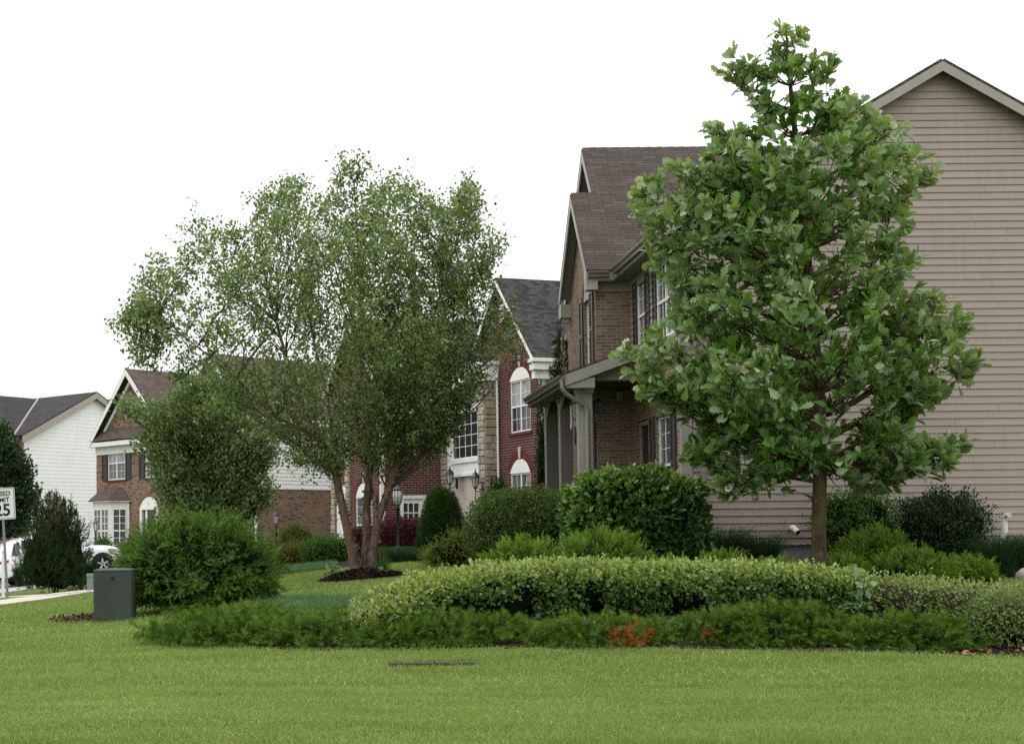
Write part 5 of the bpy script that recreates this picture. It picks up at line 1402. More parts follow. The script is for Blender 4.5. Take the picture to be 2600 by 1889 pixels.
juniper(1680, 2200, 1532, 15.2, .30, 'broad spreading juniper mound below the oak tree', jt(1800, 1850, 1600, 1625, 14.7), seed=9.0)
juniper(2150, 2495, 1553, 15.0, .40, 'low spreading juniper at the right end of the bed, next to dead leaves', seed=11.0)

EU = (OVATE_T, OVATE_F)
shrub('broadleaf_bush', 'big rounded broadleaf bush in front of the porch corner', 'bush', 1450, 1768, 1208, 22.3, 'euonymus', OVATE_T, OVATE_F, .098, 400, .85, 'core_dark', up=.15, out=.75, jit=.45, lump=.15, ls=3.0, pw=3.5, zc=.45, tip=1.0, seed=4.0, per=6, spread=.035, corek=.86)
shrub('clipped_bush', 'olive green fine-leaved bush below the porch columns', 'bush', 1188, 1475, 1247, 24.0, 'fine_leaf', OVATE_T, OVATE_F, .040, 620, .8, 'core_mid', up=.6, out=.6, jit=.5, lump=.10, ls=2.4, pw=2.9, zc=.42, tip=.7, seed=6.0, per=5, spread=.04)
CY = 'golden-green feathery shrubs behind the hedge'
def cypress(px0, px1, ytop, Y, label, seed, depth=.8, zc=.3, dens=230):
    return shrub('feathery_shrub', label, 'shrub', px0 + 8, px1 - 8, ytop, Y, 'cypress', SPRAY_T, SPRAY_F, .115, dens, depth, 'core_mid', CY, up=.7, out=.7, jit=.34, lump=.24, ls=3.2, pw=2.0, zc=zc, tip=1.0, seed=seed, corek=.80, frond=(.23, 8))
cypress(1225, 1440, 1376, 19.6, 'feathery bright green shrub in front of the olive fine-leaved bush', 1.3)
cypress(1412, 1655, 1362, 19.2, 'largest feathery bright green shrub, in front of the big broadleaf bush', 2.3)
cypress(1630, 1770, 1428, 19.4, 'low feathery shrub at the foot of the downspout', 3.3)
cypress(1765, 1905, 1412, 20.2, 'low feathery shrub in front of the dark ornamental grass', 4.3)
cypress(1885, 2055, 1436, 19.6, 'very low feathery shrub just left of the oak trunk', 5.3)
cypress(2062, 2200, 1420, 20.2, 'low feathery shrub just right of the oak trunk', 6.3)
cypress(2122, 2312, 1350, 21.6, 'taller feathery shrub between the two dark shrubs on the siding wall', 7.3)
cypress(2195, 2415, 1406, 20.4, 'wide feathery shrub below the right-hand dark shrub', 8.3)
cypress(2375, 2530, 1424, 20.7, 'rightmost feathery shrub, beside the lawn gap', 9.3)
shrub('wall_shrub', 'loose dark shrub against the siding right behind the oak trunk', 'shrub', 2090, 2262, 1252, 22.9, 'bright_leaf', OVATE_T, OVATE_F, .045, 330, .75, 'core_dark', 'dark shrubs against the siding wall', up=1.0, out=.6, jit=.5, lump=.42, ls=2.8, pw=2.6, zc=.5, point=-.22, seed=3.1, per=6, spread=.05)
shrub('wall_shrub', 'dense dark shrub against the siding below the gable peak', 'shrub', 2298, 2482, 1262, 22.9, 'dark_leaf', OVATE_T, OVATE_F, .045, 420, .75, 'core_dark', 'dark shrubs against the siding wall', up=1.0, out=.6, jit=.5, lump=.36, ls=2.8, pw=3.2, zc=.5, point=-.25, seed=8.1, per=6, spread=.05)
sb = lambda P: (P[:, 0] > AX(1140, 1300, 38)) * np.clip(.5 + nzv(P, 2, 2.0), 0, 1) * .9
shrub('dwarf_spruce', 'dense cone-shaped dwarf spruce with a browned right side', 'conifer', 1060, 1186, 1240, 38, 'spruce', TUFT_T, TUFT_F, .085, 2200, .9, 'core_dark', up=.6, out=.7, jit=.3, lump=.10, ls=3.0, pw=2.3, zc=.30, point=.22, tint=sb, seed=1.7, corek=.93)
shrub('gold_juniper', 'yellow-green wind-swept juniper beside the dark dwarf spruce', 'juniper', 1085, 1215, 1352, 33.5, 'gold_juniper', SPRAY_T, SPRAY_F, .12, 110, .8, 'core_dark', frond=(.4, 8), up=.3, out=.6, jit=.3, lump=.18, ls=2.2, pw=2.2, zc=.4, lean=(.3, 0), seed=2.9)
shrub('barberry', 'dark red barberry under the service door of the red brick house', 'shrub', 945, 1082, 1320, 42, 'barberry', OVATE_T, OVATE_F, .055, 330, .8, 'core_red', up=.6, out=.6, jit=.5, lump=.14, ls=2.6, pw=3.0, zc=.45, seed=2.2, per=6, spread=.06)
shrub('barberry', 'small dark red barberry seen between the birch stems', 'shrub', 880, 950, 1345, 43.5, 'barberry', OVATE_T, OVATE_F, .055, 330, .8, 'core_red', up=.6, out=.6, jit=.5, lump=.14, ls=2.6, pw=2.6, zc=.45, seed=4.2, per=6, spread=.06)
shrub('spirea', 'low spirea with reddish tips at the foot of the left lamp post', 'shrub', 700, 808, 1383, 42.5, 'spirea', OVATE_T, OVATE_F, .055, 300, .8, 'core_mid', up=.6, out=.6, jit=.5, lump=.2, ls=2.4, pw=2.3, zc=.4, tip=.9, seed=1.2, per=6, spread=.07)
shrub('spirea', 'taller yellow-green spirea against the brown brick wall', 'shrub', 708, 792, 1336, 47, 'spirea', OVATE_T, OVATE_F, .06, 300, .8, 'core_mid', up=.6, out=.6, jit=.5, lump=.2, ls=2.4, pw=2.2, zc=.45, seed=6.2, per=6, spread=.07)
shrub('green_shrub', 'bright green shrub just left of the birch trunk', 'shrub', 772, 898, 1368, 41, 'bright_leaf', OVATE_T, OVATE_F, .06, 320, .8, 'core_dark', up=.6, out=.6, jit=.5, lump=.25, ls=2.4, pw=2.5, zc=.42, seed=3.9, per=6, spread=.07)
shrub('dwarf_cedar', 'dark drooping dwarf cedar in front of the stone pier', 'conifer', 1236, 1298, 1226, 34, 'spruce', SPRAY_T, SPRAY_F, .12, 900, .8, 'core_dark', up=.5, out=.6, jit=.3, lump=.25, ls=2.4, pw=2.2, zc=.5, seed=5.5)
shrub('dwarf_cedar', 'small brighter green cedar just above the olive fine-leaved bush', 'conifer', 1250, 1322, 1246, 31, 'yew', SPRAY_T, SPRAY_F, .11, 900, .8, 'core_dark', up=.5, out=.6, jit=.3, lump=.2, ls=2.4, pw=2.2, zc=.55, seed=6.5)
r_ = shrub('narrow_juniper', 'tall narrow juniper rising behind the porch roof', 'conifer', 1392, 1456, 885, 34.5, 'dark_leaf', SPRAY_T, SPRAY_F, .13, 620, .9, 'core_dark', up=1.0, out=.45, jit=.35, lump=.35, ls=3.2, pw=2.1, zc=.3, point=.72, seed=7.7, corek=.7)
spires(r_, 34.5, [(1424, 960, 832, .13), (1404, 990, 935, .08), (1441, 940, 870, .08)], 'dark_leaf', .12, 200)
shrub('narrow_juniper', 'narrow dark juniper at the red brick corner left of the porch columns', 'conifer', 1360, 1398, 1000, 36, 'dark_leaf', SPRAY_T, SPRAY_F, .13, 620, .9, 'core_dark', up=1.0, out=.45, jit=.35, lump=.35, ls=3.2, pw=2.1, zc=.3, point=.5, seed=9.7, corek=.75)
shrub('bay_shrub', 'small shrub below the bay window', 'shrub', 238, 286, 1372, 53, 'bright_leaf', OVATE_T, OVATE_F, .08, 200, .8, 'core_dark', up=.6, out=.6, jit=.5, lump=.2, zc=.45, per=6, spread=.08, seed=1.1)
shrub('bay_shrub', 'pale shrub between the bay window and the conifer bush', 'shrub', 300, 372, 1378, 50, 'far_leaf', OVATE_T, OVATE_F, .08, 200, .8, 'core_dark', up=.6, out=.6, jit=.5, lump=.2, zc=.45, per=6, spread=.08, seed=2.1)

# ---------------------------------------------------------------- hedges
def hedge(name, label, path, hw, mat, T, Fc, size, dens, core, per, spread, ntint, bald, seed, hgt, shoots=60):
    """path: (x, y, top z) points"""
    path = np.array(path); seg = np.linalg.norm(np.diff(path[:, :2], axis=0), axis=1); S = np.concatenate([[0], np.cumsum(seg)]); L = S[-1]
    base = Vector((path[:, 0].mean(), path[:, 1].mean(), 0)); base.z = g1(base.x, base.y)
    root = thing(name, label, 'hedge', base)
    def frame(s):
        x = np.interp(s, S, path[:, 0]); y = np.interp(s, S, path[:, 1]); zt = np.interp(s, S, path[:, 2])
        x2 = np.interp(np.minimum(s + .1, L), S, path[:, 0]) - np.interp(np.maximum(s - .1, 0), S, path[:, 0]); y2 = np.interp(np.minimum(s + .1, L), S, path[:, 1]) - np.interp(np.maximum(s - .1, 0), S, path[:, 1])
        t = unit(np.stack([x2, y2, 0 * x2], 1)); return x, y, zt, t
    def surf(s, th, k):
        x, y, zt, t = frame(s); side = np.stack([-t[:, 1], t[:, 0], 0 * t[:, 0]], 1)
        zb = gnd(x, y); c = np.cos(th); sn = np.sin(th); rad = 1 / ((np.abs(c) ** 3.2 + np.abs(sn) ** 3.2) ** (1 / 3.2))
        q = np.stack([s * .9, c * .8, sn * .8], 1)
        e = np.clip(np.minimum(s, L - s) / (hw * .9), .02, 1); ef = np.sqrt(1 - (1 - e) ** 2)
        lum = 1 + .13 * np.array([nz(v, 1.7, seed) + .7 * nz(v, 4.1, seed + 3) for v in q])
        kk = k * lum
        P = np.stack([x, y, zb], 1) + side * (c * rad * hw * kk * ef)[:, None]
        P[:, 2] = zb + np.maximum(.02, (zt - zb) * (.42 + .58 * sn * rad * kk) * (.55 + .45 * ef))
        n = side * c[:, None] + np.array([0, 0, 1]) * sn[:, None]
        return P, n, kk
    n = int(dens * L * (hw * 2 + hgt * 2)); s = RNG.uniform(0, L, n); th = RNG.uniform(-.75, math.pi + .75, n); k = .8 + .26 * RNG.random(n) ** .7
    P, nr, kk = surf(s, th, k)
    if bald:
        bl = nzv(P, 2.3, seed + 5) - np.sin(th) * .75; keep = bl < bald + RNG.normal(0, .1, n); P, nr, th, k = P[keep], nr[keep], th[keep], k[keep]; n = len(P)
    i = np.repeat(np.arange(n), per); m = n * per
    D = unit(nr[i] * .6 + np.array([0, 0, .45]) + rnd(m, .5)); N = unit(nr[i] * .6 + np.array([0, -.2, .5]) + rnd(m, .4))
    pos = P[i] + rnd(m, spread)
    tt = np.clip(np.sin(th[i]) * 1.1 - .35 + RNG.normal(0, .3, m), 0, 1) * ntint
    cl = Cloud(); cl.leaves(pos, D, N, RNG.uniform(.6, 1.25, m) * size, T, Fc, 0, tt)
    nsh = int(L * shoots); s2 = RNG.uniform(0, L, nsh); th2 = RNG.uniform(.55, math.pi - .35, nsh); P2, n2, _ = surf(s2, th2, np.full(nsh, .98)); h2 = RNG.uniform(.05, .15, nsh); ax = unit(np.array([0, 0, 1.0]) + n2 * .35 + rnd(nsh, .22))
    lp = 7; j = np.repeat(np.arange(nsh), lp); t = np.tile(np.arange(lp) / (lp - 1.0), nsh); a_ = t * 9 + RNG.uniform(0, 6, nsh)[j]; sd_ = np.stack([np.cos(a_), np.sin(a_), 0 * a_], 1)
    cl.leaves(P2[j] + ax[j] * (t * h2[j])[:, None], unit(sd_ * (1.1 - .7 * t)[:, None] + ax[j] * .7), unit(ax[j] + np.array([0, -.3, 0])), size * RNG.uniform(.6, 1.0, len(j)) * (1.1 - .4 * t), T, Fc, 0, np.clip(ntint * (.3 + .7 * t) * RNG.uniform(.5, 1.1, nsh)[j], 0, 1))
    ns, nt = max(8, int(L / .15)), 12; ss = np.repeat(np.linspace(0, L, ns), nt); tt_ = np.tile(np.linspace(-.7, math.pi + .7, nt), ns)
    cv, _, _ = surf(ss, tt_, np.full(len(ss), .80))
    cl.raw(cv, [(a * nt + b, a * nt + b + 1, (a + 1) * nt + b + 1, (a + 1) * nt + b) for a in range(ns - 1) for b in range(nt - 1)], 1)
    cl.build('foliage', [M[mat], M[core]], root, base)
    tw = Cloud(); n = int(L * 60); s = RNG.uniform(.1, L - .1, n); x, y, zt, t = frame(s); side = np.stack([-t[:, 1], t[:, 0], 0 * t[:, 0]], 1)
    A = np.stack([x, y, gnd(x, y)], 1) + side * RNG.uniform(-.5, .3, (n, 1)) * hw; B = A + side * RNG.uniform(-.55, .2, (n, 1)) * hw + rnd(n, .1); B[:, 2] = A[:, 2] + (zt - A[:, 2]) * RNG.uniform(.5, .95, n)
    sticks(tw, A, B, .008, .003); tw.build('twigs', [M['twig_grey' if bald else 'twig']], root, base)
    return root
def hp(l): return [(AX(px, yt, Y), Y, AZ(px, yt, Y)) for px, yt, Y in l]
hedge('hedge', 'long low rounded-leaf hedge with pale yellow-green new growth', hp([(915,1545,15.75),(980,1512,15.95),(1060,1482,16.2),(1200,1450,16.5),(1320,1438,16.8),(1600,1440,16.9),(1900,1442,16.9),(2080,1450,16.75),(2235,1468,16.5)]),
      .52, 'hedge_leaf', ROUND_T, OVATE_F, .056, 330, 'core_dark', 6, .032, .8, .36, 1.0, .62, 75)
hedge('sparse_hedge', 'thin twiggy hedge with greyish stems at the far right', hp([(2140,1466,16.75),(2300,1475,16.3),(2430,1485,15.9),(2540,1500,15.5),(2660,1505,15.1)]),
      .42, 'sparse_leaf', ROUND_T, OVATE_F, .038, 230, 'core_brown', 5, .04, .8, .5, 6.0, .6)
shrub('twiggy_shrub', 'sparse pale-leaved shrub in the right bottom corner of the bed', 'shrub', 2452, 2680, 1515, 15.0, 'sparse_leaf', OVATE_T, OVATE_F, .035, 500, .5, 'core_brown', up=.6, out=.6, jit=.6, lump=.3, ls=2.6, pw=2.4, zc=.45, seed=1.4, per=5, spread=.05, corek=.72)

# ---------------------------------------------------------------- grasses
def blades(cl, B, H, W, lean, droop, seg=4, mi=0, tint=None):
    """arching blades: base points, heights, widths, lean directions (n,2 scaled)"""
    n = len(B); H = np.broadcast_to(H, (n,)); W = np.broadcast_to(W, (n,))
    a = RNG.uniform(0, 2 * math.pi, n); sx = np.stack([np.cos(a), np.sin(a), 0 * a], 1)
    V = np.empty((n, 2 * seg + 1, 3)); 
    for k in range(seg + 1):
        t = k / seg
        c = np.stack([B[:, 0] + lean[:, 0] * t ** 1.6, B[:, 1] + lean[:, 1] * t ** 1.6, B[:, 2] + H * (t - droop * t ** 3)], 1)
        if k == seg: V[:, -1] = c
        else:
            w = (W * (1 - .75 * t))[:, None] * .5; V[:, 2 * k] = c - sx * w; V[:, 2 * k + 1] = c + sx * w
    off = np.arange(n) * (2 * seg + 1)
    qs = np.array([(2*k, 2*k+1, 2*k+3, 2*k+2) for k in range(seg - 1)])
    V = V.reshape(-1, 3); tt = None if tint is None else np.repeat(tint, 2 * seg + 1)
    nv0 = cl.nv
    cl.raw(V, (qs[None] + off[:, None, None]).reshape(-1, 4), mi, tt)
    tr = np.array([(2*seg-2, 2*seg-1, 2*seg)]) + off[:, None]
    p = cl.parts[-1]; cl.parts.append((np.zeros((0, 3), np.float32), tr + nv0, mi, np.zeros(0, np.float32)))
def grass_clump(name, label, px, Y, H, spread, n, mat='reed', group=None, w=.009, r0=.16, cat='ornamental grass', droop=.35):
    c = at(px, 1400, Y); z = g1(c.x, Y); root = thing(name, label, cat, (c.x, Y, z - .02), 0, group)
    a = RNG.uniform(0, 2 * math.pi, n); r = r0 * np.sqrt(RNG.random(n)); B = np.stack([c.x + r * np.cos(a), Y + r * np.sin(a), np.full(n, z - .02)], 1)
    k = spread * (.2 + .8 * RNG.random(n)); L = np.stack([np.cos(a) * k, np.sin(a) * k], 1) + RNG.normal(0, .05, (n, 2))
    cl = Cloud(); blades(cl, B, RNG.uniform(.6, 1.15, n) * H, w, L, droop, 6); cl.build('blades', [M[mat]], root, root.location)
    return root
OG = 'dark ornamental grasses by the siding wall'
grass_clump('ornamental_grass', 'dark arching grass clump right beside the wall downspout', 1838, 22.7, 1.0, .62, 1300, group=OG)
grass_clump('ornamental_grass', 'dark arching grass clump left of the white vent elbow', 1932, 22.6, .88, .6, 1100, group=OG)
grass_clump('ornamental_grass', 'large dark grass clump below the tall white vent pipe', 2530, 22.3, 1.0, .6, 1500, r0=.3, group=OG)
grass_clump('ornamental_grass', 'large dark grass clump cut by the right edge', 2615, 22.3, 1.0, .6, 1500, r0=.3, group=OG)
for px, Y, hh, lab in [(965,39,.55,'dark grassy clump just left of the tall lamp post'),(1008,37.5,.62,'dark grassy clump at the foot of the tall lamp post'),(1050,37,.55,'dark grassy clump in front of the dwarf spruce')]:
    grass_clump('border_grass', lab, px, Y, hh, .45, 800, 'reed', 'grassy clumps around the lamp post', .016, .38)
grass_clump('iris_plant', 'upright sword-leaved plant just right of the birch trunk', 972, 28.6, .62, .16, 46, 'bright_leaf', None, .03, .12, 'plant', .05)
def patch(name, poly, n, h, w, mat, lean=.06):
    poly = pxpoly(poly); xs = [p[0] for p in poly]; ys = [p[1] for p in poly]
    x = RNG.uniform(min(xs), max(xs), n * 3); y = RNG.uniform(min(ys), max(ys), n * 3); k = in_poly(x, y, poly); x = x[k][:n]; y = y[k][:n]
    B = np.stack([x, y, gnd(x, y) - .01], 1); cl = Cloud(); blades(cl, B, RNG.uniform(.6, 1.2, len(x)) * h, w, RNG.normal(0, lean, (len(x), 2)), .2, 3)
    return tag(cl.build(name, [M[mat]]), 'blue-green grassy ground cover', 'ground cover', None, 'stuff')
patch('groundcover_grass', [(600,20.6),(660,19.6),(800,19.0),(950,18.6),(950,20.2),(820,21.2),(690,22.6),(620,22.4)], 9000, .17, .008, 'blue_grass', .07)
patch('groundcover_grass', [(690,33.5),(760,34.2),(850,36),(850,39),(700,38.5)], 7000, .2, .012, 'blue_grass', .09)

# broad-leaved seedlings
def sapling(name, label, px, Y, specs, group=None):
    c = at(px, 1450, Y); z = g1(c.x, Y); root = thing(name, label, 'plant', (c.x, Y, z - .02), 0, group); b = Vector(root.location)
    st = MB(); cl = Cloud()
    for (x1, y1, dy, n, sz, mi) in specs:
        e = at(x1, y1, Y + dy); p = bez(b, (b + e) / 2 + Vector((0, 0, .12)), e, 6); st.tube([q - b for q in p], [.010, .009, .008, .006, .005, .003], 5)
        k = RNG.integers(2, 6, n); P = np.array([tuple(p[j]) for j in k]) + rnd(n, sz * .35)
        cl.leaves(P, unit(rnd(n, .8) + np.array([0, -.3, .1])), unit(np.array([0, -.5, .8]) + rnd(n, .35)), RNG.uniform(.7, 1.2, n) * sz, OVATE_T, OVATE_F, mi)
    st.build('stem', M['twig'], root); cl.build('leaves', [M['pale_leaf'], M['bright_leaf']], root, b)
sapling('volunteer_sapling', 'seedling with big pale leaves growing up through the hedge', 2185, 16.15, [(2165,1455,-.3,8,.11,0),(2205,1475,-.25,7,.115,0),(2195,1462,-.35,6,.10,0),(2180,1520,-.5,16,.085,1),(2205,1540,-.5,14,.085,1),(2160,1535,-.5,14,.08,1),(2195,1570,-.5,12,.075,1)])
sapling('leafy_weed', 'pale leafy weed just left of the birch trunk', 852, 29.2, [(835,1428,0,8,.14,0),(855,1436,0,8,.13,0),(845,1452,0,8,.12,1)])
sapling('hosta', 'pale low leafy plant at the right foot of the birch', 968, 28.4, [(955,1452,0,7,.13,0),(975,1450,0,7,.13,0)])

# bare twiggy shrubs
def bare_shrub(label, px, Y, H, seed, spread=.9, n=9):
    c = at(px, 1400, Y); z = g1(c.x, Y); b = Vector((c.x, Y, z - .02)); root = thing('bare_shrub', label, 'shrub', b, 0, 'leafless twiggy shrubs'); rr = random.Random(seed); m = MB()
    def grow(p, d, L, r, lv):
        q = [p]; dd = d.copy()
        for k in range(4): dd = (dd + Vector((rr.uniform(-.3, .3), rr.uniform(-.3, .3), rr.uniform(-.25, .15 if lv else .3)))).normalized(); q.append(q[-1] + dd * L / 4)
        m.tube(q, [r * (1 - .15 * k) for k in range(5)], 5 if lv < 2 else 3, False)
        if lv < 3:
            for k in range(3 if lv else 3): j = rr.randint(2, 4); grow(q[j], (dd + Vector((rr.uniform(-.9, .9), rr.uniform(-.9, .9), rr.uniform(-.5, .5)))).normalized(), L * .62, r * .55, lv + 1)
    for k in range(n):
        a = rr.uniform(0, 6.28); grow(Vector((0, 0, 0)), Vector((math.cos(a) * spread, math.sin(a) * spread, 1)).normalized(), H * rr.uniform(.5, .75), .016, 0)
    m.build('branches', M['twig_grey'], root)
bare_shrub('leafless twiggy shrub in front of the white entry door', 1205, 35, 1.25, 4)
bare_shrub('leafless twiggy shrub in front of the lower arched window', 1322, 33.5, 1.75, 9)

# ---------------------------------------------------------------- mulch ring, chips and dead leaves
mc = at(925, 1478, 28.7); mz = g1(mc.x, mc.y)
root = thing('mulch_ring', 'round heap of black mulch at the foot of the birch', 'mulch', (mc.x, mc.y, mz))
m = MB(); ns = 40; rings = [(0, .20), (.25, .19), (.5, .145), (.75, .07), (.93, -.02)]; vs = []; 
for r, h in rings:
    for k in range(ns):
        a = 2 * math.pi * k / ns; q = r * (1 + .08 * math.sin(3 * a + 1) + .05 * math.sin(7 * a)); x, y = q * math.cos(a), q * math.sin(a)
        vs.append((x, y, g1(mc.x + x, mc.y + y) - mz + h))
m.add(vs, [(i * ns + k, i * ns + (k + 1) % ns, (i + 1) * ns + (k + 1) % ns, (i + 1) * ns + k) for i in range(len(rings) - 1) for k in range(ns)], True)
m.build('heap', M['mulch'], root)
CHIP_T = [(-.25,0,0),(.25,0,.06),(.2,1,.1),(-.22,1,0)]
cl = Cloud(); n = 5200; a = RNG.uniform(0, 2 * math.pi, n); r = .95 * np.sqrt(RNG.random(n)); x = mc.x + r * np.cos(a); y = mc.y + r * np.sin(a)
P = np.stack([x, y, gnd(x, y) + np.interp(r, [0, .25, .5, .75, .93], [.20, .19, .145, .07, .0]) + .012], 1)
cl.leaves(P, unit(rnd(n) * np.array([1, 1, .35])), unit(np.array([0, 0, 1]) + rnd(n, .5)), RNG.uniform(.03, .08, n), CHIP_T, [(0, 1, 2, 3)])
cl.build('chips', [M['mulch_chip']], root, (mc.x, mc.y, mz))
def scatter(name, label, poly, n, size, mat, T, Fc, dz=.02, lift=.4):
    x = np.array([p[0] for p in poly]); y = np.array([p[1] for p in poly])
    a = RNG.uniform(x.min(), x.max(), n * 4); b = RNG.uniform(y.min(), y.max(), n * 4); k = in_poly(a, b, poly); a = a[k][:n]; b = b[k][:n]; m = len(a)
    cl = Cloud(); cl.leaves(np.stack([a, b, gnd(a, b) + dz], 1), unit(rnd(m) * np.array([1, 1, lift])), unit(np.array([0, 0, 1]) + rnd(m, .4)), RNG.uniform(.6, 1.3, m) * size, T, Fc)
    return tag(cl.build(name, [M[mat]]), label, 'litter', None, 'stuff')
scatter('dead_leaves', 'brown dead leaves on the bare soil at the right end of the bed', pxpoly([(2380,14.42),(2640,14.3),(2640,14.9),(2400,14.9)]), 85, .065, 'dry_leaf', OVATE_T, OVATE_F, .02, .8)
scatter('mulch_chips', 'dark mulch chips covering the planting bed', BED, 14000, .055, 'mulch_chip', CHIP_T, [(0, 1, 2, 3)])
px_ = [(pc.x - .55 + 1.25 * (math.cos(t) + 1) / 2, pc.y + .75 * math.sin(t)) for t in [k * .3 for k in range(21)]]
scatter('bark_chips', 'reddish bark chips beside the utility box', px_, 1500, .05, 'red_mulch', CHIP_T, [(0, 1, 2, 3)])

# ---------------------------------------------------------------- mown lawn blades
def lawn_field(name, y0, y1, n, h, w, px0=-40, px1=2640):
    y = y0 + (y1 - y0) * RNG.random(n); 
    x = np.interp(y, [y0, y1], [0, 1]); xl = (px0 - PX) / F * y; xr = (px1 - PX) / F * y
    dens = (xr - xl); keep = RNG.random(n) < dens / dens.max(); y = y[keep]; xl = xl[keep]; xr = xr[keep]; x = xl + (xr - xl) * RNG.random(len(y))
    k = ~in_poly(x, y, BED) & ~in_poly(x, y, BED2); x = x[k]; y = y[k]
    dx = x - mc.x; dy = y - mc.y; k = dx * dx + dy * dy > .88 ** 2; x = x[k]; y = y[k]
    k = ~(((x - pc.x - .1) / .5) ** 2 + ((y - pc.y) / .7) ** 2 < 1); x = x[k]; y = y[k]
    for pts, ww in PATHS:
        for (ax, ay), (bx_, by_) in zip(pts[:-1], pts[1:]):
            L2 = (bx_ - ax) ** 2 + (by_ - ay) ** 2; t = np.clip(((x - ax) * (bx_ - ax) + (y - ay) * (by_ - ay)) / L2, 0, 1)
            k = np.hypot(x - ax - t * (bx_ - ax), y - ay - t * (by_ - ay)) > ww / 2; x = x[k]; y = y[k]
    Q = np.stack([x, y, 0 * x], 1); hv = np.array([1 + .45 * nz(q, .45, 2.0) + .3 * nz(q, 2.2, 5.0) for q in Q])
    B = np.stack([x, y, gnd(x, y) - .005], 1); m = len(x)
    cl = Cloud(); straw = (RNG.random(m) < .11 - .16 * np.clip(hv - 1, -1, 1)) * RNG.uniform(.3, 1, m)
    blades(cl, B, RNG.uniform(.55, 1.25, m) * h * hv, w * RNG.uniform(.7, 1.3, m), RNG.normal(0, h * .45, (m, 2)), .2, 2, 0, straw)
    return tag(cl.build(name, [M['grass']]), 'mown lawn grass', 'grass', None, 'stuff')
PATHS = [(pts_of([(-330,27.5),(-60,29.5),(60,30.8),(150,32.6),(250,34.6),(420,38)]), 1.6), (pts_of([(-150,36.6),(20,35.8),(110,34.0),(165,32.6)]), 1.4), (pts_of([(140,33.0),(200,36.5),(290,40)]), 1.4), (pts_of([(-420,43.5),(-120,46.2),(60,48.4),(260,51.5),(380,55)]), 4.6)]
lawn_field('grass', 8.0, 12.5, 520000, .052, .0052, -640, 3240)
lawn_field('grass', 12.5, 20, 400000, .055, .007, -640, 3240)
lawn_field('grass', 20, 42, 260000, .06, .012, -640, 1350)
lawn_field('grass', 20, 27, 60000, .06, .012, 2440, 3240)
# ------------------------------------------------------------------ street furniture
def text_mesh(txt, size, mat, name, parent, loc, sx=1.0, off=0.0):
    cu = bpy.data.curves.new(name, 'FONT'); cu.body = txt; cu.size = size; cu.extrude = .002; cu.offset = off; cu.align_x = 'CENTER'; cu.align_y = 'CENTER'
    tmp = bpy.data.objects.new('tmp_text', cu); COL.objects.link(tmp)
    dg = bpy.context.evaluated_depsgraph_get(); dg.update()
    me = bpy.data.meshes.new_from_object(tmp.evaluated_get(dg)); bpy.data.objects.remove(tmp)
    me.name = name; me.materials.clear(); me.materials.append(M[mat])
    o = bpy.data.objects.new(name, me); COL.objects.link(o); o.parent = parent
    o.location = loc; o.rotation_euler = (R(90), 0, 0); o.scale = (sx, 1, 1)
    return o
SY = 33.0
b = at(19, 1521, SY); b.z = g1(b.x, SY) - .02
sgn = thing('speed_limit_sign', 'white speed limit 25 sign on a leaning steel post', 'road sign', b)
sgn.rotation_euler = (0, R(-3.2), R(4))
top = (at(5, 1238, SY).z - b.z); hh = .76; ww = .61
m = MB()
m.box(-.026, .026, .0, .012, 0, top + .02).box(-.03, -.022, .012, .034, 0, top + .02).box(.022, .03, .012, .034, 0, top + .02)
m.build('post', M['steel'], sgn)
def rrect(w, h, r, y, n=5):
    pts = []
    for cx, cz, a0 in ((w/2-r, h/2-r, 0), (-w/2+r, h/2-r, 90), (-w/2+r, -h/2+r, 180), (w/2-r, -h/2+r, 270)):
        for k in range(n + 1): a = R(a0 + 90 * k / n); pts.append(Vector((cx + r * math.cos(a), y, cz + r * math.sin(a))))
    return pts
cz = top - hh / 2
off = Vector((0, 0, cz))
pl = MB().prism([p + off for p in rrect(ww, hh, .04, -.012)], (0, .01, 0)).build('sign_plate', M['sign_white'], sgn)
out = rrect(ww - .03, hh - .03, .035, -.0125); inn = rrect(ww - .055, hh - .055, .028, -.0125)
m = MB(); n = len(out)
m.add([p + off for p in out + inn], [(i, (i + 1) % n, n + (i + 1) % n, n + i) for i in range(n)]); m.build('sign_border', M['sign_black'], pl)
text_mesh('SPEED', .155, 'sign_black', 'sign_word', pl, (0, -.0145, cz + .235), .98, .0035)
text_mesh('LIMIT', .155, 'sign_black', 'sign_word', pl, (0, -.0145, cz + .085), .98, .0035)
text_mesh('25', .40, 'sign_black', 'sign_number', pl, (0, -.0145, cz - .165), .98, .009)

b = at(8, 1512, 34.5); b.z = g1(b.x, 34.5) - .02
p_ = MB().box(-.03, .03, -.03, .03, 0, 1.2).prism([Vector((-.04, -.04, 1.2)), Vector((.04, -.04, 1.2)), Vector((.04, .04, 1.2)), Vector((-.04, .04, 1.2))], (0, 0, .03)).build('white_post', M['vinyl_white']); p_.location = b
tag(p_, 'short white post just behind the speed limit sign', 'post')

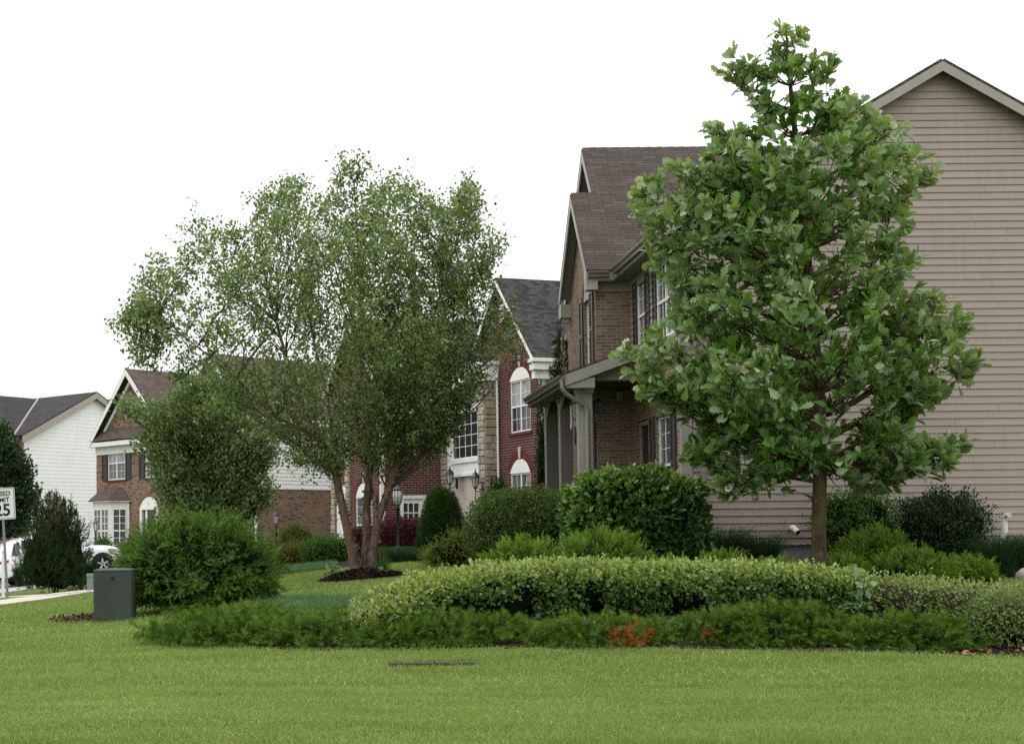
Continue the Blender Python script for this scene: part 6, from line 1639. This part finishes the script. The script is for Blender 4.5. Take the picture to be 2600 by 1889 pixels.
# utility box
BYy = 21.0
x0 = AX(237, 1500, BYy); x1 = AX(334, 1500, BYy); zt = AZ(285, 1444, BYy); cx = (x0 + x1) / 2; zb = g1(cx, BYy) - .03; w = (x1 - x0) / 2; h = zt - zb
ub = thing('utility_box', 'dark green metal utility cabinet in front of the conifer bush', 'utility box', (cx, BYy + .3, zb))
MB().box(-w, w, -.3, .28, .0, h - .045).build('cabinet', M['box_green'], ub, .012)
m = MB().box(-w - .002, w + .002, -.303, .283, h - .042, h - .02).add([(-w-.002,-.303,h-.02),(w+.002,-.303,h-.02),(w+.002,.283,h-.02),(-w-.002,.283,h-.02),(-w+.05,-.25,h),(w-.05,-.25,h),(w-.05,.23,h),(-w+.05,.23,h)], [(4,5,6,7),(0,1,5,4),(1,2,6,5),(2,3,7,6),(3,0,4,7)])
m.build('lid', M['box_green'], ub, .004)
m = MB().box(-.02, .02, -.32, -.3, h - .16, h - .10); m.lathe([(.0, -.02), (.018, -.012), (.018, .012), (0, .02)], (0, -.322, h - .13), 8); m.build('latch', M['black_metal'], ub)
MB().box(-w - .02, w + .02, -.32, .30, -.03, .012).build('plinth', M['concrete'], ub)
# small green pedestal behind
b = at(229, 1490, 36); b.z = g1(b.x, 36) - .02
t_ = thing('cable_pedestal', 'small pale green cable pedestal left of the utility box', 'pedestal', b)
hp_ = AZ(229, 1456, 36) - b.z
M['pedestal'] = m_paint('pedestal', (.15, .21, .17), .5, .1, .3, 4)
MB().box(-.075, .075, -.075, .075, 0, hp_ - .09).build('body', M['pedestal'], t_, .008); MB().box(-.085, .085, -.085, .085, hp_ - .09, hp_).build('cap', M['pedestal'], t_, .015)

M['rusty'] = m_paint('rusty', (.045, .038, .036), .8, .3, .2, 14, streak=False)
# metal grate flush in the lawn
ga = at(991, 1668, 14.05); gb = at(1212, 1664, 14.05)
gx0, gx1 = ga.x, gb.x; gw = gx1 - gx0; gc = (gx0 + gx1) / 2; gz_ = max(g1(gx0, 14.05), g1(gx1, 14.05)) + .016
gr = thing('metal_grate', 'flat dark metal access cover set in the mown lawn', 'metal cover', (gc, 14.2, gz_))
gd = .15
MB().box(-gw / 2, gw / 2, -gd, -gd + .03, -.06, .012).box(-gw / 2, gw / 2, gd - .03, gd, -.06, .012).box(-gw / 2, -gw / 2 + .03, -gd + .03, gd - .03, -.06, .012).box(gw / 2 - .03, gw / 2, -gd + .03, gd - .03, -.06, .012).build('frame', M['rusty'], gr)
m = MB()
for k in range(17): x = -gw / 2 + .06 + (gw - .12) * k / 16; m.box(x - .026, x + .026, -gd + .031, gd - .031, -.03, .004)
m.build('bars', M['rusty'], gr)

# lamp posts
def lamp_post(label, px, ytop, Y, s, post, glass, style, group, roofmat='black_metal'):
    c = at(px, 1400, Y); z = g1(c.x, Y) - .02; root = thing('lamp_post', label, 'lamp post', (c.x, Y, z), 0, group); Hh = AZ(px, ytop, Y) - z
    hz = Hh - .62 * s
    m = MB(); m.lathe([(.0, 0), (.075 * s, 0), (.075 * s, .05), (.05 * s, .12), (.038 * s, .2), (.038 * s, hz - .12), (.05 * s, hz - .1), (.05 * s, hz - .06), (.03 * s, hz - .03), (.03 * s, hz)], (0, 0, 0), 14); m.build('pole', M[post], root)
    head = MB(); g = MB()
    if style == 'wide':
        prof = [(.07, .0), (.115, .12), (.135, .24), (.125, .34), (.10, .385)]; n = 8
    else: prof = [(.06, .0), (.085, .14), (.105, .3)]; n = 6
    prof = [(r * s, v * s) for r, v in prof]
    g.lathe([(r - .004, hz + v) for r, v in prof], (0, 0, 0), n, False)
    head.lathe([(.0, hz - .03 * s), (.04 * s, hz - .025 * s), (prof[0][0] + .008, hz - .005), (prof[0][0] + .008, hz + .012), (prof[0][0] - .01, hz + .013)], (0, 0, 0), n, False)
    for k in range(n):
        a = 2 * math.pi * k / n; head.tube([(r * math.cos(a), r * math.sin(a), hz + v) for r, v in prof], .007 * s, 4, False)
    top = prof[-1][0]; tz = hz + prof[-1][1]
    head.lathe([(top - .02, tz - .005), (top + .022 * s, tz), (top + .025 * s, tz + .015 * s), (top * .75, tz + .075 * s), (top * .45, tz + .12 * s), (.03 * s, tz + .15 * s), (.035 * s, tz + .17 * s), (.012 * s, tz + .19 * s), (.02 * s, tz + .215 * s), (.0, tz + .235 * s)], (0, 0, 0), n if style != 'wide' else 14, style == 'wide')
    h_ = head.build('lantern', M[roofmat], root); g.build('lantern_glass', M[glass], h_)
    MB().lathe([(0, hz + .05 * s), (.012 * s, hz + .06 * s), (.012 * s, hz + .14 * s), (.022 * s, hz + .2 * s), (0, hz + .25 * s)], (0, 0, 0), 8).build('bulb', M['lamp_glass'], h_)
LG = 'black lamp posts in the front yards'
lamp_post('tall black lamp post with a bulging clear glass lantern beside the red brick house', 1011, 1222, 40.5, 1.12, 'black_metal', 'lamp_glass', 'wide', LG)
lamp_post('black lamp post in front of the brown brick side wall', 702, 1286, 45.5, .92, 'black_metal', 'lamp_glass', 'slim', LG)
lamp_post('bronze topped lamp post in front of the bay window', 243, 1307, 50.0, .95, 'black_metal', 'lamp_glass', 'slim', LG, 'bronze')

# porch lanterns, chime, plaque, bench (each hangs from or stands on the porch)
def pendant(label, px, ytop, ybot, Y):
    c = at(px, ytop, Y); h = c.z - at(px, ybot, Y).z; ceil = HOUSE1.o.z + zb_ + .018
    root = thing('porch_lantern', label, 'lantern', (c.x, Y, ceil), 0, 'hanging porch lanterns')
    t = c.z - ceil; w = h * .24
    m = MB().tube([(0, 0, 0), (0, 0, t)], .006, 6).lathe([(0, 0), (.05, -.002), (.05, -.02), (0, -.025)], (0, 0, 0), 10)
    for sx in (-1, 1):
        for sy in (-1, 1): m.box(sx * w - .006, sx * w + .006, sy * w - .006, sy * w + .006, t - h, t - h * .3)
    m.box(-w - .01, w + .01, -w - .01, w + .01, t - h - .012, t - h).box(-w - .01, w + .01, -w - .01, w + .01, t - h * .3, t - h * .26)
    m.add([(-w,-w,t-h*.26),(w,-w,t-h*.26),(w,w,t-h*.26),(-w,w,t-h*.26),(0,0,t)], [(0,1,4),(1,2,4),(2,3,4),(3,0,4)])
    f = m.build('lantern_frame', M['black_metal'], root); MB().box(-w + .004, w - .004, -w + .004, w - .004, t - h, t - h * .3).build('lantern_glass', M['lamp_glass_dark'], f)
pendant('hanging porch lantern nearer the front door', 1571, 985, 1019, 26.3)
pendant('hanging porch lantern close to the nearest porch column', 1519, 1010, 1047, 26.7)
c = at(1458, 1023, 27.3)
wc = thing('wind_chime', 'wind chime with pale tubes hanging between the porch columns', 'wind chime', c)
m = MB().lathe([(0, .02), (.10, .015), (.10, -.015), (0, -.02)], (0, 0, 0), 14); m.tube([(0, 0, .02), (0, 0, .24)], .004, 5); m.lathe([(0, -.30), (.035, -.31), (.035, -.325), (0, -.33)], (0, 0, 0), 10); m.build('disc', M['wood_chime'], wc)
for k, L in enumerate((.36, .42, .48, .44, .40)):
    a = 2 * math.pi * k / 5; MB().tube([(.08 * math.cos(a), .08 * math.sin(a), -.05), (.08 * math.cos(a), .08 * math.sin(a), -.05 - L)], .013, 8).build('chime_tube', M['chime_tube'], wc)
yd, zd = HOUSE1.onx(1460, 1105, -.72)
pq = MB().prism([Vector((0, -.12, 0)), Vector((0, 0, -.2)), Vector((0, .12, 0)), Vector((0, 0, .2))], (-.025, 0, 0)).build('wall_plaque', M['soldier_tan'], None, .006)
pq.location = HOUSE1.o + Vector((-.713, yd, zd)); tag(pq, 'diamond shaped plaque on the porch brick wall', 'plaque')
pb = at(1440, 1238, 28.6); fz = HOUSE1.o.z + .30
bn = thing('porch_bench', 'dark metal bench back showing between the porch columns', 'bench', (pb.x + .2, pb.y, fz))
m = MB()
for sx in (-.5, .5): m.tube([(sx, -.18, 0), (sx, -.18, .6), (sx, .2, .62)], .018, 6).tube([(sx, .22, 0), (sx, .24, .9)], .018, 6)
m.build('frame', M['black_metal'], bn); MB().box(-.5, .5, -.2, .22, .40, .43).build('seat', M['black_metal'], bn)
m = MB()
for k in range(9): x = -.45 + .9 * k / 8; m.box(x - .012, x + .012, .225, .24, .45, .88)
m.box(-.5, .5, .22, .245, .86, .9); m.build('backrest', M['black_metal'], bn)

# vents on the siding wall
vp = at(2012, 1340, 23.78)
v = thing('vent_elbow', 'short white plastic vent elbow low on the siding beside the oak', 'vent pipe', vp)
ax = Vector((.35, -.72, -.6)).normalized()
MB().tube([(0, 0.02, 0), (0, -.05, 0), tuple(Vector((0, -.05, 0)) + ax * .06), tuple(Vector((0, -.05, 0)) + ax * .13)], .052, 16).build('elbow', M['pvc'], v)
e = Vector((0, -.05, 0)) + ax * .1302
MB().tube([tuple(e), tuple(e + ax * .002)], .042, 16).build('opening', M['dark_hole'], v)
vp = at(2551, 1340, 23.6)
v = thing('vent_pipe', 'taller white plastic vent pipe with hooked top at far right', 'vent pipe', (vp.x, vp.y, g1(vp.x, vp.y) - .02))
t_ = AZ(2553, 1308, 23.6) - v.location.z
m = MB().tube([(-.06, 0, 0), (-.06, 0, t_ - .42), (0, 0, t_ - .3), (0, 0, t_ - .06), (.012, -.03, t_ - .005), (.03, -.12, t_ + .005)], .042, 14); m.lathe([(.05, t_ - .3), (.05, t_ - .12)], (0, 0, 0), 14); m.build('pipe', M['pvc'], v)
MB().tube([(.0305, -.121, t_ + .005), (.0308, -.123, t_ + .005)], .034, 14).build('opening', M['keystone'], v)
m = MB().tube([(-.16, -.05, 0), (-.16, -.05, t_ - .62), (-.14, -.1, t_ - .56)], .03, 10); m.build('side_pipe', M['pvc'], v)
# splash block and boulder
b = at(1787, 1405, 23.3); b.z = g1(b.x, b.y)
s_ = MB().box(-.1, .1, -.28, .25, -.02, .05).box(-.1, -.07, -.28, .25, .05, .1).box(.07, .1, -.28, .25, .05, .1).build('splash_block', M['wood_chime'], None, .006); s_.location = b; tag(s_, 'tan splash block below the wall downspout', 'splash block')
b = at(2604, 1436, 21.6); b.z = g1(b.x, b.y)
bl = MB(); vs = []; nu, nv = 16, 9
for i in range(nv):
    th = math.pi * i / (nv - 1)
    for k in range(nu):
        ph = 2 * math.pi * k / nu; d = Vector((math.sin(th) * math.cos(ph), math.sin(th) * math.sin(ph), math.cos(th))); r = 1 + .25 * mnoise.noise(d * 1.6); vs.append((d.x * .15 * r, d.y * .14 * r, d.z * .15 * r + .06))
bl.add(vs, [(i * nu + k, i * nu + (k + 1) % nu, (i + 1) * nu + (k + 1) % nu, (i + 1) * nu + k) for i in range(nv - 1) for k in range(nu)], True)
bl = bl.build('boulder', M['boulder']); bl.location = b; tag(bl, 'pale rounded boulder at the right edge', 'boulder')
# flower pot things by the bay window
b = at(287, 1405, 52); b.z = g1(b.x, 52)
fp = thing('flower_pot', 'small pot of bluish flowers near the bay window', 'flower pot', b)
MB().lathe([(0, 0), (.14, 0), (.2, .32), (.22, .33), (.22, .36), (.18, .36), (.17, .3)], (0, 0, 0), 14).build('pot', M['tan_rake'], fp)
M['flower'] = m_leaf('flower', (.12, .14, .25), (.35, .38, .5)); cl = Cloud(); P = rnd(160, .13) * np.array([1, 1, .8]) + np.array([0, 0, .5]); cl.leaves(P, unit(rnd(160) + np.array([0, 0, .4])), unit(rnd(160)), .09, ROUND_T, OVATE_F); cl.build('flowers', [M['flower']], fp)

# ------------------------------------------------------------------ white car on the sloping driveway
wr = at(57, 1489, 49.0); wf = at(250, 1460, 50.0)
zr = max(wr.z, g1(wr.x, wr.y) + .03); zf_ = max(wf.z, g1(wf.x, wf.y) + .03)
car = thing('parked_car', 'white hatchback crossover parked uphill on the driveway behind the upright juniper', 'car', (wr.x, wr.y, zr))
car.rotation_euler = (0, -math.atan2(zf_ - zr, math.hypot(wf.x - wr.x, wf.y - wr.y)), math.atan2(wf.y - wr.y, wf.x - wr.x))
WB = math.sqrt((wf.x - wr.x) ** 2 + (wf.y - wr.y) ** 2 + (zf_ - zr) ** 2); k_ = WB / 2.7
# stations: x, z_low, z_belt, z_top, half widths at belt and roof
ST = [(-.95,.45,.80,.86,.62,.55),(-.88,.34,.98,1.08,.78,.62),(-.70,.30,1.05,1.42,.86,.62),(-.45,.28,1.06,1.60,.89,.64),(0,.27,1.04,1.68,.90,.66),(.7,.26,1.00,1.70,.90,.67),(1.3,.26,.97,1.66,.90,.66),(1.75,.26,.96,1.50,.90,.64),(2.2,.27,.96,1.20,.90,.66),(2.42,.27,.96,1.03,.90,.72),(2.8,.28,.92,.99,.89,.70),(3.2,.30,.84,.91,.86,.62),(3.45,.34,.70,.80,.78,.52),(3.56,.42,.58,.64,.62,.44)]
def carpt(st, q):
    x, zl, zb, zt, wb, wt = st
    R_ = [(0, zl), (wb * .86, zl), (wb * .97, zl + .12), (wb * 1.0, (zl + zb) / 2), (wb * .985, zb), (wt * 1.0 + (wb - wt) * .12, zt - .07), (wt * .8, zt - .01), (0, zt)]
    y, z = R_[q]; return (x, y, z)
vs = []; nq = 8
for st in ST:
    ring = [carpt(st, q) for q in range(nq)]; ring += [(x, -y, z) for x, y, z in ring[-2:0:-1]]; vs += ring
nr = 14; fs = [(i * nr + k, i * nr + (k + 1) % nr, (i + 1) * nr + (k + 1) % nr, (i + 1) * nr + k) for i in range(len(ST) - 1) for k in range(nr)] + [tuple(range(nr))[::-1], tuple(range((len(ST) - 1) * nr, len(ST) * nr))]
sc_ = lambda v: [(x * k_, y * k_, z * k_) for x, y, z in v]
m = MB(); m.add(sc_(vs), fs, True); body = m.build('body', M['car_white'], car)
sm = body.modifiers.new('s', 'SUBSURF'); sm.levels = 2; sm.render_levels = 2
def side_patch(poly, name, mat, off=.012, par=car):
    """a panel lying on the car's flank, polygon in (x,z)"""
    xs = [s[0] for s in ST]
    def w(x, z):
        g = [np.interp(x, xs, [s[j] for s in ST]) for j in range(1, 6)]; zl, zb, zt, wb, wt = g
        return np.interp(z, [zl, zl + .12, (zl + zb) / 2, zb, zt - .07, zt], [wb * .86, wb * .97, wb, wb * .985, wt + (wb - wt) * .12, wt * .75])
    for sg in (-1, 1):
        v = [(x, sg * (w(x, z) + off), z) for x, z in poly]; c = (np.mean([p[0] for p in poly]), 0, np.mean([p[1] for p in poly])); c = (c[0], sg * (w(c[0], c[2]) + off), c[2]); n = len(v)
        mm = MB(); mm.add(sc_(v + [c]), [(i, (i + 1) % n, n) for i in range(n)]); mm.build(name, M[mat], par)
side_patch([(-.35,1.12),(-.05,1.10),(-.02,1.55),(-.2,1.50)], 'rear_quarter_window', 'car_glass')
side_patch([(.03,1.09),(.82,1.04),(.82,1.58),(.06,1.57)], 'door_window', 'car_glass')
side_patch([(.90,1.04),(1.98,1.02),(1.78,1.36),(1.45,1.53),(.90,1.58)], 'door_window', 'car_glass')
side_patch([(-.90,.86),(-.50,.92),(-.45,1.0),(-.86,1.02)], 'tail_light', 'tail_red', .02)
side_patch([(3.0,.72),(3.38,.64),(3.42,.72),(3.1,.83),(2.95,.82)], 'headlight', 'headlamp', .015)
side_patch([(-.80,.27),(-.3,.27),(-.3,.42),(-.85,.44)], 'bumper_trim', 'sign_black', .01)
for wx in (0, 2.7):
    for sg in (-1, 1):
        y = sg * .80
        pts = [(wx + .40 * math.cos(a), .0, .34 + .40 * math.sin(a)) for a in [math.pi * 2 * q / 24 for q in range(24)]]
        MB().prism([Vector(p) for p in sc_([(x, sg * .86, z) for x, _, z in pts])], (0, sg * .055 * k_, 0)).build('wheel_arch', M['sign_black'], car)
        wl = MB(); prof = [(.20, -.10), (.33, -.10), (.345, -.06), (.345, .06), (.33, .10), (.20, .10)]
        vv = []; ff = []; nn = 28
        for r, t in prof:
            for q in range(nn): a = 2 * math.pi * q / nn; vv.append((wx + r * math.cos(a), y + t * sg + sg * .07, .345 + r * math.sin(a)))
        for i in range(5):
            for q in range(nn): ff.append((i * nn + q, i * nn + (q + 1) % nn, (i + 1) * nn + (q + 1) % nn, (i + 1) * nn + q))
        wl.add(sc_(vv), ff, True); ty = wl.build('wheel', M['tyre'], car)
        rim = MB(); yy = y + sg * .15
        for q in range(5):
            a = 2 * math.pi * q / 5 + .3; ca, sa = math.cos(a), math.sin(a); px_, pz_ = -sa * .035, ca * .035
            rim.prism([Vector(p) for p in sc_([(wx + px_, yy, .345 + pz_), (wx - px_, yy, .345 - pz_), (wx + ca * .23 - px_ * .8, yy, .345 + sa * .23 - pz_ * .8), (wx + ca * .23 + px_ * .8, yy, .345 + sa * .23 + pz_ * .8)])], (0, sg * .02, 0))
        ring = []
        for r in (.215, .25):
            for q in range(nn): a = 2 * math.pi * q / nn; ring.append((wx + r * math.cos(a), yy + sg * .012, .345 + r * math.sin(a)))
        rim.add(sc_(ring), [(q, (q + 1) % nn, nn + (q + 1) % nn, nn + q) for q in range(nn)])
        rim.build('rim', M['alloy'], ty)
side_patch([(1.80,1.06),(1.95,1.06),(1.95,1.18),(1.80,1.20)], 'door_mirror', 'car_white', .12)

# ------------------------------------------------------------------ light: bright overcast
wld = bpy.data.worlds.new('World'); SC.world = wld; wld.use_nodes = True
nt = wld.node_tree; nt.nodes.clear()
SUN_EL, SUN_AZ = R(58), R(278)
sky = nt.nodes.new('ShaderNodeTexSky'); sky.sky_type = 'NISHITA'; sky.sun_disc = False; sky.sun_elevation = SUN_EL; sky.sun_rotation = SUN_AZ; sky.dust_density = 3
hs = nt.nodes.new('ShaderNodeHueSaturation'); hs.inputs['Saturation'].default_value = .25; nt.links.new(sky.outputs[0], hs.inputs['Color'])
mx = nt.nodes.new('ShaderNodeMix'); mx.data_type = 'RGBA'; mx.inputs[0].default_value = .88
# thick cloud layer, three times brighter overhead than at the horizon
tcw = nt.nodes.new('ShaderNodeTexCoord'); sx_ = nt.nodes.new('ShaderNodeSeparateXYZ'); nt.links.new(tcw.outputs['Generated'], sx_.inputs[0])
mr = nt.nodes.new('ShaderNodeMapRange'); mr.inputs['From Min'].default_value = 0; mr.inputs['From Max'].default_value = 1; mr.inputs['To Min'].default_value = 10.5; mr.inputs['To Max'].default_value = 31
nt.links.new(sx_.outputs['Z'], mr.inputs['Value']); cc = nt.nodes.new('ShaderNodeCombineColor')
for k_2, f_ in enumerate((.985, 1.0, 1.015)):
    mm_ = nt.nodes.new('ShaderNodeMath'); mm_.operation = 'MULTIPLY'; mm_.inputs[1].default_value = f_; nt.links.new(mr.outputs[0], mm_.inputs[0]); nt.links.new(mm_.outputs[0], cc.inputs[k_2])
nt.links.new(hs.outputs[0], mx.inputs[6]); nt.links.new(cc.outputs[0], mx.inputs[7])
bg = nt.nodes.new('ShaderNodeBackground'); bg.inputs['Strength'].default_value = .1
wo = nt.nodes.new('ShaderNodeOutputWorld'); nt.links.new(mx.outputs[2], bg.inputs[0]); nt.links.new(bg.outputs[0], wo.inputs[0])
ld = bpy.data.lights.new('sun', 'SUN'); ld.energy = .6; ld.angle = R(25); ld.color = (1, .975, .94)
lo = bpy.data.objects.new('sun', ld); COL.objects.link(lo)
sd = Vector((math.sin(SUN_AZ) * math.cos(SUN_EL), math.cos(SUN_AZ) * math.cos(SUN_EL), math.sin(SUN_EL)))
lo.rotation_euler = sd.to_track_quat('Z', 'Y').to_euler(); lo.location = (0, 0, 40)

SC.view_settings.view_transform = 'Standard'; SC.view_settings.look = 'None'; SC.view_settings.exposure = 0; SC.view_settings.gamma = 1
SC.render.engine = 'CYCLES'
SC.cycles.max_bounces = 6; SC.cycles.diffuse_bounces = 3; SC.cycles.glossy_bounces = 2; SC.cycles.transmission_bounces = 3; SC.cycles.transparent_max_bounces = 4
SC.cycles.use_denoising = False
SC.render.film_transparent = False
